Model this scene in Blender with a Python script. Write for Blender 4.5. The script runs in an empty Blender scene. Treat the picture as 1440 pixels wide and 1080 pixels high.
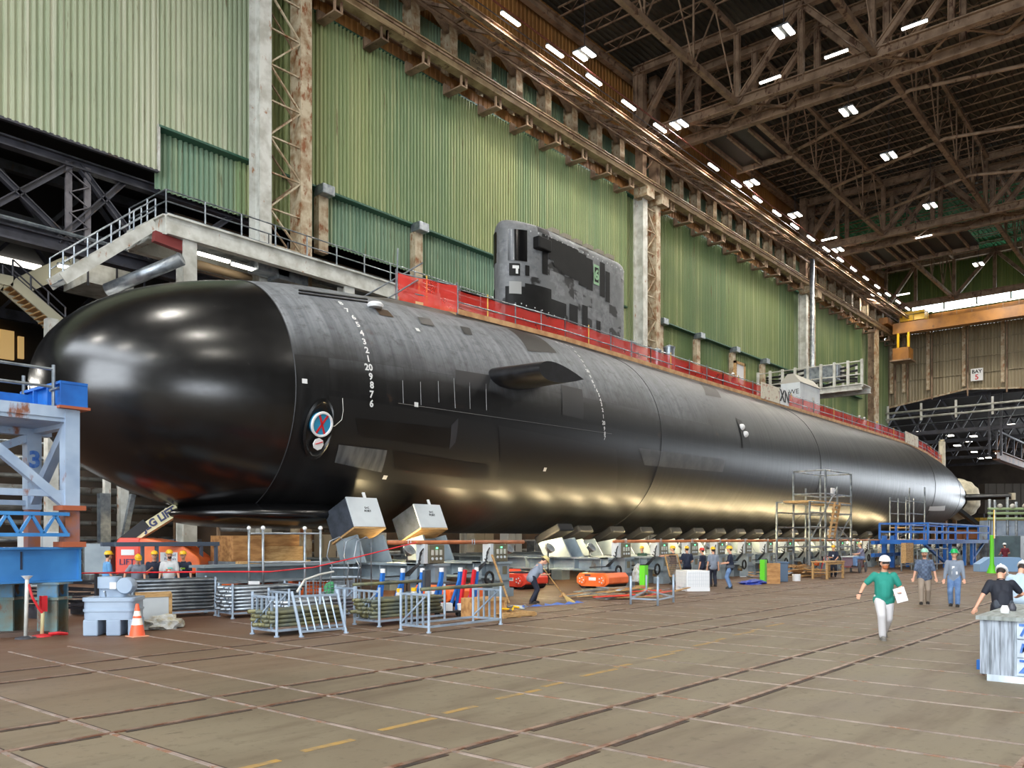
import bpy, bmesh, math, random
from math import sin, cos, pi, radians as rad, sqrt, atan2
from mathutils import Vector, Matrix
random.seed(7)
C = bpy.context.scene
COL = C.collection
V = Vector
# ---- camera geometry: the camera stands at the origin, 2.2 m up; hall X runs along the boat, Y across
TH = rad(40); FC, FS = cos(TH), sin(TH); FPX = 1190.0; EYE = 2.2; HZ = 757.0
def FP(px, py, z=0.0):
    d = (EYE - z) * FPX / (py - HZ); r = (px - 720) / FPX * d
    return V((r * FS + d * FC, -r * FC + d * FS, z))
def onY(px, py, Y):
    u = (px - 720) / FPX; X = Y * (FC + u * FS) / (FS - u * FC); d = X * FC + Y * FS
    return V((X, Y, EYE + (HZ - py) / FPX * d))
def onX(px, py, X):
    u = (px - 720) / FPX; Y = X * (FS - u * FC) / (FC + u * FS); d = X * FC + Y * FS
    return V((X, Y, EYE + (HZ - py) / FPX * d))
# ---- custom properties
def tag(o, label=None, cat=None, group=None, kind=None):
    if label: o['label'] = label
    if cat: o['category'] = cat
    if group: o['group'] = group
    if kind: o['kind'] = kind
    return o
def empty(name, loc=(0, 0, 0), rz=0, label=None, cat=None, group=None, kind=None):
    o = bpy.data.objects.new(name, None); COL.objects.link(o)
    o.location = loc; o.rotation_euler = (0, 0, rz); o.empty_display_size = 0.3
    return tag(o, label, cat, group, kind)
def dup(root, loc=None, rz=None, label=None, group=None, parent=None):
    r = root.copy(); COL.objects.link(r)
    if loc is not None: r.location = loc
    if rz is not None: r.rotation_euler = (r.rotation_euler[0], r.rotation_euler[1], rz)
    if label: r['label'] = label
    if group: r['group'] = group
    if parent: r.parent = parent
    for ch in list(root.children):
        dup(ch, parent=r)
    return r
ORD = ['first','second','third','fourth','fifth','sixth','seventh','eighth','ninth','tenth','eleventh','twelfth','thirteenth','fourteenth','fifteenth','sixteenth','seventeenth','eighteenth','nineteenth','twentieth'] + ['twenty-' + w for w in ('first','second','third','fourth','fifth','sixth','seventh','eighth','ninth')] + ['thirtieth'] + ['thirty-' + w for w in ('first','second','third','fourth','fifth','sixth','seventh','eighth','ninth')]
# ---- mesh builder
class MB:
    def __init__(s): s.v = []; s.f = []; s.m = []; s.mi = 0; s.uv = None
    def add(s, vs, fs):
        n = len(s.v); s.v += [tuple(p) for p in vs]; s.f += [tuple(i + n for i in f) for f in fs]; s.m += [s.mi] * len(fs)
        return s
    def box(s, x0, x1, y0, y1, z0, z1):
        return s.add([(x0,y0,z0),(x1,y0,z0),(x1,y1,z0),(x0,y1,z0),(x0,y0,z1),(x1,y0,z1),(x1,y1,z1),(x0,y1,z1)],
                     [(0,3,2,1),(4,5,6,7),(0,1,5,4),(1,2,6,5),(2,3,7,6),(3,0,4,7)])
    def cbox(s, c, sz, M=None):
        x, y, z = sz[0]/2, sz[1]/2, sz[2]/2; c = V(c)
        P = [V(p) for p in [(-x,-y,-z),(x,-y,-z),(x,y,-z),(-x,y,-z),(-x,-y,z),(x,-y,z),(x,y,z),(-x,y,z)]]
        if M is not None: P = [M @ p for p in P]
        return s.add([p + c for p in P], [(0,3,2,1),(4,5,6,7),(0,1,5,4),(1,2,6,5),(2,3,7,6),(3,0,4,7)])
    def frame(s, p, q, up=(0,0,1)):
        d = (V(q) - V(p)); L = d.length; d = d / L; u = V(up)
        if abs(d.dot(u)) > 0.98: u = V((1, 0, 0)) if abs(d.x) < .9 else V((0, 1, 0))
        a = d.cross(u).normalized(); b = a.cross(d).normalized()
        return d, a, b, L
    def bar(s, p, q, w, h=None, up=(0,0,1)):
        h = h or w; d, a, b, L = s.frame(p, q, up); p = V(p); q = V(q)
        vs = [e + a*(x*w/2) + b*(y*h/2) for e in (p, q) for x, y in ((-1,-1),(1,-1),(1,1),(-1,1))]
        return s.add(vs, [(0,1,2,3),(7,6,5,4),(0,4,5,1),(1,5,6,2),(2,6,7,3),(3,7,4,0)])
    def ibeam(s, p, q, w, h, t=None, up=(0,0,1)):
        t = t or h * .1; d, a, b, L = s.frame(p, q, up); o = b * (h/2 - t/2); p = V(p); q = V(q)
        s.bar(p + o, q + o, w, t, up); s.bar(p - o, q - o, w, t, up); s.bar(p, q, t*.8, h - 2*t, up); return s
    def tube(s, p, q, r, n=8, r2=None, caps=True):
        r2 = r if r2 is None else r2; d, a, b, L = s.frame(p, q); p = V(p); q = V(q)
        vs = []
        for e, rr in ((p, r), (q, r2)):
            vs += [e + (a * cos(2*pi*k/n) + b * sin(2*pi*k/n)) * rr for k in range(n)]
        fs = [(k, (k+1) % n, n + (k+1) % n, n + k) for k in range(n)]
        if caps: fs += [tuple(range(n-1, -1, -1)), tuple(range(n, 2*n))]
        return s.add(vs, fs)
    def path(s, pts, r, n=6, closed=False):
        pts = [V(p) for p in pts]; m = len(pts); vs = []; ref = None
        for i, p in enumerate(pts):
            t = (pts[min(i+1, m-1)] - pts[max(i-1, 0)]).normalized() if not closed else (pts[(i+1) % m] - pts[i-1]).normalized()
            if ref is None: ref = V((0,0,1)) if abs(t.z) < .9 else V((1,0,0))
            a = t.cross(ref).normalized(); b = a.cross(t).normalized(); ref = b
            vs += [p + (a * cos(2*pi*k/n) + b * sin(2*pi*k/n)) * r for k in range(n)]
        fs = []
        for i in range(m if closed else m-1):
            j = (i+1) % m
            fs += [(i*n+k, i*n+(k+1) % n, j*n+(k+1) % n, j*n+k) for k in range(n)]
        if not closed: fs += [tuple(range(n-1,-1,-1)), tuple((m-1)*n+k for k in range(n))]
        return s.add(vs, fs)
    def lathe(s, prof, n=16, c=(0,0,0), M=None, caps=True):
        c = V(c); vs = []
        for r, z in prof:
            for k in range(n):
                p = V((r*cos(2*pi*k/n), r*sin(2*pi*k/n), z))
                vs.append((M @ p if M is not None else p) + c)
        fs = []
        for i in range(len(prof)-1):
            fs += [(i*n+k, i*n+(k+1) % n, (i+1)*n+(k+1) % n, (i+1)*n+k) for k in range(n)]
        if caps: fs += [tuple(range(n-1,-1,-1)), tuple((len(prof)-1)*n+k for k in range(n))]
        return s.add(vs, fs)
    def ball(s, c, r, n=10, m=6, M=None):
        if not hasattr(r, '__len__'): r = (r, r, r)
        S = Matrix.Diagonal(V(r)); S = (M @ S) if M is not None else S
        prof = [(max(sin(pi*i/m), .02), -cos(pi*i/m)) for i in range(m+1)]
        return s.lathe(prof, n, c, S)
    def extr(s, poly, d, c=(0,0,0), M=None):
        # poly: list of 3-D points; d: extrusion vector
        c = V(c); d = V(d); P = [V(p) for p in poly]; n = len(P)
        vs = P + [p + d for p in P]
        vs = [(M @ p if M is not None else p) + c for p in vs]
        return s.add(vs, [tuple(range(n-1,-1,-1)), tuple(range(n, 2*n))] + [(k, (k+1) % n, n+(k+1) % n, n+k) for k in range(n)])
    def build(s, name, mat, parent=None, loc=(0,0,0), rz=0, smooth=False, label=None, cat=None, group=None, kind=None, bevel=0, fixn=True):
        me = bpy.data.meshes.new(name); me.from_pydata(s.v, [], s.f)
        for m in (mat if isinstance(mat, (list, tuple)) else [mat]): me.materials.append(m)
        if any(s.m): me.polygons.foreach_set('material_index', s.m)
        if fixn:
            bm = bmesh.new(); bm.from_mesh(me); bmesh.ops.recalc_face_normals(bm, faces=bm.faces); bm.to_mesh(me); bm.free()
        if smooth:
            me.polygons.foreach_set('use_smooth', [True] * len(me.polygons))
            if smooth == 'a': me.set_sharp_from_angle(angle=rad(38))
        me.update()
        o = bpy.data.objects.new(name, me); COL.objects.link(o); o.location = loc; o.rotation_euler = (0, 0, rz)
        if parent: o.parent = parent
        if bevel:
            b = o.modifiers.new('bevel', 'BEVEL'); b.width = bevel; b.segments = 2; b.limit_method = 'ANGLE'
        return tag(o, label, cat, group, kind)
# ---- materials
def newmat(name):
    m = bpy.data.materials.new(name); m.use_nodes = True; nt = m.node_tree
    return m, nt, nt.nodes['Principled BSDF']
def N(nt, typ, **kw):
    n = nt.nodes.new(typ)
    for k, v in kw.items():
        if k in n.inputs: n.inputs[k].default_value = v
        else: setattr(n, k, v)
    return n
def c4(c): return (c[0], c[1], c[2], 1)
def S(r, g, b):   # sRGB 0-255 to linear
    return tuple(((x/255)/12.92 if x/255 <= .04045 else ((x/255+.055)/1.055)**2.4) for x in (r, g, b))
def mix(nt, fac, a, b, blend='MIX'):
    n = nt.nodes.new('ShaderNodeMix'); n.data_type = 'RGBA'; n.blend_type = blend
    for sock, v in ((n.inputs[0], fac), (n.inputs[6], a), (n.inputs[7], b)):
        if hasattr(v, 'default_value') or hasattr(v, 'links'): nt.links.new(v, sock)
        elif sock is n.inputs[0]: sock.default_value = v
        else: sock.default_value = c4(v)
    return n.outputs[2]
def ramp(nt, src, a, b):
    n = nt.nodes.new('ShaderNodeMapRange'); nt.links.new(src, n.inputs[0]); n.inputs[1].default_value = a; n.inputs[2].default_value = b
    return n.outputs[0]
def coords(nt, kind='Object', scale=(1,1,1), loc=(0,0,0)):
    t = nt.nodes.new('ShaderNodeTexCoord'); mp = nt.nodes.new('ShaderNodeMapping')
    mp.inputs['Scale'].default_value = scale; mp.inputs['Location'].default_value = loc
    nt.links.new(t.outputs[kind], mp.inputs[0]); return mp.outputs[0]
def noise(nt, vec, scale=1, detail=3, rough=.55):
    n = N(nt, 'ShaderNodeTexNoise'); n.inputs['Scale'].default_value = scale; n.inputs['Detail'].default_value = detail
    n.inputs['Roughness'].default_value = rough; nt.links.new(vec, n.inputs['Vector']); return n.outputs[0]
_MC = {}
def mat(name, col, rough=.6, metal=0, col2=None, sc=2.0, lo=.4, hi=.65, st=(1,1,1), bump=0, rust=None, rl=.58, spec=None, emis=None, es=0):
    if name in _MC: return _MC[name]
    m, nt, b = newmat(name); b.inputs['Roughness'].default_value = rough; b.inputs['Metallic'].default_value = metal
    b.inputs['Base Color'].default_value = c4(col); m.diffuse_color = c4(col)
    if spec is not None: b.inputs['Specular IOR Level'].default_value = spec
    out = None
    if col2 is not None:
        out = mix(nt, ramp(nt, noise(nt, coords(nt, scale=st), sc), lo, hi), col, col2)
    if rust is not None:
        r = ramp(nt, noise(nt, coords(nt, scale=(1,1,.5), loc=(5,3,2)), sc*1.7, 5, .65), rl, rl+.08)
        out = mix(nt, r, out if out is not None else col, rust)
    if out is not None: nt.links.new(out, b.inputs['Base Color'])
    if bump:
        bp = N(nt, 'ShaderNodeBump'); bp.inputs['Strength'].default_value = bump; bp.inputs['Distance'].default_value = .02
        nt.links.new(noise(nt, coords(nt), sc*6, 4), bp.inputs['Height']); nt.links.new(bp.outputs[0], b.inputs['Normal'])
    if emis is not None:
        b.inputs['Emission Color'].default_value = c4(emis); b.inputs['Emission Strength'].default_value = es
    _MC[name] = m; return m
RUST = S(120, 66, 36)
white_steel = mat('white_steel', S(205,205,198), .5, 0, S(170,168,158), 1.2, rust=S(150,100,60), rl=.62)
rusty_white = mat('rusty_white', S(190,176,150), .6, 0, S(140,112,80), 1.5, rust=S(130,78,40), rl=.55)
brown_steel = mat('brown_steel', S(154,128,104), .6, 0, S(116,92,72), .9, rust=S(82,52,34), rl=.56)
rail_steel = mat('girder_steel', S(168,146,112), .5, 0, S(120,96,66), .8, rust=S(96,64,38), rl=.58)
dark_steel = mat('dark_steel', S(66,66,74), .5, 0, S(44,44,50), 1.2, rust=S(60,48,42), rl=.6)
galv = mat('galvanised_steel', S(165,172,178), .38, .75, S(120,128,136), 2.5)
pale_blue = mat('pale_blue_steel', S(168,184,202), .5, 0, S(140,158,182), 1.0, rust=S(132,84,62), rl=.6)
blue = mat('blue_paint', S(28,104,186), .6, 0, S(20,84,160), 1.4)
beam_blue = mat('beam_blue_paint', S(66,136,196), .45, 0, S(48,112,170), .8, rust=S(70,80,80), rl=.68)
grey_paint = mat('cradle_grey_paint', S(140,152,158), .5, 0, S(112,124,132), .9, rust=S(96,88,78), rl=.64)
light_grey = mat('light_grey_paint', S(206,212,214), .5, 0, S(186,192,196), .7)
dark_grey = mat('dark_rubber_grey', S(62,68,78), .7, 0, S(44,50,58), 3.0)
black = mat('black_rubber', S(18,18,20), .6)
orange = mat('orange_paint', S(246,118,54), .4, 0, S(228,96,44), 1.0)
coral = mat('red_orange_paint', S(226,72,52), .4)
red = mat('red_paint', S(200,30,40), .45)
yellow = mat('yellow_paint', S(236,186,20), .4)
cream = mat('cream_paint', S(224,214,164), .45)
wood = mat('raw_timber', S(196,158,106), .75, 0, S(160,120,72), 3.0, st=(1,6,6))
plywood = mat('plywood', S(190,142,88), .75, 0, S(150,104,60), 1.5, st=(1,4,4))
copper = mat('orange_brown_pipe', S(186,112,70), .5, .1, S(150,86,52), 2)
white = mat('white_plastic', S(228,228,228), .5)
greyplast = mat('grey_plastic', S(150,166,184), .45, 0, S(132,148,168), 1.0)
green = mat('bright_green', S(104,210,40), .5)
pipe_steel = mat('pipe_steel', S(150,152,150), .5, .2, S(112,110,106), 1.4, rust=S(92,60,44), rl=.6)
glow = mat('lamp_tube', (1,1,1), .5, emis=(1.0,.93,.8), es=9)
glow_warm = mat('work_lamp_lens', (1,1,1), .5, emis=(1.0,.80,.42), es=16)
# ================= THE HALL =================
W = 42.0
# --- floor
def floor_mat():
    m, nt, b = newmat('stained_concrete'); co = coords(nt)
    sep = N(nt, 'ShaderNodeSeparateXYZ'); nt.links.new(co, sep.inputs[0])
    n1 = noise(nt, co, .35, 5, .6); n2 = noise(nt, coords(nt, scale=(.25,1.3,1)), 1.2, 4, .6); n3 = noise(nt, co, 6, 4, .7)
    base = mix(nt, ramp(nt, n1, .35, .65), S(104,92,74), S(122,112,92))
    base = mix(nt, ramp(nt, n2, .5, .75), base, S(88,74,58))
    # rust-brown dirt tracked out from the boat side
    add = N(nt, 'ShaderNodeMath', operation='MULTIPLY_ADD'); nt.links.new(n1, add.inputs[0]); add.inputs[1].default_value = 14; nt.links.new(sep.outputs[1], add.inputs[2])
    base = mix(nt, ramp(nt, add.outputs[0], 16, 28), base, S(98,68,48))
    addx = N(nt, 'ShaderNodeMath', operation='MULTIPLY_ADD'); nt.links.new(n2, addx.inputs[0]); addx.inputs[1].default_value = 30; nt.links.new(sep.outputs[0], addx.inputs[2])
    base = mix(nt, ramp(nt, addx.outputs[0], 28, 75), base, S(104,78,54))
    base = mix(nt, ramp(nt, n3, .55, .8), base, S(80,68,54))
    spots = ramp(nt, noise(nt, coords(nt, scale=(1,2.2,1), loc=(11,4,0)), 1.6, 4, .6), .68, .76)
    base = mix(nt, spots, base, S(78,66,52))
    nt.links.new(base, b.inputs['Base Color'])
    nt.links.new(ramp(nt, n1, -.6, 1.2), b.inputs['Roughness']); b.inputs['Specular IOR Level'].default_value = .35
    bp = N(nt, 'ShaderNodeBump'); bp.inputs['Strength'].default_value = .25; bp.inputs['Distance'].default_value = .01
    nt.links.new(n3, bp.inputs['Height']); nt.links.new(bp.outputs[0], b.inputs['Normal']); return m
MB().box(-60, 260, -60, 110, -.4, 0).build('floor', floor_mat(), kind='structure')
rail_mat = mat('floor_rail_steel', S(150,124,108), .5, .3, S(104,84,70), 3, rust=S(112,72,50), rl=.5)
gap_mat = mat('dark_rail_slot', S(44,34,26), .8, 0, S(70,50,36), 4)
tn = 0
cross_mat = mat('worn_cross_rail', S(150,134,124), .6, 0, S(112,98,88), 2.5, rust=S(128,92,70), rl=.54)
def trim(mb, m, **k):
    global tn; tn += 1
    return mb.build('trim_%d' % tn, m, kind='structure', **k)
def floorline(axis, v, lo, hi, cuts):
    a = MB(); g = MB(); rnd = random.Random(int(v*10) + (5 if axis == 'x' else 0))
    segs = []; p = lo
    for cpt in sorted(cuts) + [hi]:
        if cpt <= p: continue
        segs.append((p, cpt - .1)); p = cpt + .1
    for s0, s1 in segs:
        if s1 - s0 < .1: continue
        if axis == 'x':
            a.box(s0 - .1, s1 + .1, v - .035, v + .035, 0, .012)
            g.box(s0 + .04, s1 - .04, v - .1, v - .035, 0, .006)
        else:
            a.box(v - .03, v + .02, s0 - .1, s1 + .1, 0, .010)
            g.box(v + .03, v + .05, s0, s1, 0, .005)
    trim(a, rail_mat if axis == 'x' else cross_mat); trim(g, gap_mat)
XL = [-3.9, -3.0, .4, 1.5, 5.0, 6.1, 9.6, 10.7, 14.2, 15.4]
YL = []
x = 3.3
while x < 60:
    YL += [x, x + 1.1]; x += 3.0
for v in XL: floorline('x', v, -6, 140, YL)
for v in YL[:36]: floorline('y', v, -12, 20 if v > 9 else 18, XL)
pm = mat('worn_yellow_line', S(158,124,62), .7, 0, S(126,108,78), 6)
pmb = MB()
for k in range(16):
    x0 = 3 + k*1.15; pmb.box(x0, x0 + .75 + .3*sin(k*3), 7.0 + .11*k, 7.1 + .11*k, 0, .004)
trim(pmb, pm)
# --- corrugated sheets
def corr(x0, x1, y, z0, z1, per=.3, dep=.13, axis='x', nz=1):
    mb = MB(); xs = []; k = 0; x = x0
    while x < x1:
        for dx, dd in ((0, 0), (.38*per, 0), (.5*per, dep), (.88*per, dep)):
            if x + dx < x1: xs.append((x + dx, dd))
        x += per
    xs.append((x1, 0))
    vs = []; fs = []
    for i, (a, d) in enumerate(xs):
        for z in (z0, z1):
            vs.append((a, y - d, z) if axis == 'x' else (y - d, a, z))
    for i in range(len(xs)-1): fs.append((2*i, 2*i+2, 2*i+3, 2*i+1))
    return mb.add(vs, fs)
def sheet_mat(name, c1, c2, c3, axis=0, stain=S(92,70,40), st=.62, grime=S(60,72,50)):
    m, nt, b = newmat(name); co = coords(nt)
    sv = (1, .01, .012) if axis == 0 else (.01, 1, .012)
    wide = noise(nt, coords(nt, scale=tuple(s*.22 for s in sv)), 1, 2, .5)
    nar = noise(nt, coords(nt, scale=tuple(s*1.5 for s in sv)), 1.6, 3, .7)
    big = noise(nt, co, .09, 3, .6)
    base = mix(nt, ramp(nt, wide, .4, .6), c1, c2)
    base = mix(nt, ramp(nt, nar, .5, .72), base, c3)
    base = mix(nt, ramp(nt, big, .5, .75), base, grime)
    sn = noise(nt, coords(nt, scale=(3,3,.18)), 1.3, 5, .7)
    base = mix(nt, ramp(nt, sn, st, st + .1), base, stain)
    nt.links.new(base, b.inputs['Base Color']); b.inputs['Roughness'].default_value = .5; b.inputs['Specular IOR Level'].default_value = .35
    return m
sh_pale = sheet_mat('pale_green_sheet', S(178,184,156), S(158,170,142), S(206,204,184), grime=S(150,162,136))
sh_green = sheet_mat('green_sheet', S(150,160,112), S(124,144,106), S(172,174,130), grime=S(112,132,94))
sh_teal = sheet_mat('teal_sheet', S(120,148,126), S(132,154,128), S(154,166,132), grime=S(98,122,92))
sh_far = sheet_mat('far_green_sheet', S(112,126,76), S(90,112,70), S(160,164,118), grime=S(86,106,66))
sh_brown = sheet_mat('rust_brown_sheet', S(158,112,60), S(136,94,52), S(170,122,66), grime=S(100,70,42))
sh_end = sheet_mat('taupe_sheet', S(146,134,110), S(132,120,96), S(166,154,126), axis=1, grime=S(116,106,80))
sh_endg = sheet_mat('green_end_sheet', S(100,116,62), S(88,106,58), S(118,128,74), axis=1, grime=S(76,92,50))
XS = 21.67
for a_, b_ in ((26.4,30.4),(66,71),(105.4,111.5),(132.4,138)): corr(a_, b_, W+.4, 20.4, 34).build('wall_left', sh_green, kind='structure')
corr(-25, XS, W, 21.1, 34).build('wall_left', sh_pale, kind='structure')
corr(XS, 27.2, W, 23.5, 34).build('wall_left', sh_pale, kind='structure')
corr(29.3, 66.4, W, 23.5, 34).build('wall_left', sh_green, kind='structure')
corr(69.5, 105.8, W, 23.5, 34).build('wall_left', sh_far, kind='structure')
corr(109, 132.8, W, 23.5, 34).build('wall_left', sh_far, kind='structure')
corr(135, 145.8, W, 20.4, 34).build('wall_left', sh_far, kind='structure')
for a, b_, m in ((XS+.1, 27.2, sh_teal), (29.3, 66.4, sh_teal), (69.5, 105.8, sh_far), (109, 132.8, sh_far)):
    corr(a, b_, W + .55, 20.4, 23.9).build('wall_left', m, kind='structure')
for a, b_ in ((XS, 27.2), (29.3, 66.4), (69.5, 105.8), (109, 132.8)):
    trim(MB().box(a, b_, W - .15, W + .6, 23.38, 23.5), mat('teal_flashing', S(50,92,74), .5))
trim(MB().box(XS-.06, XS+.06, W-.14, W+.1, 21.1, 23.5), white_steel)
trim(MB().box(-25, XS, W-.12, W+.1, 21.02, 21.14), dark_steel)
corr(-25, 145.8, W + .5, 34, 46.2, .5, .06).build('wall_left', sh_brown, kind='structure')
for z in (35.3, 36.5):
    trim(MB().box(-25, 145.8, W + .2, W + .45, z, z + .14), brown_steel)
trim(MB().box(0, 145.8, W - .12, W + .5, 33.95, 34.08), mat('teal_flashing', S(50,92,74), .5))
gt = corr(0, 145.8, W + .38, 36.9, 38.3, .3, .05); gt.build('wall_left', sh_teal, kind='structure')
# --- laced columns of the boat-side wall
def laced_column(x0, x1, z0, z1, label, y=40.6):
    t = empty('laced_column', (x0, y, 0), label=label, cat='column', group=None)
    w = x1 - x0; fl = min(.75, w*.33)
    for k, xa in enumerate((0, w - fl)):
        mb = MB(); mb.box(xa, xa+fl, -.35, -.25, z0, z1); mb.box(xa + fl*.45, xa+fl*.55, -.25, .6, z0, z1); mb.box(xa, xa+fl, .6, .7, z0, z1)
        o = mb.build('upright', rusty_white if k else white_steel, t)
        MB().box(xa+fl*.02 if k else xa+fl-.02, xa+fl*.02+.03 if k else xa+fl+.03, -.3, .7, z0, z1).build('flange', rusty_white, t)
    z = z0 + .5; s = 0
    lace = [((fl, z1*0), (w-fl, 0))]
    while z + 2.0 < z1:
        a, b_ = (fl - .08, w - fl + .08) if s % 2 == 0 else (w - fl + .08, fl - .08)
        if 12 < z:
            MB().bar((a, -.22, z), (b_, -.22, z+2.0), .11, .08).build('lacing_bar', rusty_white, t)
            MB().bar((fl-.08, -.2, z+2.0), (w-fl+.08, -.2, z+2.0), .1, .08).build('lacing_bar', rusty_white, t)
            MB().bar((a, .55, z), (b_, .55, z+2.0), .09, .07).build('lacing_bar', brown_steel, t)
        z += 2.0; s += 1
    return t
c1 = laced_column(26.55, 30.0, 0, 45, 'nearest laced white column, between the pale wall and the sail bay')
c2 = laced_column(66.5, 69.6, 0, 33.3, 'laced cream column rising just right of the black sail')
c3 = laced_column(105.8, 109.0, 0, 33.3, 'laced brown column with a silver pipe, behind the white equipment platform')
t = empty('wide_flange_column', (132.9, 40.4, 0), label='plain tan steel column near the far wall corner', cat='column')
MB().box(0, 2.0, -.3, -.15, 0, 34).build('flange', rusty_white, t); MB().box(.9, 1.1, -.15, 1, 0, 34).build('web', brown_steel, t)
MB().tube((105.0, 39.2, 0), (105.0, 39.2, 37), .3, 10).build('down_pipe', galv, smooth=True, label='silver vertical pipe running up beside the third laced column', cat='pipe')
for (cx, w_) in ((66.5, 3.1), (105.8, 3.2)):
    t = empty('upper_column', (cx, 40.6, 33.3), label='brown column head carrying the roof truss above the crane rail, ' + ('beside the sail column' if cx < 90 else 'far down the hall'), cat='column')
    MB().box(0, .7, -.3, .5, 0, 12).build('upright', brown_steel, t); MB().box(w_-.7, w_, -.3, .5, 0, 12).build('upright', brown_steel, t)
    for k in range(5):
        MB().bar((.6, 0, 2*k+.3), (w_-.6, 0, 2*k+2.3) , .12).build('lacing_bar', brown_steel, t)
    MB().box(-.4, .9, -1.0, .4, -.2, .7).build('cap_bracket', rusty_white, t); MB().box(w_-.9, w_+.4, -1.0, .4, -.2, .7).build('cap_bracket', rusty_white, t)
# --- crane runway: girder, struts, haunched beam, walkway truss
for a, b_, lb in ((10, 68, 'crane rail girder over the sail bay wall'), (68, 107.4, 'crane rail girder along the middle green bay'), (107.4, 145, 'farthest crane rail girder before the end wall')):
    t = empty('crane_rail_girder', (a, 40, 33.95), label='tan steel ' + lb, cat='girder')
    MB().ibeam((0, 0, .4), (b_-a, 0, .4), .7, .8, .1).build('girder', rail_steel, t)
    MB().box(0, b_-a, -.06, .06, .8, .95).build('rail', brown_steel, t)
    MB().box(0, b_-a, -.62, -.5, .25, .37).build('conduit', brown_steel, t)
st0 = empty('wall_strut', (35.27, 41.2, 33.75), label='riveted tan strut between crane rail and haunched beam', cat='strut', group='struts above the crane rail')
mb = MB(); mb.box(-.38, .38, -.28, -.2, 1.0, 4.0); mb.box(-.06, .06, -.2, .6, 1.0, 4.0); mb.box(-.38, .38, .55, .63, 1.0, 4.0); mb.build('upright', rusty_white, st0)
mb = MB(); mb.box(-.3, .3, -1.3, .5, -.55, -.45); mb.box(-.3, -.2, -1.3, -1.15, -.45, .2); mb.box(.2, .3, -1.3, -1.15, -.45, .2); mb.box(-.3, .3, .35, .5, -.45, .2); mb.build('bracket', brown_steel, st0)
mb = MB(); mb.extr([(-1.8, -.05, 5.0), (1.8, -.05, 5.0), (1.8, -.05, 4.6), (.4, -.05, 3.7), (-.4, -.05, 3.7), (-1.8, -.05, 4.6)], (0, .35, 0)); mb.build('haunch', brown_steel, st0)
mb = MB(); mb.bar((0, 0, 4.2), (1.7, -3.5, 2.9), .16, .2); mb.build('brace', brown_steel, st0)
mb = MB(); mb.bar((0, 0, 4.2), (-1.7, -3.5, 2.9), .16, .2); mb.build('brace', brown_steel, st0)
k = 0; x = 35.27 - 3.6*4
while x < 144:
    if abs(x - 68) > 1.7 and abs(x - 107.4) > 1.7 and x != 35.27:
        dup(st0, (x, 41.2, 33.75))
    x += 3.6
def hbeam(name, a, b_, y, z, w, h, m, label, cat='beam'):
    return MB().ibeam((a, y, z), (b_, y, z), w, h).build(name, m, label=label, cat=cat)
hbeam('walkway_chord', 10, 145, 36.8, 36, .35, .35, brown_steel, 'long brown chord at the inner edge of the high walkway')
hbeam('walkway_chord', 10, 145, 37.7, 36.15, .2, .2, brown_steel, 'thinner brown chord behind the inner walkway edge')
hbeam('walkway_chord', 10, 145, 39.4, 36.6, .2, .25, brown_steel, 'brown chord midway across the high walkway')
hbeam('eaves_beam', 10, 145, 41.8, 44.6, .5, .7, brown_steel, 'eaves beam under the roof edge above the green wall')
t = empty('tube_light_track', (10, 36, 36.4), label='rust red pipe track carrying the tube lights along the walkway', cat='track')
MB().tube((0,0,0.5), (126,0,.5), .06, 6).build('pipe', mat('rust_red_pipe', S(110,50,36), .6), t)
MB().tube((0,.35,0), (126,.35,0), .03, 5).build('cable', dark_steel, t); MB().tube((0,.6,.25), (126,.6,.25), .03, 5).build('cable', dark_steel, t)
tl0 = empty('tube_light', (42.76, 36, 36.5), label='glowing tube light under the high walkway, between struts', cat='light', group='tube lights along the walkway')
MB().box(-.95, .95, -.09, .09, .06, .16).build('housing', galv, tl0)
MB().box(-.9, .9, -.11, .11, -.06, .06).build('tube', glow, tl0)
TLX = [42.76]
for k in range(1, 20):
    x = 42.76 + 4.85*k
    if x > 135 or abs(x-68) < 2.2: continue
    dup(tl0, (x, 36, 36.5)); TLX.append(x)
for x in (26.6, 31.4): pass
sb_ = sorted([o for o in COL.objects if o.name.startswith('wall_strut') and 'category' in o], key=lambda o: o.location.x)
cnt = {}
for o in sb_:
    b_ = 'over the sail bay' if o.location.x < 67 else 'over the middle green bay' if o.location.x < 107 else 'over the far green bay'
    k = cnt.get(b_, 0); cnt[b_] = k + 1; o['label'] = 'tan strut above the crane rail ' + b_ + ', ' + ORD[k] + ' from the bow end'
for k, o in enumerate(sorted([o for o in COL.objects if o.name.startswith('tube_light') and 'category' in o and o.get('category') == 'light'], key=lambda o: o.location.x)):
    o['label'] = 'glowing tube light under the high walkway, ' + ORD[k] + ' counting from the bow'
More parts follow.
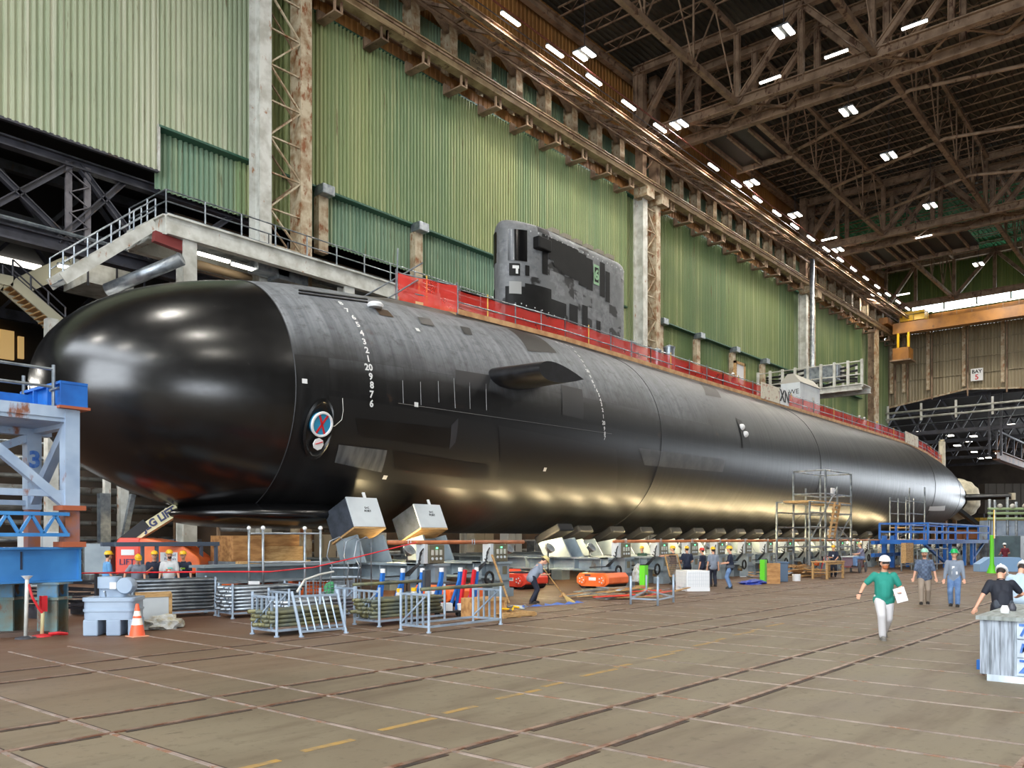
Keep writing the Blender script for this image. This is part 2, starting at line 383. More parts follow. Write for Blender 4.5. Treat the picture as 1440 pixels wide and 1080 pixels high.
# wall floodlight boxes on rusty stubs
for i, (px, lb) in enumerate(((458, 'just right of the nearest laced column'), (592, 'left of the black sail'), (933, 'left end of the middle green bay'), (985, 'second in the middle green bay'), (1035, 'third in the middle green bay'), (1077, 'last before the third column'))):
    p = onY(px, 300, W - .5)
    t = empty('wall_box', (p.x, W - .3, 0), label='grey box on a rusty stub post, ' + lb, cat='wall box')
    MB().box(-.35, .35, 0, .5, 19.5, 22.9).build('post', rusty_white, t)
    MB().box(-.45, .45, -.55, .35, 22.9, 23.5).build('housing', galv, t, bevel=.05)
sgn = empty('zone_sign', (44.6, 40.6, 35.6), label='pale square sign reading ZONE C hanging beside the walkway', cat='sign')
MB().box(-.8, .8, -.03, .03, -.85, .85).build('board', mat('dull_sign', S(122,108,82), .6), sgn)
def text(body, size, m, parent=None, loc=(0,0,0), rot=(pi/2,0,0), ext=.004, name='lettering', align='CENTER', bold=0):
    cu = bpy.data.curves.new(name, 'FONT'); cu.body = body; cu.size = size; cu.align_x = align; cu.align_y = 'CENTER'; cu.extrude = ext; cu.offset = bold
    cu.resolution_u = 3
    tmp = bpy.data.objects.new('tmp', cu); COL.objects.link(tmp)
    dg = bpy.context.evaluated_depsgraph_get(); me = bpy.data.meshes.new_from_object(tmp.evaluated_get(dg))
    bpy.data.objects.remove(tmp); me.materials.clear(); me.materials.append(m)
    o = bpy.data.objects.new(name, me); COL.objects.link(o); o.location = loc; o.rotation_euler = rot
    if parent: o.parent = parent
    return o
ink = mat('dark_ink', S(24,24,28), .6)
blue_ink = mat('blue_marker', S(40,90,170), .6, 0, S(90,130,190), 6)
text('ZONE\nC', .5, mat('faded_ink', S(70,60,46), .6), sgn, (0, -.05, .2))
# --- roof deck
def roof_mat(name, ca, cb, lit):
    return sheet_mat(name, ca, cb, lit, grime=ca)
rm = mat('dark_roof_deck', S(60,56,48), .7, 0, S(82,76,64), .3, st=(1,1,1))
rg = mat('green_lit_roof_deck', S(40,120,78), .7, 0, S(66,142,90), .4)  # green light on the far roof is put into the deck colour
def deck(x0, x1, y0, y1, z, per=.55, dep=.16):
    mb = MB(); ys = []; y = y0
    while y < y1:
        for dy, dd in ((0, 0), (.4*per, 0), (.5*per, dep), (.9*per, dep)): ys.append((y+dy, dd))
        y += per
    vs = []; fs = []
    for a, d in ys: vs += [(x0, a, z - d), (x1, a, z - d)]
    for i in range(len(ys)-1): fs.append((2*i, 2*i+2, 2*i+3, 2*i+1))
    return mb.add(vs, fs)
deck(-25, 120, -40, W + .5, 46.2).build('ceiling', rm, kind='structure')
deck(120, 146, -40, W + .5, 46.2).build('ceiling', rg, kind='structure')
# --- roof joists (open web, across the hall)
def joist(x, y0, y1, z, label, web=True, first=None):
    t = empty('roof_joist', (x, 0, z), label=label, cat='joist', group='open web roof joists')
    MB().bar((0, y0, 0), (0, y1, 0), .12, .1).build('bottom_chord', brown_steel, t)
    MB().bar((0, y0, .8), (0, y1, .8), .14, .1).build('top_chord', brown_steel, t)
    mb = MB(); y = y0; s = 0
    while y < y1 - 1.2:
        mb.bar((0, y, 0 if s else .8), (0, y+.9, .8 if s else 0), .05, .05); y += .9; s = 1 - s
    mb.build('web_zigzag', brown_steel, t); return t
j0 = joist(45.5, 0, 41.8, 45.0, 'rusty brown open web joist under the dark roof deck')
for k in range(1, 30):
    x = 45.5 + 3.4*k
    if abs(x-66.5) < 1 or abs(x-70) < .8: continue
    if x < 145: dup(j0, (x, 0, 45.0))
for k, o in enumerate(sorted([o for o in COL.objects if o.name.startswith('roof_joist')], key=lambda o: o.location.x)):
    o['label'] = 'rusty open web joist under the roof deck, ' + ORD[k] + ' from the bow end'
# --- trusses
def mk(mb, name, m, parent): return mb.build(name, m, parent)
def cross_truss(x, label, ylo=-6, yhi=41.2, zb=38.7, zt=44.8, w=.6):
    t = empty('roof_truss', (x, 0, 0), label=label, cat='truss')
    MB().ibeam((0, ylo, zb), (0, yhi, zb), w, .85, .1).build('bottom_chord', brown_steel, t)
    MB().ibeam((0, ylo, zt), (0, yhi, zt), w, .75, .1).build('top_chord', brown_steel, t)
    ys = [41.0, 36.6] + [36.6 - 5.45*k for k in range(1, 8)]
    for i, y in enumerate(ys):
        MB().ibeam((0, y, zb), (0, y, zt), .4, .45, .07, up=(0,1,0)).build('vertical', brown_steel, t)
        if i + 1 < len(ys):
            y2 = ys[i+1]
            a, b_ = ((y, zb), (y2, zt)) if i % 2 == 0 else ((y, zt), (y2, zb))
            MB().ibeam((0, a[0], a[1]), (0, b_[0], b_[1]), .45, .5, .08).build('diagonal', brown_steel, t)
    for i in range(1, len(ys), 2):
        pass
    for y in ys[2::2]:
        MB().box(-.05, .05, y-.9, y+.9, zb, zb+.9).build('gusset_plate', brown_steel, t)
    return t
cross_truss(66.5, 'nearest deep roof truss crossing the top right of the hall')
cross_truss(70.0, 'twin of the nearest deep roof truss, just behind it')
cross_truss(106.5, 'second pair of roof trusses, the nearer one')
cross_truss(110.0, 'second pair of roof trusses, the farther one')
cross_truss(141.5, 'last roof truss in front of the end wall')
# lateral lacing between the twin trusses
for xa, lab in ((66.5, 'nearest pair'), (106.5, 'second pair')):
    t = empty('truss_lacing', (xa, 0, 38.7), label='flat zigzag lacing between the %s of roof trusses' % lab, cat='bracing')
    y = 39; s = 0
    while y > -4:
        MB().bar((.2 if s else 3.3, y, 0), (3.3 if s else .2, y-2.7, 0), .2, .14).build('brace', brown_steel, t); y -= 2.7; s = 1-s
def long_truss(y, x0, x1, label, zb=38.7, zt=44.7, n=5):
    t = empty('long_truss', (x0, y, 0), label=label, cat='truss')
    L = x1 - x0
    MB().bar((0, 0, zb), (L, 0, zb), .42, .45).build('bottom_chord', brown_steel, t)
    MB().bar((0, 0, zt), (L, 0, zt), .3, .34).build('top_chord', brown_steel, t)
    for i in range(n):
        a, b_ = L*i/n, L*(i+1)/n; m_ = (a+b_)/2
        MB().bar((a, 0, zb), (a, 0, zt), .13, .13).build('vertical', brown_steel, t)
        MB().bar((a, 0, zb), (m_, 0, zt), .1, .1).build('diagonal', brown_steel, t)
        MB().bar((m_, 0, zt), (b_, 0, zb), .1, .1).build('diagonal', brown_steel, t)
    return t
names = {31.2: 'nearer to the green wall', 20.0: 'second from the green wall', 9: 'third from the green wall', -2: 'farthest from the green wall'}
for (a, b_, bay) in ((30, 66.2, 'in the nearest roof bay'), (70.3, 106.2, 'in the middle roof bay'), (110.3, 141.2, 'in the far roof bay')):
    for y in (31.2, 20.0, 9, -2):
        long_truss(y, a, b_, 'light lengthwise roof truss %s, %s' % (bay, names[y]))
bn = 0
for a in ((78.06,30.96),(73.44,19.4),(75.21,11.68)), ((88.85,31.4),(84.37,19.3),(86.2,13.38)), ((99.75,31.3),(94.54,19.3),(96.66,15.0)):
    bn += 1
    MB().path([(p[0], p[1], 38.6) for p in a] + [(a[2][0]+2, a[2][1]-12, 38.6)], .16, 8).build('tube_brace', brown_steel, smooth=True, label='bent steel tube tie under the middle roof bay, ' + ('first', 'second', 'third')[bn-1] + ' from the nearest truss', cat='bracing')
# dark soffit platforms between walkway and first long truss right after each twin truss
for xa, lab in ((71, 'after the nearest twin truss'), (110.6, 'after the second twin truss')):
    t = empty('crane_service_platform', (xa, 31.2, 38.4), label='dark high service platform with cross beams, ' + lab, cat='platform')
    MB().box(0, 7.5, -8 if xa > 100 else 0, 5.6, .35, .5).build('deck_plate', mat('dark_plate', S(40,34,30), .6), t)
    MB().ibeam((7.5, -8 if xa > 100 else 0, .1), (7.5, 5.6, .1), .3, .5).build('edge_beam', brown_steel, t)
    for k in range(7):
        y = -7 + 2*k
        if xa < 100 and y < 0: continue
        MB().ibeam((0, y, .15), (7.5, y, .15), .2, .35).build('cross_beam', brown_steel, t)
# --- high-bay lights
hb0 = None; HB = []
HBL = [((822,77),'above the left end of the hull walkway'), ((1102,45),'between the nearest roof trusses'), ((1193,157),'just past the nearest truss'), ((1250,220),'second past the nearest truss'), ((1308,290),'above the second twin truss'), ((1057,258),'over the walkway bay, nearer one'), ((1118,303),'over the walkway bay, farther one'), ((1178,352),'at the second truss near the wall'), ((1232,310+105),'before the end wall near the corner'), ((1376,372-0),'before the end wall, right one'), ((955,176),'at the wall end of the nearest truss')]
for (px, lb) in HBL:
    p = FP(px[0], px[1], 38.0 if px[1] > 0 else 38)
    if hb0 is None:
        hb0 = empty('high_bay_light', p, label='', cat='light', group=None)
        MB().box(-.75, .75, -.6, .6, .06, .18).build('housing', galv, hb0)
        MB().box(-.7, .7, -.55, -.2, -.02, .06).build('lamp_panel', glow, hb0); MB().box(-.7, .7, .2, .55, -.02, .06).build('lamp_panel', glow, hb0)
        MB().tube((0,0,.18), (0,0,7), .03, 5).build('hanger', dark_steel, hb0)
        o = hb0
    else: o = dup(hb0, p)
    o['label'] = 'twin panel high bay light, ' + lb; HB.append(p)
# truss-mounted tube lights (warm)
for i, (px, py) in enumerate(((994,155),(1046,136),(1083,112),(1176,76),(1286,35),(1270,414),(1299,313+20),(1166,336))):
    o = dup(tl0, FP(px, py, 41.0) if py < 300 else FP(px, py, 38.5), rz=pi/2)
    o['label'] = 'glowing tube light slung among the roof trusses, ' + ('leftmost of the nearest row','second from left of the nearest row','third from left of the nearest row','fourth of the nearest row','rightmost of the nearest row','beside the clerestory window','over the yellow crane','by the second truss')[i]
    o['group'] = 'tube lights among the roof trusses'
# --- end wall
XE = 145.8
corr(-40, 22.6, XE, 24.7, 35, .45, .1, 'y').build('wall_end', sh_end, kind='structure')
mb = MB(); ys = [22.6 + .225*k for k in range(int((42.5-22.6)/.225)+1)]; vs = []; fs = []
for i, y in enumerate(ys):
    zb = 24.7 + (25.35-24.7)*(y-22.6)/7.7 if y < 30.3 else 25.35 - (25.35-23.6)*(y-30.3)/11.5
    d = .1 if (i//1) % 2 else 0
    vs += [(XE-d, y, zb), (XE-d, y, 35)]
for i in range(len(ys)-1): fs.append((2*i, 2*i+2, 2*i+3, 2*i+1))
mb.add(vs, fs).build('wall_end', sh_end, kind='structure')
trim(MB().bar((XE-.2, 42, 23.5), (XE-.2, 30.3, 25.3), .3, .25).bar((XE-.2, 30.3, 25.3), (XE-.2, 22.6, 24.65), .3, .25).bar((XE-.2, 22.6, 24.65), (XE-.2, -40, 24.65), .3, .25), rusty_white)
corr(-40, 42.5, XE, 35, 38.2, .45, .1, 'y').build('wall_end', sh_endg, kind='structure')
corr(-40, 42.5, XE, 40.1, 46.2, .45, .1, 'y').build('wall_end', sh_endg, kind='structure')
MB().box(XE-.1, XE, 38.2, 42.5, 38.1, 40.2).build('wall_end', sh_endg, kind='structure')
skyglass = mat('clerestory_glass', (.9,1,1), .3, emis=(.80,.95,1.0), es=6)
for k in range(10):
    y1 = 38.0 - k*4.6
    MB().box(XE-.05, XE, y1-4.4, y1, 38.25, 40.05).build('window_%d' % (k+1), skyglass, kind='structure')
    MB().box(XE-.2, XE-.05, y1-4.6, y1-4.4, 38.2, 40.1).build('trim_%d' % (200+k), mat('green_mullion', S(80,96,50), .6), kind='structure')
for i, z in enumerate((27.6, 30.1, 32.7, 35.0)):
    trim(MB().box(XE-.3, XE-.1, -40, 42, z, z+.12), sh_end)
for k, y in enumerate((41.2, 39.3, 35.7, 30.6, 25.3, 20, 14)):
    t = empty('end_wall_post', (XE-.4, y, 24.2), label='tan post on the taupe end wall, ' + ('in the corner', 'first out of the corner', 'second out of the corner', 'left of the BAY 5 sign', 'right of the BAY 5 sign', 'second right of the BAY 5 sign', 'at the far right')[k], cat='post')
    MB().box(-.3, 0, -.25, .25, 1.5, 11).build('upright', rusty_white, t); MB().box(-.1, .1, -.6, -.4, .0, 11).build('rear_post', brown_steel, t)
bs = empty('bay_sign', (XE-.6, 28.8, 27.3), rz=-pi/2, label='white square sign reading BAY 5 on the end wall', cat='sign')
MB().box(-.85, .85, -.03, .03, -.95, .95).build('board', white, bs)
text('BAY', .75, ink, bs, (0, -.06, .45), bold=.02); text('5', 1.1, red, bs, (0, -.06, -.4), bold=.02)
# double white pipe across the opening
t = empty('pipe_rack', (XE-1.5, 0, 0), label='twin white pipes on hangers across the top of the far opening', cat='pipes')
for z in (22.4, 21.4): MB().tube((0, 43, z), (0, -30, z+.6), .17, 8).build('pipe', white_steel, t, smooth=True)
MB().tube((0, 43, 20.2), (0, -30, 21.2), .09, 6).build('conduit', galv, t, smooth=True)
for k in range(14): MB().box(-.12, .12, 41.5-5*k-.15, 41.5-5*k+.15, 20.9, 23.6).build('hanger', white_steel, t)
# yellow bridge crane in front of end wall
yc = mat('crane_yellow', S(160,106,40), .5, 0, S(128,84,34), .5, rust=S(96,64,30), rl=.62)
t = empty('bridge_crane', (138, 0, 0), label='long ochre overhead travelling crane in front of the end wall', cat='crane')
MB().box(0, 1.2, -39, 39, 33.7, 35.3).build('bridge_girder', yc, t)
MB().box(3.2, 4.2, -39, 39, 34.6, 36.7).build('bridge_girder', yc, t)
MB().box(1.2, 3.2, -39, 39, 35.3, 35.4).build('footwalk', brown_steel, t)
MB().box(-2.5, 5, 39.0, 40.3, 34.95, 35.9).build('end_truck', yc, t)
MB().box(.2, 2.5, 34.5, 38.0, 35.5, 36.9).build('hoist_motor', yellow, t)
mb = MB()
for k in range(40): mb.box(.0, .06, -38+2*k, -37.94+2*k, 35.3, 36.4)
mb.box(0, .06, -39, 39, 36.35, 36.43); mb.build('handrail', brown_steel, t)
MB().box(-1.5, 1.0, 36.3, 38.6, 29.4, 31.2).build('cab', yc, t)
MB().box(-1.6, 1.2, 36.0, 39.0, 29.2, 29.4).build('cab_floor', brown_steel, t)
for y in (36.7, 38.2): MB().bar((0, y, 31.2), (0, y, 33.7), .3, .3).build('cab_hanger', yellow, t)
t = empty('crane_light_bar', (141.0, 0, 36.9), label='long glowing strip light along the top of the ochre crane', cat='light')
MB().box(-.1, .1, 14, 34, 0, .12).build('strip', glow, t); MB().box(-.12, .12, 14, 34, .12, .25).build('housing', galv, t)
# --- beyond the end wall: the next bay
trim(MB().box(XE, 240, -40, 70, 27, 27.3), mat('black_roof', S(22,22,24), .8))
mb = MB(); mb.box(240, 240.4, 33, 80, 0, 27); mb.build('wall_far', mat('dim_far_wall', S(70,64,58), .8, 0, S(50,46,44), .2), kind='structure')
MB().box(XE, 240, 60, 60.4, 0, 27).build('wall_far', mat('dim_far_wall', S(70,64,58), .8), kind='structure')
fl0 = empty('far_bay_light', (160, 20, 22), label='small white lamp panel under the dark roof of the next bay', cat='light', group='lamps in the next bay')
MB().box(-.9, .9, -.5, .5, 0, .12).build('lamp_panel', glow, fl0); MB().box(-.95, .95, -.55, .55, .12, .25).build('housing', dark_steel, fl0)
for i, (px, py) in enumerate(((1295,608),(1336,613),(1369,614),(1351,604),(1379,630),(1423,598),(1346,627),(1370,636),(1390,644),(1379,645),(1404,638),(1405,649),(1416,645),(1362,621),(1386,653),(1430,652))):
    p = FP(px, py, 21.5)
    if i == 0: fl0.location = p
    else: dup(fl0, p)
for k, o in enumerate(sorted([o for o in COL.objects if o.name.startswith('far_bay_light')], key=lambda o: (o.location.x*FS - o.location.y*FC)/(o.location.x*FC + o.location.y*FS))):
    o['label'] = 'small white lamp under the dark roof of the next bay, ' + ORD[k] + ' from left'
for k, X in enumerate((150, 165, 182, 200, 220)):
    t = empty('far_bay_truss', (X, 0, 0), label='blackish roof truss in the next bay, ' + ('nearest', 'second', 'third', 'fourth', 'farthest')[k], cat='truss')
    MB().bar((0, -30, 19.5), (0, 58, 19.5), .5, .6).build('bottom_chord', dark_steel, t); MB().bar((0, -30, 25), (0, 58, 25), .5, .5).build('top_chord', dark_steel, t)
    for j in range(12):
        y = 50 - 6*j
        MB().bar((0, y, 19.5), (0, y-3, 25), .25).build('diagonal', dark_steel, t); MB().bar((0, y-3, 25), (0, y-6, 19.5), .25).build('diagonal', dark_steel, t)
t = empty('rusty_crane_girder', (150, 27, 0), label='rusty truss girder with lattice end running away in the next bay', cat='girder')
MB().ibeam((0, 0, 15.2), (70, 0, 15.2), 1.0, 1.4, .15).build('bottom_girder', mat('rusty_girder', S(132,84,48), .6, 0, S(84,58,42), .4), t)
MB().bar((0, 0, 19), (70, 0, 19), .5, .3).build('top_chord', dark_steel, t)
for j in range(10):
    MB().bar((7*j, 0, 16), (7*j, 0, 19), .25).build('vertical', dark_steel, t); MB().bar((7*j, 0, 16), (7*j+3.5, 0, 19), .2).build('diagonal', mat('rusty_girder', RUST), t)
for y in (-.8, .8): MB().bar((-1, y, 15), (-1, y, 25), .3).build('hanger_post', dark_steel, t)
for k, (Y, z) in enumerate(((52, 12), (50, 14.5))):
    t = empty('far_runway_beam', (150, Y, z), label=('lower' if k == 0 else 'upper') + ' tan rusty runway beam behind the propulsor cover', cat='beam')
    MB().ibeam((0,0,0), (85,0,0), .8, 1.3, .12).build('beam', mat('tan_rusty_beam', S(150,110,64), .6, 0, S(104,74,48), .5), t)  # tan rust colour mottled with brown
    for j in range(9): MB().box(10*j, 10*j+.8, .2, 1, -z, -.6).build('column', mat('tan_rusty_beam', RUST), t)

# ---- the sides of the hall behind and right of the viewer, with their daylight openings
sidew = mat('dim_side_wall', S(84,80,70), .8, 0, S(66,60,50), .2)
for y0, y1, z0, z1 in ((12,88.4,0,46.2),(-40,12,40,46.2)):
    MB().box(-45.4,-45,y0,y1,z0,z1).build('wall_behind', sidew, kind='structure')
for x0, x1, z0, z1 in ((-45,-6,0,46.2),(12,118,0,46.2),(-6,12,13,46.2),(118,240,8,46.2),(118,132,0,8)):
    MB().box(x0,x1,-40.4,-40,z0,z1).build('wall_right', sidew, kind='structure')
# ================= SUBMARINE =================
Y0 = 29.3; NX = 11.0
def sst(x, a, b): t = max(0, min(1, (x-a)/(b-a))); return t*t*(3-2*t)
def HZC(X): return 7.63 + .17*sst(X, 24, 36) - (.3*min(1, (30-X)/19)**2 if X < 30 else 0)
def HR(X):
    R = 5.18 + .17*sst(X, 24, 36)
    if X < 30: t = min(1, (30-X)/19); R = R*max(0, 1 - t**3)**.45
    if X > 98: s_ = min(1, (X-98)/36); R = R*(1 - .76*s_**2.05)
    return max(R, .02)
def HP(X, A, off=0):   # local to the boat's root
    r = HR(X) + off; return V((X - NX, -r*cos(A), HZC(X) + r*sin(A)))
def hit(px, py):
    u = (px-720)/FPX; w = (HZ-py)/FPX
    D = V((FC + u*FS, FS - u*FC, w)); X = 40
    for _ in range(25):
        R = HR(X); zc = HZC(X)
        a = D.y**2 + D.z**2; b = D.y*(-Y0) + D.z*(EYE-zc); c_ = Y0**2 + (EYE-zc)**2 - R*R
        disc = b*b - a*c_; t = (-b - sqrt(max(disc, 0)))/a
        X = .5*X + .5*max(11.05, min(141, D.x*t))
    P = V((0,0,EYE)) + D*t
    return X, atan2(P.z - zc, Y0 - P.y)
def hull_paint(name, dome=False):
    m, nt, b = newmat(name); uv = coords(nt, 'UV'); sep = N(nt, 'ShaderNodeSeparateXYZ'); nt.links.new(uv, sep.inputs[0])
    u, v = sep.outputs[0], sep.outputs[1]
    n1 = noise(nt, coords(nt, 'UV', (.12,.35,1)), 1, 4, .6)       # broad patches
    n2 = noise(nt, coords(nt, 'UV', (3.2,.12,1)), 1, 4, .7)       # ring streaks
    n3 = noise(nt, coords(nt, 'UV', (1,1,1)), 2.2, 6, .7)
    if dome:
        base = mix(nt, ramp(nt, n2, .45, .8), S(12,12,13), S(20,20,22))
        nt.links.new(base, b.inputs['Base Color'])
        nt.links.new(ramp(nt, n3, -1.0, 5.2), b.inputs['Roughness']); b.inputs['Specular IOR Level'].default_value = .85
        return m
    br = nt.nodes.new('ShaderNodeTexBrick'); nt.links.new(uv, br.inputs[0])
    br.inputs['Scale'].default_value = 1; br.inputs['Brick Width'].default_value = 3.4; br.inputs['Row Height'].default_value = 1.35
    br.inputs['Mortar Size'].default_value = .012; br.inputs['Color1'].default_value = (0,0,0,1); br.inputs['Color2'].default_value = (1,1,1,1)
    br.inputs['Mortar'].default_value = (.1,.1,.1,1); br.offset = .37
    # worn grey primer/dust zone on the upper flank of the fore body; edge height by noise
    edge = N(nt, 'ShaderNodeMath', operation='MULTIPLY_ADD'); nt.links.new(n1, edge.inputs[0]); edge.inputs[1].default_value = 3.0; nt.links.new(v, edge.inputs[2])
    e2 = N(nt, 'ShaderNodeMath', operation='MULTIPLY_ADD'); nt.links.new(br.outputs['Color'], e2.inputs[0]); e2.inputs[1].default_value = .55; nt.links.new(edge.outputs[0], e2.inputs[2])
    up = ramp(nt, e2.outputs[0], 2.6, 4.8)
    fore = N(nt, 'ShaderNodeMath', operation='MULTIPLY'); nt.links.new(up, fore.inputs[0])
    fz = N(nt, 'ShaderNodeMapRange'); nt.links.new(u, fz.inputs[0]); fz.inputs[1].default_value = 42; fz.inputs[2].default_value = 56; fz.inputs[3].default_value = 1; fz.inputs[4].default_value = .05
    nt.links.new(fz.outputs[0], fore.inputs[1])
    dark = mix(nt, ramp(nt, n2, .45, .75), S(15,15,16), S(25,25,26))
    grey = mix(nt, ramp(nt, n2, .35, .7), S(92,95,100), S(134,137,140))
    grey = mix(nt, ramp(nt, n3, .5, .75), grey, S(66,67,70))
    col = mix(nt, fore.outputs[0], dark, grey)
    scr = N(nt, 'ShaderNodeMath', operation='MULTIPLY'); nt.links.new(ramp(nt, n3, .56, .72), scr.inputs[0]); nt.links.new(ramp(nt, v, -1.0, 3.0), scr.inputs[1])
    s2 = N(nt, 'ShaderNodeMath', operation='MULTIPLY'); nt.links.new(scr.outputs[0], s2.inputs[0]); s2.inputs[1].default_value = .22
    col = mix(nt, s2.outputs[0], col, S(84,84,86))
    rs = N(nt, 'ShaderNodeMath', operation='MULTIPLY'); nt.links.new(ramp(nt, noise(nt, coords(nt,'UV',(.5,.5,1),(4,9,0)), 1.4, 4, .6), .66, .72), rs.inputs[0]); rs.inputs[1].default_value = .35
    col = mix(nt, rs.outputs[0], col, S(70,48,32))
    nt.links.new(col, b.inputs['Base Color']); b.inputs['Specular IOR Level'].default_value = .42
    rr = N(nt, 'ShaderNodeMapRange'); nt.links.new(n2, rr.inputs[0]); rr.inputs[1].default_value = .3; rr.inputs[2].default_value = .7; rr.inputs[3].default_value = .33; rr.inputs[4].default_value = .46
    r2 = N(nt, 'ShaderNodeMath', operation='MULTIPLY_ADD'); nt.links.new(fore.outputs[0], r2.inputs[0]); r2.inputs[1].default_value = .22; nt.links.new(rr.outputs[0], r2.inputs[2])
    nt.links.new(r2.outputs[0], b.inputs['Roughness'])
    bp = N(nt, 'ShaderNodeBump'); bp.inputs['Strength'].default_value = .22; bp.inputs['Distance'].default_value = .03
    nt.links.new(br.outputs['Fac'], bp.inputs['Height']); nt.links.new(bp.outputs[0], b.inputs['Normal'])
    return m
hull_m = hull_paint('worn_black_hull'); dome_m = hull_paint('smooth_black_dome', True)
gloss_black = mat('gloss_black_panel', S(12,12,13), .3, 0, S(20,20,21), .6, spec=.5)
flat_grey = mat('worn_grey_patch', S(84,86,88), .55, 0, S(58,60,62), 1.5, st=(3,1,.4))
sub = empty('submarine', (NX, Y0, 0), label='giant black submarine resting on grey cradles along the hall', cat='submarine')
def revolve(name, xs, m, nA=96, off=0, A0=-pi, A1=pi):
    vs = []; fs = []; uvs = []
    for X in xs:
        for k in range(nA+1): vs.append(HP(X, A0 + (A1-A0)*k/nA, off))
    for i in range(len(xs)-1):
        for k in range(nA):
            fs.append((i*(nA+1)+k, (i+1)*(nA+1)+k, (i+1)*(nA+1)+k+1, i*(nA+1)+k+1))
    me = bpy.data.meshes.new(name); me.from_pydata(vs, [], fs); me.materials.append(m)
    uvl = me.uv_layers.new(name='UVMap')
    for p in me.polygons:
        for li, vi in zip(p.loop_indices, p.vertices):
            i, k = divmod(vi, nA+1); uvl.data[li].uv = (xs[i], HR(30 if xs[i] < 105 else xs[i])*(A0 + (A1-A0)*k/nA))
    me.polygons.foreach_set('use_smooth', [True]*len(me.polygons)); me.update()
    # outward normals
    p = me.polygons[len(me.polygons)//2 + 5]; c_ = p.center; ax = V((c_.x, 0, HZC(c_.x + NX)))
    if (c_ - ax).dot(p.normal) < 0: me.flip_normals()
    o = bpy.data.objects.new(name, me); COL.objects.link(o); o.parent = sub; return o
seam = 17.8
xs = [11.0, 11.01, 11.04, 11.1, 11.2, 11.35, 11.6] + [12 + .5*k for k in range(20)]
xs = [x for x in xs if x < seam] + [seam]
revolve('bow_dome', xs, dome_m)
revolve('hull', [seam + .02] + [18.3+.5*k for k in range(8)] + [22 + k for k in range(84)] + [105 + 1.0*k for k in range(1, 30)], hull_m)
for X in (seam, 41.5, 66.0, 100.5, 117.0):
    mb = MB(); n = 96
    mb.path([HP(X, -pi + 2*pi*k/n, .004) for k in range(n)], .022, 4, True).build('seam_ring', mat('hull_seam', S(40,40,42), .6), sub)
MB().lathe([(HR(134)*1.0, 0), (1.0, 1.2), (.7, 2.5)], 24, (133.9-NX, 0, 7.8), Matrix.Rotation(pi/2, 3, 'Y')).build('tail_cone', hull_m, sub, smooth=True)
# propulsor under a cloth cover
cl = mat('cream_cloth', S(226,216,190), .8, 0, S(200,190,164), 1.2, bump=.3)
mb = MB(); n = 120; vs = []; fs = []
prof = [(2.0, 131.7), (2.6, 132.2), (2.95, 133.5), (2.95, 135.5), (2.6, 137), (1.7, 138), (.1, 138.2)]
for r, X in prof:
    for k in range(n):
        a = 2*pi*k/n; q = r*(1 + .02*sin(15*a)); vs.append((X-NX, q*cos(a), 7.8 + q*sin(a)))
for i in range(len(prof)-1): fs += [(i*n+k, i*n+(k+1) % n, (i+1)*n+(k+1) % n, (i+1)*n+k) for k in range(n)]
mb.add(vs, fs).build('propulsor_cover', cl, sub, smooth=True)
# stern planes & rudders
def foil(x0, chord, th, n=10):
    P = []
    for i in range(n+1):
        t = i/n; P.append((x0 + chord*t*t, th*(1.48*sqrt(t*t) - .63*t*t*1 - 1.76*t**4 + 1.42*t**6 - .51*t**8)*1.0))
    return P + [(x, -y) for x, y in reversed(P[1:-1])]
def wing(name, root, tip, span_axis, x0, c0, t0, x1, c1, t1, m, parent=None):
    parent = parent or sub
    a = foil(x0-NX, c0, t0); b_ = foil(x1-NX, c1, t1); n = len(a); mb = MB()
    f = (lambda p, s_: (p[0], s_, root[1] + p[1])) if span_axis == 'y' else (lambda p, s_: (p[0], root[1] + p[1], s_))
    vs = [f(p, root[0]) for p in a] + [f(p, tip) for p in b_]
    return mb.add(vs, [tuple(range(n)), tuple(range(2*n-1, n-1, -1))] + [(k, (k+1) % n, n+(k+1) % n, n+k) for k in range(n)]).build(name, m, parent, smooth='a')
pl = wing('stern_plane', (-1.2, 7.8), -7.8, 'y', 127.5, 4.0, .95, 128.6, 2.8, .8, gloss_black)
mb = MB().tube((129.6-NX, -7.8, 7.35), (129.6-NX, -7.8, 8.25), .42, 16); mb.build('plane_end_fitting', cl, sub, smooth='a')
wing('stern_plane', (1.2, 7.8), 7.8, 'y', 127.5, 4.0, .95, 128.6, 2.8, .8, gloss_black)
wing('rudder', (9.0, 0), 15.4, 'z', 125.0, 3.4, .8, 125.4, 2.6, .7, cl)
MB().lathe([(.05,0),(.3,.05),(.3,.16),(.05,.2)], 12, (126.4-NX, 0, 15.5)).build('rudder_cap', cl, sub)
mb = MB().bar((128.5-NX, -1.0, 6.6), (130-NX, -4.6, 3.2), 2.2, .45); mb.build('lower_fin', gloss_black, sub)
# chin array under the bow
mb = MB(); prof = []
for i in range(17):
    a = -pi/2 + pi*i/16; prof.append((abs(cos(a))**.6 + .001, sin(a)*(.5 if a < 0 else .6)))
mb.lathe(prof, 48, (20.3-NX, .2, 3.1), Matrix.Diagonal(V((4.7, 3.5, 1)))).build('chin_fairing', dome_m, sub, smooth=True)
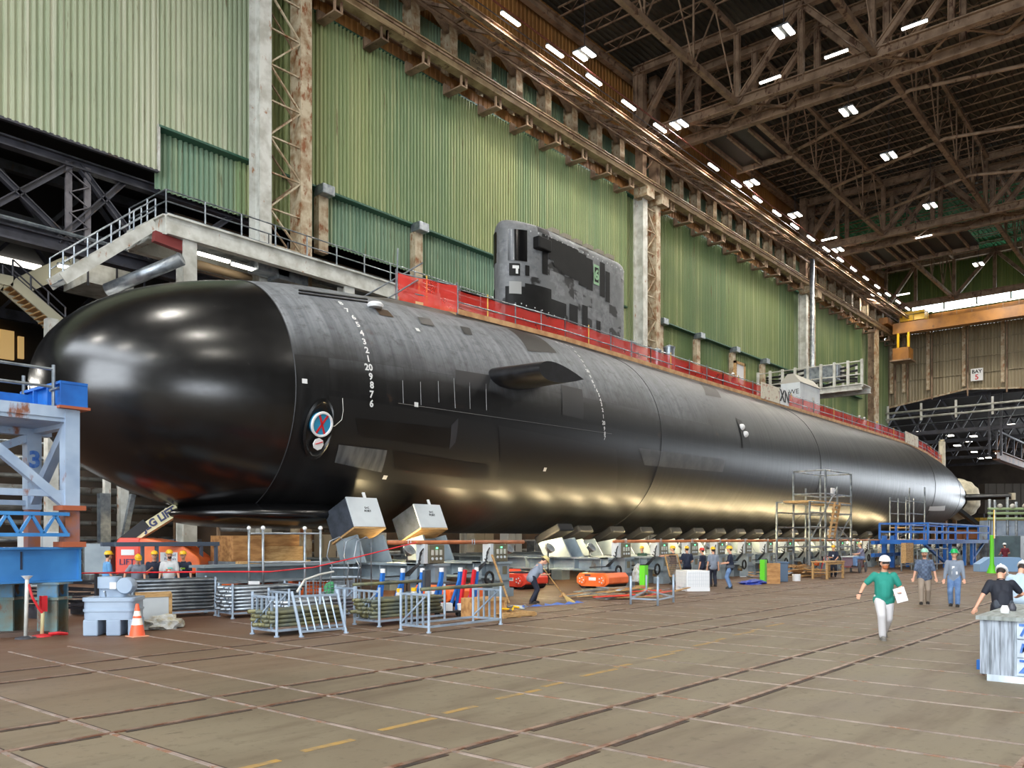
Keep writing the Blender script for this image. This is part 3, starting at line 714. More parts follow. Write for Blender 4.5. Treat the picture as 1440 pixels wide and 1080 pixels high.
# casing on top (free-flood deck) forward part with dark slot lines
mb = MB(); prof = []
vs = []; fs = []; xs = [22.5 + .5*k for k in range(14)] + [30 + 2*k for k in range(44)]
for X in xs:
    h = .22*sst(X, 22.5, 26)*(1 - sst(X, 104, 112)); wd = 2.25
    for j in range(9):
        y = -wd + 2*wd*j/8; zz = HZC(X) + sqrt(max(HR(X)**2 - y*y, 0)) - .02 + h*(1 - (abs(y)/wd)**4)
        vs.append((X-NX, y, zz))
for i in range(len(xs)-1): fs += [(i*9+j, (i+1)*9+j, (i+1)*9+j+1, i*9+j+1) for j in range(8)]
mb.add(vs, fs).build('deck_casing', mat('worn_deck', S(70,66,60), .7, 0, S(112,108,102), .7, rust=S(96,62,38), rl=.6), sub, smooth=True)
def hpatch(name, X0, X1, A0, A1, m, off=.012, nx=8, na=8, parent=None, label=None, skew=0):
    vs = []; fs = []
    for i in range(nx+1):
        for j in range(na+1):
            A = A0 + (A1-A0)*j/na; vs.append(HP(X0 + (X1-X0)*i/nx + skew*(j/na-.5), A, off))
    for i in range(nx):
        for j in range(na): fs.append((i*(na+1)+j, i*(na+1)+j+1, (i+1)*(na+1)+j+1, (i+1)*(na+1)+j))
    return MB().add(vs, fs).build(name, m, parent or sub, smooth=True, label=label, fixn=True)
def hp_px(name, p, q, m, off=.012, label=None):
    X0, A0 = hit(*p); X1, A1 = hit(*q); return hpatch(name, X0, X1, min(A0, A1), max(A0, A1), m, off, label=label)
deep = mat('recess_black', S(7,7,8), .5)
# torpedo shutter, fitted panels and worn patches on the near flank
def quad(name, pts, m, off=.014, n=8, label=None):
    H = [hit(*p) for p in pts]; vs = []; fs = []
    for i in range(n+1):
        for j in range(n+1):
            s_, t_ = i/n, j/n
            X = (H[0][0]*(1-s_) + H[1][0]*s_)*(1-t_) + (H[3][0]*(1-s_) + H[2][0]*s_)*t_
            A = (H[0][1]*(1-s_) + H[1][1]*s_)*(1-t_) + (H[3][1]*(1-s_) + H[2][1]*s_)*t_
            vs.append(HP(X, A, off))
    for i in range(n):
        for j in range(n): fs.append((i*(n+1)+j, i*(n+1)+j+1, (i+1)*(n+1)+j+1, (i+1)*(n+1)+j))
    return MB().add(vs, fs).build(name, m, sub, smooth=True, label=label)
quad('flank_panel', [(462,556),(694,596),(700,690),(455,668)], deep, .010)
quad('flank_panel', [(700,598),(866,632),(866,690),(700,672)], mat('flank_dark', S(18,18,19), .35), .010)
quad('recess', [(500,588),(634,602),(630,630),(505,612)], gloss_black, .02)
quad('recess_edge', [(634,598),(644,588),(640,622),(631,632)], mat('flank_edge', S(44,44,48), .5), .022)
quad('primer_patch', [(476,625),(544,633),(536,664),(470,650)], flat_grey, .02, label='lighter grey scuffed patch')
quad('hatch_outline', [(553,634),(686,654),(686,676),(556,660)], gloss_black, .02)
quad('dark_patch', [(712,462),(745,466),(783,497),(742,494)], mat('olive_black', S(34,30,24), .6), .02)
quad('dark_patch', [(980,538),(1000,542),(1014,560),(992,556)], mat('olive_black', S(34,30,24), .6), .02)
quad('grille', [(586,446),(604,449),(611,460),(592,456)], deep, .03); quad('grille', [(646,459),(660,462),(664,472),(652,470)], deep, .03)
quad('vent_strip', [(1034,588),(1042,592),(1056,630),(1044,630)], deep, .03)
for px, py in ((1042,601),(1047,611)):
    X, A = hit(px, py); p = HP(X, A, .05); MB().ball(p, .22, 10, 6).build('vent_cap', white, sub, smooth=True)
quad('dark_patch', [(640,520),(690,528),(686,548),(640,540)], mat('hull_dark_tile', S(36,36,38), .5), .016)
quad('dark_patch', [(788,541),(818,548),(820,590),(790,583)], mat('hull_dark_tile', S(36,36,38), .5), .016)
quad('grey_patch', [(898,630),(1020,646),(1016,664),(906,654)], mat('aft_grey', S(56,56,56), .5, 0, S(74,74,74), 1.4), .012)
quad('white_patch', [(1307,712),(1329,711),(1328,718),(1305,718)], white, .03, label='small white rectangle near the tail')
# inlet hatch with red/blue/white cover
X, A = hit(447, 603); ctr = HP(X, A, 0)
nrm = (HP(X, A, 1) - ctr).normalized(); tx = V((1,0,0)); tx = (tx - nrm*tx.dot(nrm)).normalized(); ty = nrm.cross(tx)
if ty.z < 0: ty = -ty
M3 = Matrix((tx, ty, nrm)).transposed()
MB().lathe([(.62,-.1),(.7,.06),(.62,.1),(.55,.02)], 28, ctr, M3 @ Matrix.Diagonal(V((.9,1.6,1)))).build('hatch_rim', gloss_black, sub, smooth='a')
disc = MB().lathe([(.01,.18),(.40,.18),(.42,.1),(.42,.0)], 24, ctr + ty*.2, M3, caps=True).build('hatch_cover', mat('cover_blue', S(40,140,180), .5), sub, label='round blue hatch cover with red cross and white rim')
mb = MB(); c2_ = ctr + ty*.2 + nrm*.19
for a in (pi/2-.5, pi/2+.5): d = (tx*cos(a) + ty*sin(a))*.42; mb.bar(c2_-d, c2_+d, .075, .02, up=nrm)
mb.build('cover_cross', red, disc)
MB().path([c2_ + (tx*cos(2*pi*k/28) + ty*sin(2*pi*k/28))*.42 for k in range(28)], .05, 5, True).build('cover_rim', white, disc)
c3 = ctr - ty*.52 + nrm*.16
mb = MB().lathe([(.22,0),(.22,.05)], 8, c3, M3); mb.build('small_cover', white, sub)
MB().bar(c3 - tx*.14 + nrm*.06, c3 + tx*.14 + ty*.1 + nrm*.06, .05, .03).build('small_cover_mark', red, sub)
hp = [hit(*p) for p in ((455,600),(470,599),(480,590),(482,577),(481,560))]
MB().path([HP(a_, b_, .03) for a_, b_ in hp], .012, 4).build('hose', white_steel, sub)
# bow plane
X, A = hit(690, 524); r = HP(X, A, -.4)
sail_black = mat('plane_black', S(22,22,24), .32, 0, S(38,38,42), 2)
tipP = None; best = None
for k in range(10, 80):
    yt = Y0 + r.y - .1*k; P = onX(763, 514, X + .35)
    dd = abs(P.y - yt)
    if best is None or dd < best[0]: best = (dd, yt)
bp_ = wing('bow_plane', (r.y, r.z), best[1]-Y0, 'y', X-.2, 3.6, .95, X+.1, 3.2, .85, sail_black)
# ---- draft marks
markm = mat('mark_white', S(214,214,212), .6)
def glyph(ch, size):
    cu = bpy.data.curves.new('g', 'FONT'); cu.body = ch; cu.size = size; cu.align_x = 'CENTER'; cu.align_y = 'CENTER'; cu.offset = .012; cu.resolution_u = 2
    tmp = bpy.data.objects.new('tmp', cu); COL.objects.link(tmp); dg = bpy.context.evaluated_depsgraph_get()
    me = bpy.data.meshes.new_from_object(tmp.evaluated_get(dg)); bpy.data.objects.remove(tmp)
    bm = bmesh.new(); bm.from_mesh(me); bmesh.ops.triangulate(bm, faces=bm.faces); bm.to_mesh(me); bm.free(); return me
def mark(ch, px, py, size):
    X, A = hit(px, py); me = glyph(ch, size); R = HR(X)
    for v_ in me.vertices:
        x_, y_ = v_.co.x, v_.co.y; v_.co = HP(X + x_, A + y_/R, .022)
    me.materials.append(markm); o = bpy.data.objects.new('draft_mark', me); COL.objects.link(o); o.parent = sub; return o
seq = ['8','7','6','5','4','3','2','1','20','9','8','7','6']
ys = [427,437,447,457,469,481,493,505,517,530,542,555,568]
xs_ = [479,488,497,503,508.5,512,515.5,517.5,518,521,522.5,522,522]
for ch, x_, y_ in zip(seq, xs_, ys): mark(ch, x_, y_, .36)
seq = ['8','7','6','5','4','3','2','1','20','9','8','7','6','5','4','3','2','1','20','9','8','7']
pts = [(783,482),(790,484),(797,486),(804,488.5),(809,495),(814,501),(818.5,508),(822,515),(826,522),(830,530),(833,537),(836,544),(839,549.5),(842,556),(844,563),(845.5,569),(847,577),(848,586),(848.5,595),(849.5,603),(850,610),(850,616)]
for ch, (x_, y_) in zip(seq[-len(pts):], pts): mark(ch, x_, y_, .27)
for px, py in ((585,569),(428,536),(541,671),(766,660),(587,464)):
    X, A = hit(px, py); hpatch('small_mark', X-.1, X+.1, A-.018, A+.018, markm, .02, 2, 2)
# faint chalk layout lines
for (a_, b_) in (((566,535),(567,567)),((591,537),(592,570)),((616,536),(617,566)),((638,532),(640,574)),((660,538),(661,575)),((683,540),(684,577)),((560,567),(860,610))):
    hs = []
    for k in range(7):
        t_ = k/6; hs.append(hit(a_[0]*(1-t_)+b_[0]*t_, a_[1]*(1-t_)+b_[1]*t_))
    MB().path([HP(x_, A_, .012) for x_, A_ in hs], .012, 3).build('chalk_line', mat('chalk', S(130,130,130), .8), sub)
# white cap / opening near the deck edge
X, A = hit(527, 434); p = HP(X, A, .05)
MB().lathe([(.3,0),(.34,.1),(.25,.2)], 14, p).build('deck_cap', white, sub, smooth='a')
X, A = hit(540, 440); hpatch('torn_opening', X-.35, X+.35, A-.05, A+.05, mat('rusty_hole', S(70,50,28), .8), .02)
# long slots of the casing near the front
for o_ in (0, 4):
    hs = [hit(420 + 16*k, 409 + 2.1*k + o_*1.0) for k in range(7)]
    MB().path([HP(x_, A_, .02) for x_, A_ in hs], .05, 4).build('deck_slot', deep, sub)
# ---- sail
def sy(s_):   # half width along the sail, s 0..1
    return 1.42*(1 - (1-min(s_/.24, 1))**2)**.5*(1 - .05*s_) * (1 if s_ < .86 else max(.05, (1 - ((s_-.86)/.14)**2.2)**.6))
SX0, SX1, SZ0, SZ1 = 33.9, 45.0, 12.4, 19.1
def sail_pt(s_, side, z, off=0):
    X = SX0 + (SX1-SX0)*s_; w_ = sy(s_)
    return V((X - NX, side*w_, z))
sl = [0, .003, .012, .03, .055, .09, .13, .18, .24] + [.24 + .62*k/12 for k in range(1, 13)] + [.89, .92, .95, .975, .99, 1.0]
ring = [(s_, -1) for s_ in sl] + [(s_, 1) for s_ in reversed(sl[1:-1])]
def sail_ring(z, inset=0, sc=1):
    P = [sail_pt(s_, sd, z) for s_, sd in ring]
    cx = (SX0+SX1)/2 - NX
    return [V((cx + (p.x-cx)*sc, p.y*(1-inset), z)) for p in P]
levels = [(SZ0, 0, 1), (18.55, 0, 1), (18.8, .05, .995), (18.98, .16, .985), (19.08, .34, .965), (19.12, .7, .9)]
nR = len(ring); vs = []; fs = []; uvs = []
arc = [0]; base = [sail_pt(s_, sd, 0) for s_, sd in ring]
for i in range(1, nR): arc.append(arc[-1] + (base[i]-base[i-1]).length)
zz = [SZ0 + (18.55-SZ0)*k/6 for k in range(7)]
lv = [(z, 0, 1) for z in zz] + levels[2:]
for z, ins, sc_ in lv: vs += sail_ring(z, ins, sc_)
for i in range(len(lv)-1): fs += [(i*nR+k, i*nR+(k+1) % nR, (i+1)*nR+(k+1) % nR, (i+1)*nR+k) for k in range(nR)]
fs.append(tuple((len(lv)-1)*nR+k for k in range(nR)))
def sail_paint():
    m, nt, b = newmat('patchy_sail_grey'); uv = coords(nt, 'UV')
    br = nt.nodes.new('ShaderNodeTexBrick'); nt.links.new(uv, br.inputs[0]); br.inputs['Scale'].default_value = 1
    br.inputs['Brick Width'].default_value = .9; br.inputs['Row Height'].default_value = .62; br.inputs['Mortar Size'].default_value = 0
    br.inputs['Color1'].default_value = (0,0,0,1); br.inputs['Color2'].default_value = (1,1,1,1)
    n3 = noise(nt, uv, 2.5, 5, .7); n4 = noise(nt, coords(nt,'UV',(.5,.8,1),(3,1,0)), 1, 3, .5)
    c1_ = mix(nt, ramp(nt, n3, .4, .65), S(126,128,130), S(92,94,98))
    c1_ = mix(nt, ramp(nt, br.outputs['Color'], .3, .9), c1_, S(104,106,108))
    ad = N(nt, 'ShaderNodeMath', operation='MULTIPLY_ADD'); nt.links.new(br.outputs['Color'], ad.inputs[0]); ad.inputs[1].default_value = .22; nt.links.new(n4, ad.inputs[2])
    c1_ = mix(nt, ramp(nt, ad.outputs[0], .72, .76), c1_, S(26,26,28))
    nt.links.new(c1_, b.inputs['Base Color']); b.inputs['Roughness'].default_value = .5; return m
me = bpy.data.meshes.new('sail'); me.from_pydata(vs, [], fs); me.materials.append(sail_paint()); uvl = me.uv_layers.new()
for p in me.polygons:
    for li, vi in zip(p.loop_indices, p.vertices): i, k = divmod(vi, nR); uvl.data[li].uv = (arc[k], lv[i][0])
me.polygons.foreach_set('use_smooth', [True]*len(me.polygons)); me.set_sharp_from_angle(angle=rad(40))
bm = bmesh.new(); bm.from_mesh(me); bmesh.ops.recalc_face_normals(bm, faces=bm.faces); bm.to_mesh(me); bm.free()
sail = bpy.data.objects.new('sail', me); COL.objects.link(sail); sail.parent = sub
def sail_panel(name, s0, s1, z0, z1, m, off=.03, label=None, parent=None, n=14):
    # s negative = far side of the nose
    vs = []; fs = []
    for i in range(n+1):
        s_ = s0 + (s1-s0)*i/n; sd = -1 if s_ >= 0 else 1; a = abs(s_)
        p = sail_pt(a, sd, 0); e = 1e-3
        q = sail_pt(min(a+e, 1), sd, 0); t_ = (q-p).normalized(); nn = V((-t_.y, t_.x, 0))*(-sd) if True else None
        nn = V((t_.y*sd*-1*-1, 0, 0)); nn = V((-abs(t_.y), sd*abs(t_.x), 0)).normalized()
        if a > .3: nn = V((abs(t_.y)*.0, sd, 0))
        for z in (z0, z1): vs.append((p.x + nn.x*off, p.y + nn.y*off, z))
    for i in range(n): fs.append((2*i, 2*i+2, 2*i+3, 2*i+1))
    return MB().add(vs, fs).build(name, m, parent or sail, smooth=True, label=label)
def s_px(px):  # near side of the sail
    lo, hi = 0.0, 1.0
    best = min(range(0, 1001), key=lambda k: abs((lambda P: 720 + FPX*(P[0]*FS - P[1]*FC)/(P[0]*FC + P[1]*FS))((SX0 + (SX1-SX0)*k/1000, Y0 - sy(k/1000))) - px))
    return best/1000
sb = mat('sail_window_black', S(8,8,10), .16, spec=.6); sd2 = mat('sail_black', S(13,13,14), .55, 0, S(20,20,21), 2, spec=.25)
sail_panel('nose_window', -.24, s_px(741), 16.85, 18.5, sb, .04, 'glossy black curved nose panel')
sail_panel('nose_opening', s_px(716), s_px(731), 16.05, 16.7, sd2, .04)
sail_panel('nose_opening', s_px(738), s_px(744), 16.1, 16.65, sd2, .04)
sail_panel('lower_black_band', -.24, s_px(738), 12.6, 15.5, sd2, .02)
sail_panel('lower_black_band', s_px(738), s_px(775), 12.6, 15.7, sd2, .02); sail_panel('lower_black_band', s_px(775), s_px(796), 12.6, 15.2, sd2, .02)
sail_panel('primer_patch', s_px(716), s_px(733), 15.1, 15.75, mat('light_primer', S(150,150,148), .6), .03)
sail_panel('black_strip', s_px(762), s_px(770), 16.4, 18.55, sd2, .03)
for a_, b_, z0, z1 in ((771,778,17.3,18.5),(778,788,17.0,18.5),(788,800,16.8,18.5),(800,813,16.75,18.5),(813,824,16.55,18.4),(824,833,16.5,18.3),(843,850,16.4,18.4),(851,857,16.2,18.0),(800,812,14.0,15.3),(818,826,14.2,15.5),(838,844,14.0,14.9)):
    sail_panel('black_panel', s_px(a_), s_px(b_), z0, z1, sd2, .03)
gr = mat('pale_green_mark', S(150,190,150), .5)
sg = sail_panel('green_frame', s_px(834), s_px(842), 16.95, 18.1, gr, .045); sail_panel('frame_centre', s_px(835.3), s_px(840.8), 17.1, 17.95, sd2, .05)
P = sail_pt(s_px(838), -1, 17.5); text('6', .8, gr, sail, (P.x, P.y-.06, P.z), bold=.03)
sail_panel('green_base_patch', s_px(846), s_px(856), 12.6, 13.6, mat('green_primer', S(70,130,90), .6), .03)
P = sail_pt(.012, -1, 15.55)
mb = MB(); s1_, s2_ = s_px(721), s_px(729)
sail_panel('white_mark', s_px(720.5), s_px(729.5), 16.42, 16.58, markm, .06); sail_panel('white_mark', s_px(725), s_px(728.5), 16.15, 16.44, markm, .06)
P = sail_pt(s_px(757), -1, 17.9); MB().box(P.x-.35, P.x+.75, P.y-.35, P.y+.1, 17.6, 18.25).build('side_fitting', sd2, sail, bevel=.06)
sp_ = sail_pt(.06, -1, 14.6); st1 = MB().ball((0,0,0), .045, 5, 4).build('stud', markm, sail, loc=sp_)
for k in range(1, 40):
    s_ = .06 + .9*(k/40); q_ = st1.copy(); COL.objects.link(q_); q_.location = sail_pt(s_, -1, 14.6 - 1.0*s_ if k % 2 else 18.5)
mb = MB()
for k in range(6): s_ = .3 + .1*k; p = sail_pt(s_, -1, 18.95); mb.box(p.x-.3, p.x+.35, p.y+.2, p.y+.9, 19.0, 19.25)
mb.build('top_fittings', mat('dusty_top', S(150,142,126), .8), sail)
# ---- guard fence with red netting along the deck (thing of its own: stands on the hull)
def net_mat():
    m, nt, b = newmat('red_netting'); co = coords(nt, 'Object')
    n = noise(nt, co, .8, 4, .6); nt.links.new(mix(nt, ramp(nt, n, .35, .7), S(236,60,42), S(190,34,26)), b.inputs['Base Color'])
    b.inputs['Roughness'].default_value = .7
    al = N(nt, 'ShaderNodeMapRange'); nt.links.new(n, al.inputs[0]); al.inputs[1].default_value = .3; al.inputs[2].default_value = .65; al.inputs[3].default_value = .4; al.inputs[4].default_value = .85
    nt.links.new(al.outputs[0], b.inputs['Alpha']); return m
net = net_mat(); plank = mat('fence_plank', S(204,160,112), .75, 0, S(178,128,84), 2)
def fence(p, q, label, n, h=1.15, seed=0, base=0):
    p = V(p); q = V(q); t = empty('guard_fence', p, label=label, cat='fence'); d = q - p; rnd = random.Random(seed)
    mb = MB(); N_ = n*6; vs = []; fs = []; side = V((-d.y, d.x, 0)).normalized()
    for i in range(N_+1):
        f = i/N_; w_ = .07*sin(i*1.3+seed) + .05*sin(i*.7)
        for j in range(3):
            z = h*.95*j/2*(1 - .05*abs(sin(i*pi/6))); vs.append(d*f + side*(w_*(1 if j < 2 else .3)) + V((0,0,.05+z)))
    for i in range(N_): fs += [(3*i+j, 3*i+3+j, 3*i+4+j, 3*i+1+j) for j in range(2)]
    mb.add(vs, fs).build('netting', net, t, smooth=True, fixn=False)
    for i in range(n+1):
        b_ = d*(i/n) + side*-.05
        MB().tube(b_, b_ + V((0,0,h+.15)), .035, 6).build('post', yellow_wood if i % 3 == 1 else galv, t)
    for z in (.55, h): MB().tube(V((0,0,z)) + side*-.08, d + V((0,0,z)) + side*-.08, .03, 6).build('rail', galv, t)
    MB().bar(V((0,0,.1)) + side*-.1, d + V((0,0,.1)) + side*-.1, .06, .24).build('toe_board', plank, t)
    return t
yellow_wood = mat('yellow_post', S(214,170,80), .6)
def dz(X, y=-1.9): return HZC(X) + sqrt(max(HR(X)**2 - y*y, .1)) + .1
st_ = [28.6, 37, 46, 56, 66, 76, 86, 95, 103, 110.5, 117.5]
wh = ['at the front, forward of the sail','beside the sail nose','beside the sail','just behind the sail','left of the vent stacks','over the middle of the hull','left of the white cabin','below the white cabin','right of the white cabin','at the tail end']
for i in range(10):
    a, b_ = st_[i], st_[i+1]
    fence((a, Y0-1.95, dz(a)), (b_, Y0-1.95, dz(b_)), 'red netting guard fence on the hull, ' + wh[i], 4, seed=i)
fence((28.6, Y0-1.95, dz(28.6)), (26.3, Y0-.3, dz(26.3, 0)+.15), 'short red netting front end of the guard fence, angled across the bow deck', 2, 1.35, seed=20)
fence((26.3, Y0-.3, dz(26.3, 0)+.15), (34, Y0+1.9, dz(34)), 'red netting guard fence on the far side of the deck, forward of the sail', 4, 1.35, seed=21)
for a, b_, lb in ((45.5, 66, 'behind the sail'), (66, 90, 'amidships'), (90, 112, 'towards the tail')):
    fence((a, Y0+1.9, dz(a)), (b_, Y0+1.9, dz(b_)), 'far side red netting guard fence ' + lb, 6, 1.3, seed=int(a))
t = empty('scaffold_pole', (26.3, Y0-.3, dz(26.3,0)), label='tall slanting scaffold poles at the front tip of the guard fence', cat='scaffold')
MB().tube((0,0,0), (0.1,0,2.6), .04, 6).build('pole', galv, t); MB().tube((-1.5,.6,.1), (1.4,-.3,2.2), .04, 6).build('pole', galv, t); MB().tube((-1.0,-.3,-.1), (.8,-.6,1.2), .04, 6).build('pole', galv, t)
# things on the deck
for i, (px, py, h, r) in enumerate(((888,468,1.6,.35),(924,476,1.7,.3),(941,484,2.2,.38))):
    p = onY(px, py, Y0); zb = dz(p.x, 0)
    MB().lathe([(r,0),(r,h),(r*1.1,h),(r*1.1,h+.12),(.05,h+.3)], 14).build('vent_stack', galv, loc=(p.x, Y0, zb-.15), smooth='a', label='silver vent stack standing on the deck, ' + ('leftmost, by the column','middle one','right and tallest one')[i], cat='vent')
p = onY(1040, 500, Y0)
t = empty('door_frame', (p.x, Y0, dz(p.x,0)), label='light timber door frame standing on the deck behind the netting', cat='frame')
MB().box(-.9,-.7,-.1,.1,-.1,2.9).box(.7,.9,-.1,.1,-.1,2.9).box(-.9,.9,-.1,.1,2.7,2.9).build('frame', wood, t); MB().box(-.7,.7,-.03,.03,1.2,2.7).build('panel', white, t)
# white cabin
a = onY(1125, 560, Y0-1.2); b2 = onY(1153, 570, Y0-1.2); cw = onX(1098, 560, a.x).y - a.y
t = empty('white_cabin', (a.x, Y0-1.2, dz(a.x,-1.2)), label='white gable roofed cabin marked 3 WE on the deck, between netting and platform', cat='cabin')
L = b2.x - a.x
ch_ = onY(1125, 537, Y0-1.2).z - dz(a.x,-1.2)
MB().box(0, L, 0, cw, 0.1, ch_).build('body', light_grey, t)
MB().extr([(0,-.1,ch_),(0,cw+.1,ch_),(0,cw*.65,ch_+.8),(0,cw*.35,ch_+.8)], (L,0,0)).build('roof', mat('cabin_roof', S(176,172,160), .7), t)
text('3  WE', .6, ink, t, (-.02, cw*.5, ch_*.7), (pi/2, 0, -pi/2)); MB().box(L*.6, L*.7, -.03, 0, .9, 1.7).build('notice', white_steel, t)
bann = mat('banner_print', S(214,206,186), .7, 0, S(160,96,70), 2.2, lo=.55, hi=.7, rust=S(60,60,66), rl=.62)
for (p1, p2, lb, tx_) in (((1070,552),(1096,562),'pale printed banner hung on the netting left of the white cabin',''),((1097,562),(1109,568),'narrow banner with big black letters below the white cabin','XN'),((1273,625),(1291,632),'pale cloth banner on the netting near the tail','')):
    a = onY(p1[0], p1[1], Y0-2.1); b2 = onY(p2[0], p2[1], Y0-2.1); L = b2.x - a.x
    t = empty('banner', (a.x, Y0-2.12, dz(a.x)), label=lb, cat='banner')
    s_ = (dz(b2.x) - dz(a.x)); MB().extr([(0,0,.1),(L,0,.1+s_),(L,0,1.35+s_),(0,0,1.35)], (0,.03,0)).build('cloth', white if tx_ else bann, t)
    if tx_: text(tx_, 1.3, ink, t, (L/2, -.02, .75), bold=.04)
# green deck-side painted name lettering left out of reach: none
# ================= THE NEIGHBOURING HALL BEHIND THE OPEN WALL BAYS =================
dkwall = mat('dark_patchy_wall', S(46,42,40), .8, 0, S(66,56,44), .25, rust=S(120,92,50), rl=.66)  # dark wall colour with random brown and ochre patches
MB().box(-60, 146, 88, 88.4, 0, 24).build('wall_back', dkwall, kind='structure')
MB().box(-60, 146, 42.7, 88, 23.9, 24.1).build('ceiling', mat('black_roof', S(22,22,24), .8), kind='structure')
MB().box(29, 146, 60, 60.3, 0, 24).build('wall_back', dkwall, kind='structure')
# truss girder along the opening
t = empty('opening_truss', (-12, 43.2, 0), label='dark riveted truss girder spanning the opening under the pale green wall', cat='truss')
MB().ibeam((0,0,20.6), (40,0,20.6), .5, .5, .08).build('top_chord', dark_steel, t)
MB().ibeam((0,0,16.4), (40,0,16.4), .6, .7, .1).build('bottom_chord', dark_steel, t)
MB().tube((0,-.5,16.9), (40,-.5,16.9), .1, 6).build('pipe', galv, t)
def laced_post(p, z0, z1, w_=.9, m=None):
    m = m or mat('grey_riveted', S(112,108,112), .5, 0, S(84,80,84), 2)
    mb = MB(); mb.bar((p-w_/2,0,z0), (p-w_/2,0,z1), .14, .3); mb.bar((p+w_/2,0,z0), (p+w_/2,0,z1), .14, .3)
    z = z0; s = 0
    while z < z1-.5: mb.bar((p-w_/2 if s else p+w_/2, -.12, z), (p+w_/2 if s else p-w_/2, -.12, z+.5), .08, .05); z += .5; s = 1-s
    return mb
for X, lp in ((8.5, 0), (19.7, 1)):
    pz = X + 12 - 0
    laced_post(X + 12 - 1.5, 16.6, 20.6).build('laced_vertical', mat('grey_riveted', S(112,108,112)), t)
PXs = [2.5+0, 13.7, 25.0]
Xm = 30.2
for a, b_ in (((Xm-11.2+.2, 16.6), (Xm-5.6, 20.6)), ((Xm-5.6, 20.6), (Xm-.3, 16.6)), ((Xm, 20.6), (Xm+4, 16.5)), ((Xm-.2, 20.6), (Xm-4.7, 16.6)), ((Xm+4, 16.5), (Xm+8.5, 20.6)), ((4, 20.6), (9, 16.5)), ((Xm-1, 16.6), (Xm+2.2, 20.4))):
    MB().ibeam((a[0],0,a[1]), (b_[0],0,b_[1]), .3, .3, .06).build('diagonal', dark_steel, t)
for k, (y, z) in enumerate(((52, 20), (62, 20), (74, 20))):
    t = empty('dark_roof_girder', (-20, y, z), label='blackened roof girder inside the side hall, ' + ('nearest','middle','farthest')[k], cat='girder')
    MB().bar((0,0,0), (60,0,0), .5, .8).build('chord', dark_steel, t); MB().bar((0,0,3), (60,0,3), .5, .5).build('top_chord', dark_steel, t)
    for j in range(12): MB().bar((5*j,0,0), (5*j+2.5,0,3), .22).build('diagonal', dark_steel, t); MB().bar((5*j+2.5,0,3), (5*j+5,0,0), .22).build('diagonal', dark_steel, t)
# strip skylights / windows in the back wall of the side hall
lit = mat('frosted_daylight_strip', (1,.97,.9), .4, emis=(1,.95,.85), es=2.6)
amb = mat('amber_lit_window', (.9,.7,.4), .5, 0, emis=(1,.62,.22), es=.45)
for i, (p, q, Y) in enumerate((((-30,318),(40,338),80),((-10,346),(105,372),80),((-10,358),(58,376),72))):
    a = onY(p[0], p[1], Y); b_ = onY(q[0], q[1], Y)
    MB().box(a.x, b_.x, Y-.1, Y, min(a.z,b_.z)-.4, min(a.z,b_.z)+.5).build('window_%d' % (20+i), lit, kind='structure')
for i, (x0, y0, x1, y1) in enumerate(((10,462,30,500),(36,470,44,500),(2,440,8,470))):
    a = onY(x0, y1, 86); b_ = onY(x1, y0, 86)
    MB().box(a.x, b_.x, 87.7, 87.95, a.z, b_.z).build('window_%d' % (30+i), amb, kind='structure')
for px, py, Y, lb in ((190,282,60,'left of a close pair'), (198,283,60,'right of a close pair'), (88,326,56,'single below the riveted truss')):
    p = onY(px, py, Y); t = empty('spot_lamp', p, label='small glaring lamp in the dark side hall, ' + lb, cat='light')
    MB().ball((0,0,0), .16, 10, 6).build('bulb', glow, t); MB().lathe([(.3,.0),(.16,.3)], 12).build('shade', galv, t); MB().tube((0,0,.3),(0,0,3),.03,5).build('hanger', dark_steel, t)
# mezzanine walkway with railings
def railing(p, q, n, m, t, h=1.1, r=.035):
    p = V(p); q = V(q)
    for i in range(n+1): b_ = p.lerp(q, i/n); MB().tube(b_, b_ + V((0,0,h)), r*1.2, 6).build('post', m, t)
    for z in (h*.5, h): MB().tube(p + V((0,0,z)), q + V((0,0,z)), r, 6).build('rail', m, t)
mz = empty('mezzanine', (20, 38, 0), label='long white steel mezzanine with grey railings in front of the green wall', cat='mezzanine')
MB().ibeam((0,0,16.95), (46,0,16.95), .4, .95, .08).build('edge_beam', white_steel, mz)
MB().ibeam((0,3.6,16.95), (46,3.6,16.95), .4, .95, .08).build('edge_beam', white_steel, mz)
MB().box(0, 46, -.1, 3.7, 17.42, 17.5).build('deck', galv, mz)
MB().ibeam((0,0,16.95), (0,3.6,16.95), .3, .95, .08).build('cross_beam', white_steel, mz)
railing((0,0,17.5), (46,0,17.5), 23, galv, mz); railing((0,0,17.5), (0,3.6,17.5), 2, galv, mz)
for x in (1.2, 10.9, 21, 33, 45):
    MB().ibeam((x,.3,0), (x,.3,16.5), .7, .7, .1, up=(0,1,0)).build('column', white_steel, mz)
MB().bar((-.5,.2,16.3),(1.6,.2,16.1), .3, .5).build('red_bracket', mat('oxide_red', S(120,46,44), .6), mz)
stt = empty('mezzanine_stair', (20, 39, 0), label='white stair with grey handrails dropping left from the mezzanine end', cat='stair')
for y in (0, 1.4):
    MB().bar((0,y,17.2), (-4.2,y,13.6), .12, .5).build('stringer', white_steel, stt)
    for i in range(5): a = V((0,y,17.3)).lerp(V((-4.2,y,13.7)), i/4); MB().tube(a, a+V((0,0,1.1)), .04, 6).build('post', galv, stt)
    for z in (.6,1.1): MB().tube((0,y,17.3+z), (-4.2,y,13.7+z), .035, 6).build('rail', galv, stt)
for k in range(14): MB().box(-.3*k-.3, -.3*k, 0, 1.4, 17.2-.26*k-.28, 17.2-.26*k-.24).build('tread', galv, stt)
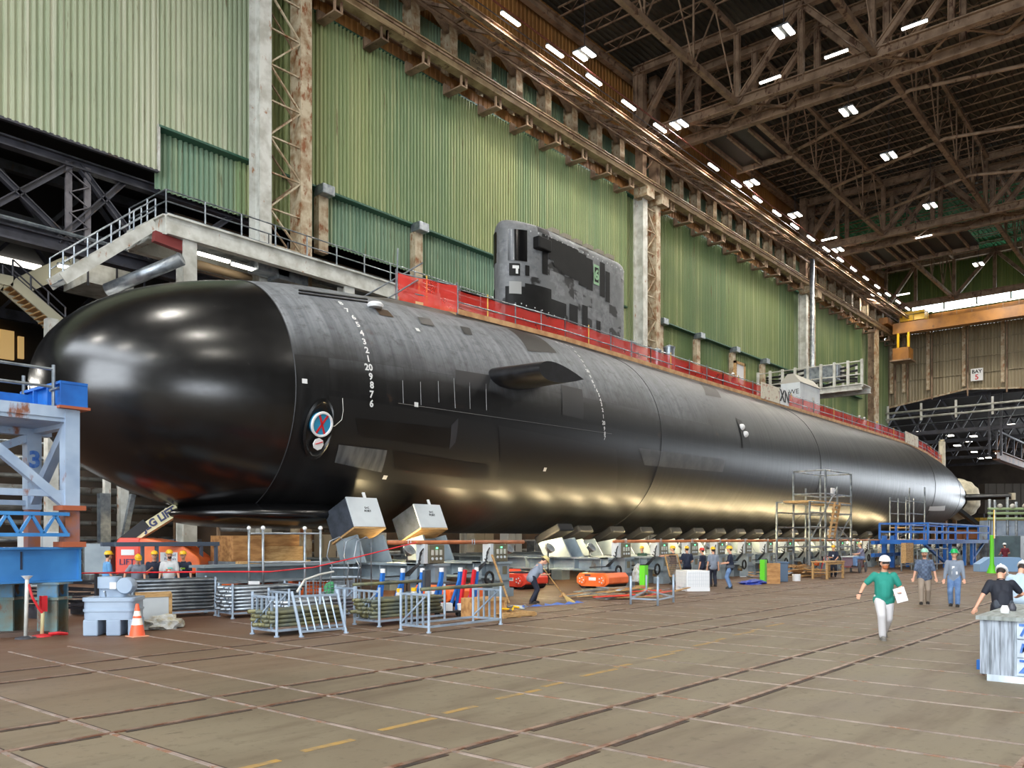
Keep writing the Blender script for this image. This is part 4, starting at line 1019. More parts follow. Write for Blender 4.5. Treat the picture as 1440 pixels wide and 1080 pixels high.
# second stair nearer the bow
a0 = onY(-20, 390, 46); a1 = onY(18, 396, 46); a2 = onY(92, 462, 46)
t = empty('side_stair', (a1.x, 46, 0), label='cream stair descending behind the bow, with thin dark handrails', cat='stair')
for y in (0, 1.3):
    MB().bar((a0.x-a1.x,y,a1.z), (0,y,a1.z), .14, .5).build('landing_beam', mat('cream_steel', S(176,170,146), .6), t)
    MB().bar((0,y,a1.z), (a2.x-a1.x+1,y,a2.z-.6), .14, .5).build('stringer', mat('cream_steel', S(176,170,146)), t)
    MB().tube((0,y,a1.z+1.1), (a2.x-a1.x,y,a2.z+1.1), .04, 6).build('handrail', dark_steel, t); MB().tube((0,y,a1.z+.6), (a2.x-a1.x,y,a2.z+.6), .04, 6).build('handrail', dark_steel, t)
    for i in range(4): q = V((0,y,a1.z)).lerp(V((a2.x-a1.x,y,a2.z)), i/3); MB().tube(q, q+V((0,0,1.1)), .05, 6).build('baluster', dark_steel, t)
n = 12
for k in range(n): q = V((0,0,a1.z-.1)).lerp(V((a2.x-a1.x,0,a2.z-.3)), k/n); MB().box(q.x, q.x+.35, 0, 1.3, q.z-.1, q.z-.04).build('tread', wood, t)
t = empty('upper_stair_flight', (0,0,0), label='grey stair stringer rising to the white box behind the bow', cat='stair')
b0 = onY(30, 402, 50); b1 = onY(98, 371, 50); b2 = onY(128, 376, 50)
t.location = (b0.x, 50, 0)
MB().bar((0,0,b0.z), (b1.x-b0.x,0,b1.z), .15, .9).build('stringer', mat('cream_steel', S(176,170,146)), t); MB().bar((b1.x-b0.x,0,b1.z), (b2.x-b0.x,0,b2.z), .15, .9).build('landing_beam', mat('cream_steel', S(176,170,146)), t)
a = onY(122, 396, 48); b_ = onY(188, 378, 48)
t = empty('overhead_cabin', (a.x, 48, a.z), label='dirty white boxy enclosure with dark braces above the bow', cat='cabin')
MB().box(0, b_.x-a.x, 0, 3, 0, 2.0).build('body', white_steel, t)
for k in range(4): MB().box(1.6*k, 1.6*k+.1, -.06, 0, -.2, 2.1).build('stiffener', dark_steel, t)
o = dup(tl0, onY(106, 379, 49)); o['label'] = 'glowing tube light by the cream stair behind the bow'; o['group'] = 'tube lights in the side hall'
for px, py, lb in ((148,361,'over the riveted truss end'), (300,360+2,'under the mezzanine, left one'), (348,377,'under the mezzanine, right one'), (118,440+0,'hidden low behind the bow')):
    if px == 118: continue
    o = dup(tl0, onY(px, py, 39.5 if px > 200 else 47)); o['label'] = 'glowing tube light ' + lb; o['group'] = 'tube lights in the side hall'
a = onY(150, 408, 40); b_ = onY(256, 364, 37)
MB().tube((0,0,0), b_-a, .3, 12).build('round_duct', galv, loc=a, smooth=True, label='grey round duct slanting up from the bow to the mezzanine post', cat='duct')
a = onY(276, 371, 40.5); b_ = onY(352, 392, 40.5)
MB().tube((0,0,0), b_-a, .22, 10).build('round_duct', mat('tan_duct', S(150,128,98), .5), loc=a, smooth=True, label='tan insulated duct under the mezzanine deck', cat='duct')
for px, py, lb in ((378,380,'left'), (405,392,'right')):
    p = onY(px, py, 39.5); t = empty('heater_unit', p, label='grey box unit hung under the mezzanine, %s one' % lb, cat='unit')
    MB().box(-1,1,-.5,.5,-.3,.3).build('casing', galv, t, bevel=.04); MB().tube((0,0,.3),(0,0,2),.03,5).build('hanger', dark_steel, t)
# brown inner wall seen under the mezzanine and wall columns at ground level
MB().box(24, 146, 44.6, 44.8, 0, 20.3).build('wall_inner', mat('dark_brown_panel', S(60,46,34), .8, 0, S(90,68,46), .4), kind='structure')
for k, x in enumerate((3, 14.8)):
    t = empty('side_hall_column', (x, 48, 0), label='dark steel column in the side hall, ' + ('left' if k == 0 else 'right') + ' one behind the bow', cat='column')
    MB().bar((0,0,0), (0,0,24), .8, .6, up=(0,1,0)).build('shaft', dark_steel, t)
# long pipes behind the bow
MB().box(-44, 30, 51, 51.2, 0, 8.6).build('wall_inner', mat('brown_block', S(104,88,72), .8, 0, S(74,64,56), .3), kind='structure')
zs = [(0.55,.1),(1.0,.12),(1.75,.16),(2.6,.14),(3.4,.28),(4.3,.22),(4.95,.12),(5.7,.3),(6.6,.12),(7.3,.12)]
t = empty('pipe_bank', (-4, 46.3, 0), label='bank of long grey pipes stacked on supports behind the bow', cat='pipes')
for z, r in zs:
    MB().tube((-8,0,z+.4), (30,0,z+.4), r, 10).build('pipe', pipe_steel, t, smooth=True)
    
for z, r in ((.9,.06),(2.1,.08),(3.9,.08),(6.2,.08),(7.0,.06)): MB().tube((-8,-.6,z), (30,-.6,z), r, 6).build('conduit', galv, t, smooth=True)
for k in range(9): MB().bar((-7+4.1*k, .35, 0), (-7+4.1*k, .35, 8.2), .16, .16).build('rack_post', pipe_steel, t)
for k in range(4): MB().bar((-6+9*k, -.7, 0), (-6+9*k, -.7, 2.2+.8*k), .1, .1).build('riser', galv, t)
for i, (px, w_) in enumerate(((173,.42),(72,.5),(259,.5),(268,.35),(150,.3),(388+0,.6))):
    p = onY(px, 700, 44.2); h = 13
    MB().bar((0,0,0), (0,0,h), w_, w_).build('white_post', white_steel, loc=(p.x, 44.2, 0), label='white post among the pipes behind the bow, number of pixels apart'.replace('number of pixels apart', ('beside the lift boom','behind the pale blue frame','pair member behind the orange lift, left','pair member behind the orange lift, right','thin one left of the lift boom','wide one behind the wooden blocks')[i]), cat='post')
t = empty('grey_brace_post', onY(146,770,43.8), label='grey post with slanting brace under the bow', cat='post'); t.location.z = 0
MB().ibeam((0,0,0),(0,0,4.5),.5,.4,.06,up=(0,1,0)).build('post', galv, t); MB().bar((.6,0,0),(1.5,0,4.5),.25).build('brace', galv, t)
# cabinets and equipment lining the far side under the hull
kinds = [('steel_cabinet', light_grey), ('steel_cabinet', galv), ('dark_cabinet', dark_steel), ('steel_cabinet', mat('beige_cab', S(170,160,140), .6))]
rnd = random.Random(3); x = 15; i = 0
where = ['behind the wooden blocks','beside the first cradle beam','behind the first cradle block','between the first two cradles','behind the second cradle','right of the second cradle','left of the sweeper','behind the sweeper','right of the sweeper','behind the third cradle']
while x < 64 and i < 10:
    if 24 < x < 31: x = 31.2
    nm, m = kinds[i % 4]; w_ = rnd.uniform(1.2, 2.4); h = rnd.uniform(1.9, 3.0)
    t = empty(nm, (x, 41.5 - rnd.random(), 0), label='equipment cabinet against the far wall, ' + where[i], cat='cabinet')
    MB().box(0, w_, 0, .8, 0, h).build('body', m, t, bevel=.03)
    MB().box(.08, w_/2-.03, -.04, 0, .15, h-.15).build('door', m, t); MB().box(w_/2+.03, w_-.08, -.04, 0, .15, h-.15).build('door', m, t)
    MB().box(w_/2-.12, w_/2-.06, -.08, -.04, h*.45, h*.6).build('handle', dark_steel, t)
    x += w_ + rnd.uniform(.8, 2.0); i += 1
t = empty('far_pipe_bank', (26, 43.2, 0), label='rusty grey pipes along the foot of the far wall, seen beneath the hull', cat='pipes')
for z, r in ((.5,.12),(1.2,.16),(2.0,.1),(2.8,.22),(3.6,.1)): MB().tube((0,0,z), (100,0,z), r, 8).build('pipe', pipe_steel, t, smooth=True)
for k in range(20): MB().bar((5*k,.3,0), (5*k,.3,4), .15).build('support', brown_steel, t)
# ================= CRADLES =================
XC = [20.9, 24.2, 33.0, 36.4, 39.5, 42.6, 46.0, 49.0, 52.0, 55.1, 58.1, 61.5, 64.7, 68.0, 71.6, 75.0, 78.7, 83.0, 88.0, 93.0, 98.0]
YN = 20.8
olive = mat('olive_box', S(112,106,84), .5, 0, S(92,88,72), 3); led = mat('green_led', (.1,1,.3), .4, emis=(.1,1,.3), es=5)
dial = mat('dial_face', S(190,190,180), .5)
def cradle(x, label, far=15.8):
    t = empty('cradle_beam', (x, YN, 0), label=label, cat='cradle', group=None)
    MB().ibeam((0,.3,1.0), (0,far,1.0), .8, .62, .08).build('beam', grey_paint, t)
    mb = MB()
    for k in range(10): mb.box(-.38, .38, 1.2+1.5*k, 1.24+1.5*k, .75, 1.25)
    mb.build('stiffeners', grey_paint, t)
    for y in (0, .9): 
        mb = MB().box(-.28, .28, y-.04, y+.3, .3, 1.28); mb.box(-.4,.4, y-.1, y+.36, .62, .7); mb.box(-.4,.4,y-.1,y+.36,1.24,1.32); mb.box(-.42,.42,y-.14,y+.4,0,.32); mb.build('jack_post', grey_paint, t)
    for y in (6, 11.5): MB().box(-.35,.35,y,y+.7,0,.7).build('support_foot', grey_paint, t)
    MB().box(-.12,.12,-.06,-.03,.85,1.15).build('port_cover', olive, t)
    b_ = MB().box(-.62,.12,-.1,.4,1.34,1.98).build('control_box', olive, t, bevel=.02)
    MB().box(-.8,-.64,-.05,.35,1.34,2.0).build('junction_box', light_grey, t)
    for k in range(3):
        MB().box(-.52+.2*k,-.42+.2*k,-.13,-.1,1.62,1.8).build('switch', dial, b_)
        MB().lathe([(.05,0),(.05,.03)], 8, (-.47+.2*k,-.1,1.5), Matrix.Rotation(pi/2,3,'X')).build('knob', light_grey, b_)
    MB().box(-.29,-.23,-.13,-.1,1.84,1.89).build('indicator', led, b_)
    for k in range(4):
        MB().path([(-.8, 0+.08*k, 1.85-.14*k), (-1.0,-.05,1.7-.12*k), (-1.1,-.08+.03*k,1.3), (-1.35-.1*k,.1,.95), (-1.9,.8,.9)], .025, 5).build('cable', black, t)
    MB().path([(-.95+.22*cos(a*pi/6), -.12, .72+.24*sin(a*pi/6)) for a in range(12)], .05, 6, True).build('cable_coil', black, t)
    return t
def saddle(t, y, w_, th, h, zc, ang, face, side, pad_only=False):
    M = Matrix.Rotation(-ang, 3, 'X')
    c = V((0, y, zc))
    if pad_only:
        MB().cbox(c, (w_, th, h), M).build('pad', side, t, bevel=.08)
    else:
        MB().cbox(c, (w_-.04, th, h), M).build('pad', side, t, bevel=.03)
        MB().cbox(c + M @ V((0, -th/2-.02, 0)), (w_, .05, h), M).build('face_plate', face, t, label='pale grey painted face plate')
        MB().cbox(c + M @ V((0, 0, -h/2-.035)), (w_+.03, th+.06, .07), M).build('timber_packer', wood, t)
        o = text('S+C\nPORT', .13, ink, t); o.matrix_local = Matrix.Translation(c + M @ V((.1, -th/2-.055, .1))) @ M.to_4x4() @ Matrix.Rotation(pi/2, 4, 'X')
        MB().cbox(c + M @ V((.2, -th/2, h/2+.12)), (.12,.05,.24), M).build('label_tag', white, t)
    f = c + M @ V((0, 0, -h/2-.1))
    mb = MB(); zt = f.z - .05
    for xs_ in (-w_*.42, w_*.42):
        mb.extr([(xs_-.04, f.y-th*.45, zt+.15), (xs_-.04, f.y+th*.45, zt-.1), (xs_-.04, f.y+th*.2, 1.31), (xs_-.04, f.y-th*.8, 1.31)], (.08,0,0))
    mb.box(-w_*.42, w_*.42, f.y-.1, f.y, 1.31, zt); mb.build('pedestal', grey_paint, t)
cr1 = cradle(20.9, 'nearest grey cradle beam with a big pale faced block, under the bow')
saddle(cr1, 4.6, 1.5, 1.4, 1.22, 2.88, rad(25), light_grey, dark_grey)
cr2 = cradle(24.3, 'second grey cradle beam with a pale faced block, left of the sweeper')
saddle(cr2, 4.6, 1.5, 1.4, 1.05, 2.8, rad(25), light_grey, dark_grey)
cr3 = cradle(33.0, 'third grey cradle beam, directly behind the orange transporter')
saddle(cr3, 4.2, 1.2, 1.6, .4, 2.42, rad(25), dark_grey, black, True)
ordn = ['fourth','fifth','sixth','seventh','eighth','ninth','tenth','eleventh','twelfth','thirteenth','fourteenth','fifteenth','sixteenth','seventeenth','eighteenth','nineteenth','twentieth','twenty-first']
saddlebig = True
for i, x in enumerate(XC[3:]):
    if i == 0:
        cr = cradle(x, 'x'); saddle(cr, 5.4, 1.3, 1.6, .4, 2.35, rad(28), dark_grey, black, True); o = cr
    else: o = dup(cr, (x, YN, 0))
    o['label'] = '%s grey cradle beam with control box, counting from the bow' % ordn[i]; o['group'] = 'cradle beams aft of the sweeper'
for a, b_, lb in ((18.6, 25.6, 'short orange brown pipe across the first two control boxes'), (32, 99, 'long orange brown pipe running over the row of control boxes')):
    t = empty('hose_rail', (a, YN+.1, 2.06), label=lb, cat='pipe')
    MB().tube((0,0,0), (b_-a,0,0), .07, 8).build('pipe', copper, t, smooth=True)
    x = .8
    while x < b_-a: MB().path([(x,-.1,-.1),(x,-.1,.12),(x+.12,-.1,.12),(x+.12,-.1,-.1)], .015, 4).build('bracket', galv, t); x += 3.15
# work lamps under the hull
WL = []
wl0 = None
lx = [22.6, 28.6, 31.6, 35.0, 38.0, 41.0, 44.3, 47.5, 50.5, 53.5, 56.6, 59.8, 63.1, 66.3, 69.8, 73.3, 76.8, 80.8, 85.5, 90.5]
lw = ['between the first two cradle blocks','behind the broom man','left of the third cradle pad','right of the third cradle']
for i, x in enumerate(lx):
    p = V((x, 24.3, 1.75))
    if wl0 is None:
        wl0 = empty('work_lamp', p, label='', cat='light', group='work lamps under the hull')
        MB().lathe([(.05,0),(.2,.02),(.26,.2)], 16, (0,0,-.1), Matrix.Rotation(rad(50),3,'X')).build('reflector', galv, wl0, smooth='a')
        MB().lathe([(.0,0),(.24,0)], 16, (0,-.12,.03), Matrix.Rotation(rad(50),3,'X'), caps=False).build('lens', glow_warm, wl0)
        MB().tube((0,0,-1.72), (0,0,-.1), .03, 6).build('stand', black, wl0); MB().lathe([(.3,0),(.3,.03)], 10, (0,0,-1.74)).build('foot', black, wl0)
        o = wl0
    else: o = dup(wl0, p)
    o['label'] = 'bright work lamp on a stand under the hull, ' + (lw[i] if i < 4 else 'beside the %s cradle' % ordn[i-4])
    WL.append(p)
# orange self-propelled transporters
def transporter(loc, label, m=None):
    t = empty('hull_transporter', loc, -pi/2, label=label, cat='transporter')
    m = m or orange
    mb = MB(); poly = [(-.85,0,.25),(-.6,0,.1),(.6,0,.1),(.85,0,.25),(.85,0,.5),(.7,0,.68),(-.7,0,.68),(-.85,0,.5)]
    mb.extr(poly, (0,1.6,0)).build('chassis', m, t, bevel=.03)
    for x in (-.52,.52):
        w_ = MB().lathe([(.2,0),(.2,.06),(.13,.08)], 16, (x,-.02,.38), Matrix.Rotation(pi/2,3,'X')).build('hub', m, t, smooth='a')
        for k in range(5): a = 2*pi*k/5; MB().ball((x+.11*cos(a),-.1,.38+.11*sin(a)), .035, 6, 4).build('bolt', light_grey, w_)
        MB().lathe([(.27,0),(.27,1.5)], 18, (x, 1.56, .27), Matrix.Rotation(pi/2,3,'X')).build('tyre', black, t, smooth='a')
    MB().box(-.45,.45,.3,1.3,.68,.74).build('turntable', dark_steel, t)
    MB().box(-.18,.18,-.02,0,.36,.5).build('lettering_plate', white, t); MB().box(-.4,-.1,-.02,0,.56,.62).build('vent_slot', dark_steel, t)
    return t
transporter(FP(833, 828), 'orange wheeled transporter under the third cradle, right of the broom man')
o = transporter((15.6, 25.4, 0), 'orange wheeled transporter behind the scaffold tubes, left of the scaffold frame')
transporter((17.9, 25.4, 0), 'orange wheeled transporter behind the galvanised scaffold frame')
transporter((19.3, 19.6, 0), 'orange wheeled transporter behind the wire cage and racks')
transporter((28.0, 23.6, 0), 'dark red transporter in the shade left of the broom man', coral)
transporter((31.0, 27.5, 0), 'red orange transporter deep under the hull behind the third cradle', coral)
for i, x in enumerate((43.5, 53, 64)): transporter((x, 23, 0), 'small orange transporter far under the hull, %s' % ('nearest of the far ones','middle of the far ones','farthest'))if False else transporter((x, 23, 0), 'small orange transporter far under the hull, ' + ('nearest of the far ones','middle of the far ones','farthest')[i])
# wooden blocks under the bow
t = empty('timber_crib', (17.0, 27.5, 0), label='big plywood boxes stacked on the first beam under the chin of the boat', cat='crate')
MB().box(0,1.3,0,1.5,1.35,2.3).build('box', plywood, t, bevel=.02); MB().box(1.5,3.3,.3,1.5,1.35,1.9).build('box', wood, t, bevel=.02); MB().box(1.6,3.2,.4,1.4,1.9,2.35).build('box', plywood, t, bevel=.02)
MB().box(-.2,3.4,0,1.6,.9,1.35).build('base_beam', grey_paint, t); MB().box(0,.4,.2,1.4,0,.9).box(2.8,3.2,.2,1.4,0,.9).build('foot', grey_paint, t)
t = empty('side_beam', (14.0, 24.7, 0), label='long grey beam table to the left of the first cradle', cat='beam')
MB().ibeam((0,0,1.05),(6.0,0,1.05),.9,.6,.08).build('beam', grey_paint, t)
for x in (.5,3,5.4): MB().box(x-.2,x+.2,-.3,.3,0,.75).build('foot', grey_paint, t)
MB().box(1.5,4.2,-.2,.2,1.36,1.44).build('plank', wood, t)
# ================= FOREGROUND LEFT: test frame =================
t = empty('test_frame', (8.6, 20.4, 0), label='pale blue steel frame with blue box beam on top, at the left edge', cat='frame')
L0 = V((8.6, 20.4, 0)); YF = 20.4
def lp(px, py, Y=YF): return onY(px, py, Y) - L0
c_ = lp(98, 640); xq = c_.x
MB().box(xq-.16, xq+.16, -.16, .16, 2.9, 5.15).build('column', pale_blue, t)
MB().box(xq-.26, xq+.26, -.26, .26, 2.84, 2.95).box(xq-.26,xq+.26,-.26,.26,2.0,2.12).build('flange', mat('oxide_orange', S(160,84,52), .6), t)
MB().box(xq-.16, xq+.16, -.16, .16, 2.1, 2.86).build('lower_column', mat('rusty_column', S(130,96,96), .6, 0, S(150,90,60), 3), t)
c2 = lp(45, 640, YF+1.9)
MB().box(c2.x-.16, c2.x+.16, 1.74, 2.06, 2.9, 5.0).build('column', pale_blue, t); MB().box(c2.x-.14,c2.x+.14,1.76,2.04,1.2,2.9).build('lower_column', mat('rusty_column', S(130,96,96)), t)
o = text('3', .55, blue_ink, t, (c2.x, 1.73, 4.1), bold=.02)
MB().box(-4, xq+.1, -.14, .14, 4.95, 5.2).build('front_beam', pale_blue, t); MB().box(-4, c2.x+.4, 1.75, 2.05, 4.7, 4.95).build('rear_beam', pale_blue, t)
MB().box(-4, xq, -.1, 2.0, 4.86, 4.95).build('deck', pale_blue, t); MB().box(xq-.12,xq+.12,0,1.9,4.75,5.0).build('side_beam', pale_blue, t)
bb = MB(); bb.box(xq-.3,xq+.3,-.25,2.1,5.22,5.28).box(xq-.3,xq+.3,-.25,2.1,5.72,5.78).box(xq-.2,xq+.2,-.2,2.05,5.28,5.72)
for y in (-.22, .5, 1.3, 2.05): bb.box(xq-.3, xq+.3, y-.02, y+.02, 5.28, 5.72)
bb.build('box_beam', blue, t)
MB().box(xq-.34,xq+.34,-.3,.3,5.16,5.22).build('bearing_plate', mat('oxide_orange', S(160,84,52)), t)
bb = MB().box(-2.2,c2.x+.5,1.6,2.1,5.0,5.65); bb.build('box_beam', blue, t)
a = lp(-30, 608); b_ = lp(95, 712); MB().bar((a.x,0,a.z),(b_.x,0,b_.z),.2,.2).build('brace', pale_blue, t)
MB().bar((xq,.1,4.8),(c2.x,1.9,3.0),.2,.2).build('brace', pale_blue, t); MB().bar((c2.x,1.9,4.7),(c2.x-1.3,1.9,4.1),.18,.18).build('brace', pale_blue, t)
MB().box(-4,xq,-.08,.08,3.15,3.3).box(-4,c2.x,1.84,1.98,3.0,3.12).build('cross_rail', pale_blue, t)
tg = MB()
for z in (2.28, 2.75): tg.bar((-4,-.2,z),(xq-.1,-.2,z),.1,.08)
for k in range(9):
    x = xq-.15-.5*k; tg.bar((x,-.2,2.3),(x-.25,-.2,2.73),.08,.06); tg.bar((x-.25,-.2,2.73),(x-.5,-.2,2.3),.08,.06)
tg.build('lattice_girder', beam_blue, t)
# guard rail of the frame
for (px, y) in ((75, 0), (33, 1.9)):
    p = lp(px, 600, YF+y); MB().tube((p.x,y,5.2),(p.x,y,6.15),.04,8).build('rail_post', galv, t)
for z in (5.65, 6.05): MB().tube((-4,0,z),(lp(75,600).x,0,z),.032,8).build('guard_rail', galv, t); MB().tube((-4,1.9,z-.1),(c2.x,1.9,z-.1),.03,8).build('guard_rail', galv, t)
p = lp(75,600); MB().tube((p.x-.1,-.05,5.55),(xq+.05,.0,5.75),.035,8).build('guard_rail', galv, t)
# big blue beam on pedestals
t = empty('blue_beam', (3.6, 20.9, 1.2), label='large plain sky blue steel beam lying on rusty pedestals at the left edge', cat='beam')
e = onY(113, 790, 20.5).x - 3.6
MB().box(-3,e,-.35,-.3,.03,.78).box(-3,e,-.5,.2,.75,.8).box(-3,e,-.5,.2,0,.04).build('girder', beam_blue, t)
MB().box(-3,e,.0,.05,.04,.75).box(e-.05,e,-.45,.15,.04,.75).build('end_plate', beam_blue, t); MB().box(e-1.28,e-1.24,-.37,-.35,.3,.7).build('scratch', mat('dark_scratch', S(30,40,60), .6), t)
rustgreen = mat('rusty_green_steel', S(96,128,128), .6, 0, S(110,96,72), 1.6, rust=S(112,74,50), rl=.52)
for i, (pl_, pr_) in enumerate(((-14, 18), (52, 80))):
    a = FP(pl_, 893.5); b_ = FP(pr_, 893.5); w_ = (b_-a).length
    t = empty('steel_pedestal', (a+b_)/2, rz=TH-pi/2, label='rusty green blue steel pedestal under the blue beam, ' + ('at the picture edge' if i == 0 else 'beside the two pole stanchions'), cat='pedestal')
    MB().box(-w_/2,w_/2,0,.06,0,.82).box(-w_/2,w_/2,.44,.5,0,.82).box(-.03,.03,.06,.44,0,.82).box(-w_/2-.06,w_/2+.06,-.05,.55,.8,.86).build('lower_section', rustgreen, t)
    MB().box(-w_/2,w_/2,0,.06,.86,1.2).box(-w_/2,w_/2,.44,.5,.86,1.2).box(-.03,.03,.06,.44,.86,1.2).box(-w_/2-.08,w_/2+.08,-.06,.56,1.15,1.195).build('upper_section', mat('blue_worn', S(74,130,170), .5, 0, S(100,110,100), 2, rust=S(120,90,60), rl=.62), t)
a = FP(-40, 900); b_ = FP(86, 893)
MB().bar((0,0,.05),(b_-a)+V((0,0,.05)),.5,.1).build('base_plate', mat('oxide_dark', S(84,66,56), .7), loc=a + V((.1,.3,0)), label='dark rusty plate on the floor under the pedestals', cat='plate')
for i, (px, y0, y1, m) in enumerate(((36,898,815,white_steel),(59,895,838,cream))):
    p = FP(px, y0); h = 2.2 - (y1-757)/FPX*(2.2*FPX/(y0-757))
    t = empty('stanchion', p, label='slim pole stanchion with red tape scraps, ' + ('taller one with flared head' if i == 0 else 'shorter one with cream shaft and red foot'), cat='stanchion')
    MB().tube((0,0,.03),(.03,0,h),.04,10).build('pole', m, t, smooth=True)
    MB().lathe([(.22,0),(.2,.03),(.04,.06)], 14).build('base', red if i else dark_steel, t)
    if i == 0: MB().lathe([(.04,0),(.12,.08)], 12, (.03,0,h)).build('head', white, t); MB().path([(.05,-.02,h-.1),(.12,-.05,h-.4),(.25,-.05,h-.65),(.32,-.05,h-.75)], .03, 5).build('tape', red, t)
    else: MB().box(-.03,.09,-.07,.07,h-.35,h).build('tape', red, t); MB().path([(.1,-.1,.05),(.3,-.15,.06),(.5,-.1,.02)], .04, 5).build('tape', red, t)
# bundle of dark steel bars
t = empty('angle_bar_bundle', FP(100, 868), rz=.2, label='bundle of blackish steel angle bars between pedestal and grey sink', cat='bars')
rnd = random.Random(5)
for k in range(22):
    y = rnd.uniform(0,.9); z = .35 + rnd.uniform(0,.9); dx = rnd.uniform(-.2,.2)
    MB().bar((-.9+dx,y,z),(.95+dx,y+rnd.uniform(-.1,.1),z-rnd.uniform(0,.2)),.07,.05).build('bar', dark_steel, t)
for x in (-.7,.7): MB().box(x-.05,x+.05,-.1,1.0,0,.35).box(x-.05,x+.05,-.15,-.08,0,1.2).build('rack_leg', dark_steel, t)
# hand-wash station
p = FP(160, 892); t = empty('wash_station', p, rz=TH-pi/2+.1, label='grey plastic portable wash station on the floor left of the traffic cone', cat='sink')
W_ = .57
mb = MB(); prof = [(-.57,.0),(-.57,.98)]
def rbox(mb, x0,x1,y0,y1,z0,z1,r=.12):
    P = []
    for cx,cy,a0 in ((x1-r,y1-r,0),(x0+r,y1-r,pi/2),(x0+r,y0+r,pi),(x1-r,y0+r,1.5*pi)):
        for k in range(5): a = a0 + k*pi/8; P.append((cx+r*cos(a), cy+r*sin(a), z0))
    return mb.extr(P, (0,0,z1-z0))
mb = rbox(MB(), -.55,.55,-.35,.4,.36,.8); mb.build('tank', greyplast, t, smooth='a')
rbox(MB(), -.58,.58,-.38,.43,.78,.86).build('rim', greyplast, t, smooth='a'); rbox(MB(), -.57,.57,-.37,.42,.55,.6).build('band', greyplast, t, smooth='a')
for a, b_ in ((-.55,-.22),(-.05,.27),(.42,.55)): MB().box(a,b_,-.35,.4,0,.37).build('foot', greyplast, t, bevel=.03)
rbox(MB(), -.34,.28,-.05,.33,.86,1.08).build('pedestal', greyplast, t, smooth='a')
rbox(MB(), -.34,.12,-.15,.3,1.06,1.32).build('tower', greyplast, t, smooth='a')
MB().lathe([(.17,0),(.19,.03),(.19,.3),(.17,.33)], 18, (.33,.1,1.1)+() if False else (.3,-.2,1.12), Matrix.Rotation(-pi/2,3,'X')).build('towel_drum', greyplast, t, smooth='a')
MB().box(-.02,.12,-.2,-.15,1.05,1.2).build('dispenser', white, t)
MB().path([(-.1,-.2,.88),(-.1,-.25,1.0),(-.1,-.32,1.0)], .02, 6).build('tap', galv, t)
# traffic cone
t = empty('traffic_cone', FP(193, 895.5), label='orange traffic cone with white bands next to the wash station', cat='cone')
MB().box(-.19,.19,-.19,.19,0,.03).build('base', mat('cone_base', S(200,140,110), .6), t, bevel=.01)
cone_o = mat('cone_orange', S(240,98,60), .5); cone_w = mat('cone_white', S(236,226,214), .5)
def cr_(z): return .155*(1 - z/.8) + .02
for z0, z1, m, nm in ((.03,.27,cone_o,'body'),(.27,.42,cone_w,'reflective_band'),(.42,.47,cone_o,'body'),(.47,.58,cone_w,'reflective_band'),(.58,.74,cone_o,'tip')):
    MB().lathe([(cr_(z0),z0),(cr_(z1),z1)], 20, caps=nm == 'tip').build(nm, m, t, smooth='a')
# plastic wrap heap & board
def blob(name, loc, r, m, label, cat, seed=1, amp=.25):
    rnd = random.Random(seed); bm = bmesh.new(); bmesh.ops.create_icosphere(bm, subdivisions=3, radius=1)
    from mathutils import noise as nz
    for v_ in bm.verts:
        d = 1 + amp*nz.noise(v_.co*2.2 + V((seed,0,0))) + amp*.5*nz.noise(v_.co*5 + V((seed,0,0))); v_.co = V((v_.co.x*r[0]*d, v_.co.y*r[1]*d, max(v_.co.z*r[2]*d, -r[2]*.35)))
    me = bpy.data.meshes.new(name); bm.to_mesh(me); bm.free(); me.materials.append(m)
    o = bpy.data.objects.new(name, me); COL.objects.link(o); o.location = V(loc) + V((0,0,r[2]*.35)); return tag(o, label, cat)
blob('plastic_sheet_heap', FP(228, 884), (.5,.35,.24), mat('clear_wrap', S(196,198,196), .25, 0, S(160,150,120), 5, bump=.8), 'crumpled clear plastic sheeting on the floor right of the cone', 'plastic', 3, .5)
t = empty('notice_board', FP(216, 880), rz=-.3, label='framed white board standing behind the plastic sheeting', cat='board')
MB().box(-.4,.4,0,.06,.0,.75).build('panel', light_grey, t); MB().box(-.42,.42,-.02,.1,.72,.85).box(.36,.44,-.02,.1,0,.8).build('frame', wood, t)
# ---- racks and stillages
def stillage(loc, rz, L, D, H, label, load=None, panels='both', lean=0):
    t = empty('stillage_rack', loc, rz, label=label, cat='rack')
    for x in (0, L):
        for y in (0, D):
            MB().tube((x,y,0),(x,y,H),.032,8).build('post', galv_b, t); MB().lathe([(.06,0),(.06,.03)],8,(x,y,0)).build('foot', galv_b, t)
    for y in (0, D): MB().bar((0,y,.14),(L,y,.14),.05,.05).build('base_rail', galv_b, t)
    for x in ((0, L) if panels == 'both' else (0,)):
        for z in (.14, H-.1): MB().bar((x,0,z),(x,D,z),.05,.05).build('end_rail', galv_b, t)
        for k in range(1, 5): MB().bar((x,D*k/5,.14),(x,D*k/5,H-.1),.03,.05).build('upright_bar', galv_b, t)
        MB().bar((x-.03,D*.1,H-.15),(x-.03,D*.95,.2),.035,.035).build('diagonal_bar', galv_b, t)
    if load:
        rnd = random.Random(int(loc[0]*10)); ms = {'dark': dark_tube, 'grey': galv}
        nr = load[1]; r = load[2]
        for j in range(nr):
            for k in range(int(D/(2.3*r))-1):
                MB().tube((-.1+rnd.uniform(-.12,.12), .1+k*2.3*r, .2+r+j*2.15*r),(L-.1+rnd.uniform(0,.3), .1+k*2.3*r, .2+r+j*2.15*r), r, 8).build('tube', ms[load[0]], t, smooth=True)
    return t
galv_b = mat('bluish_galvanised', S(176,192,208), .4, .4, S(150,166,184), 2); dark_tube = mat('dark_tube', S(84,90,82), .5, .3, S(120,116,80), 2)
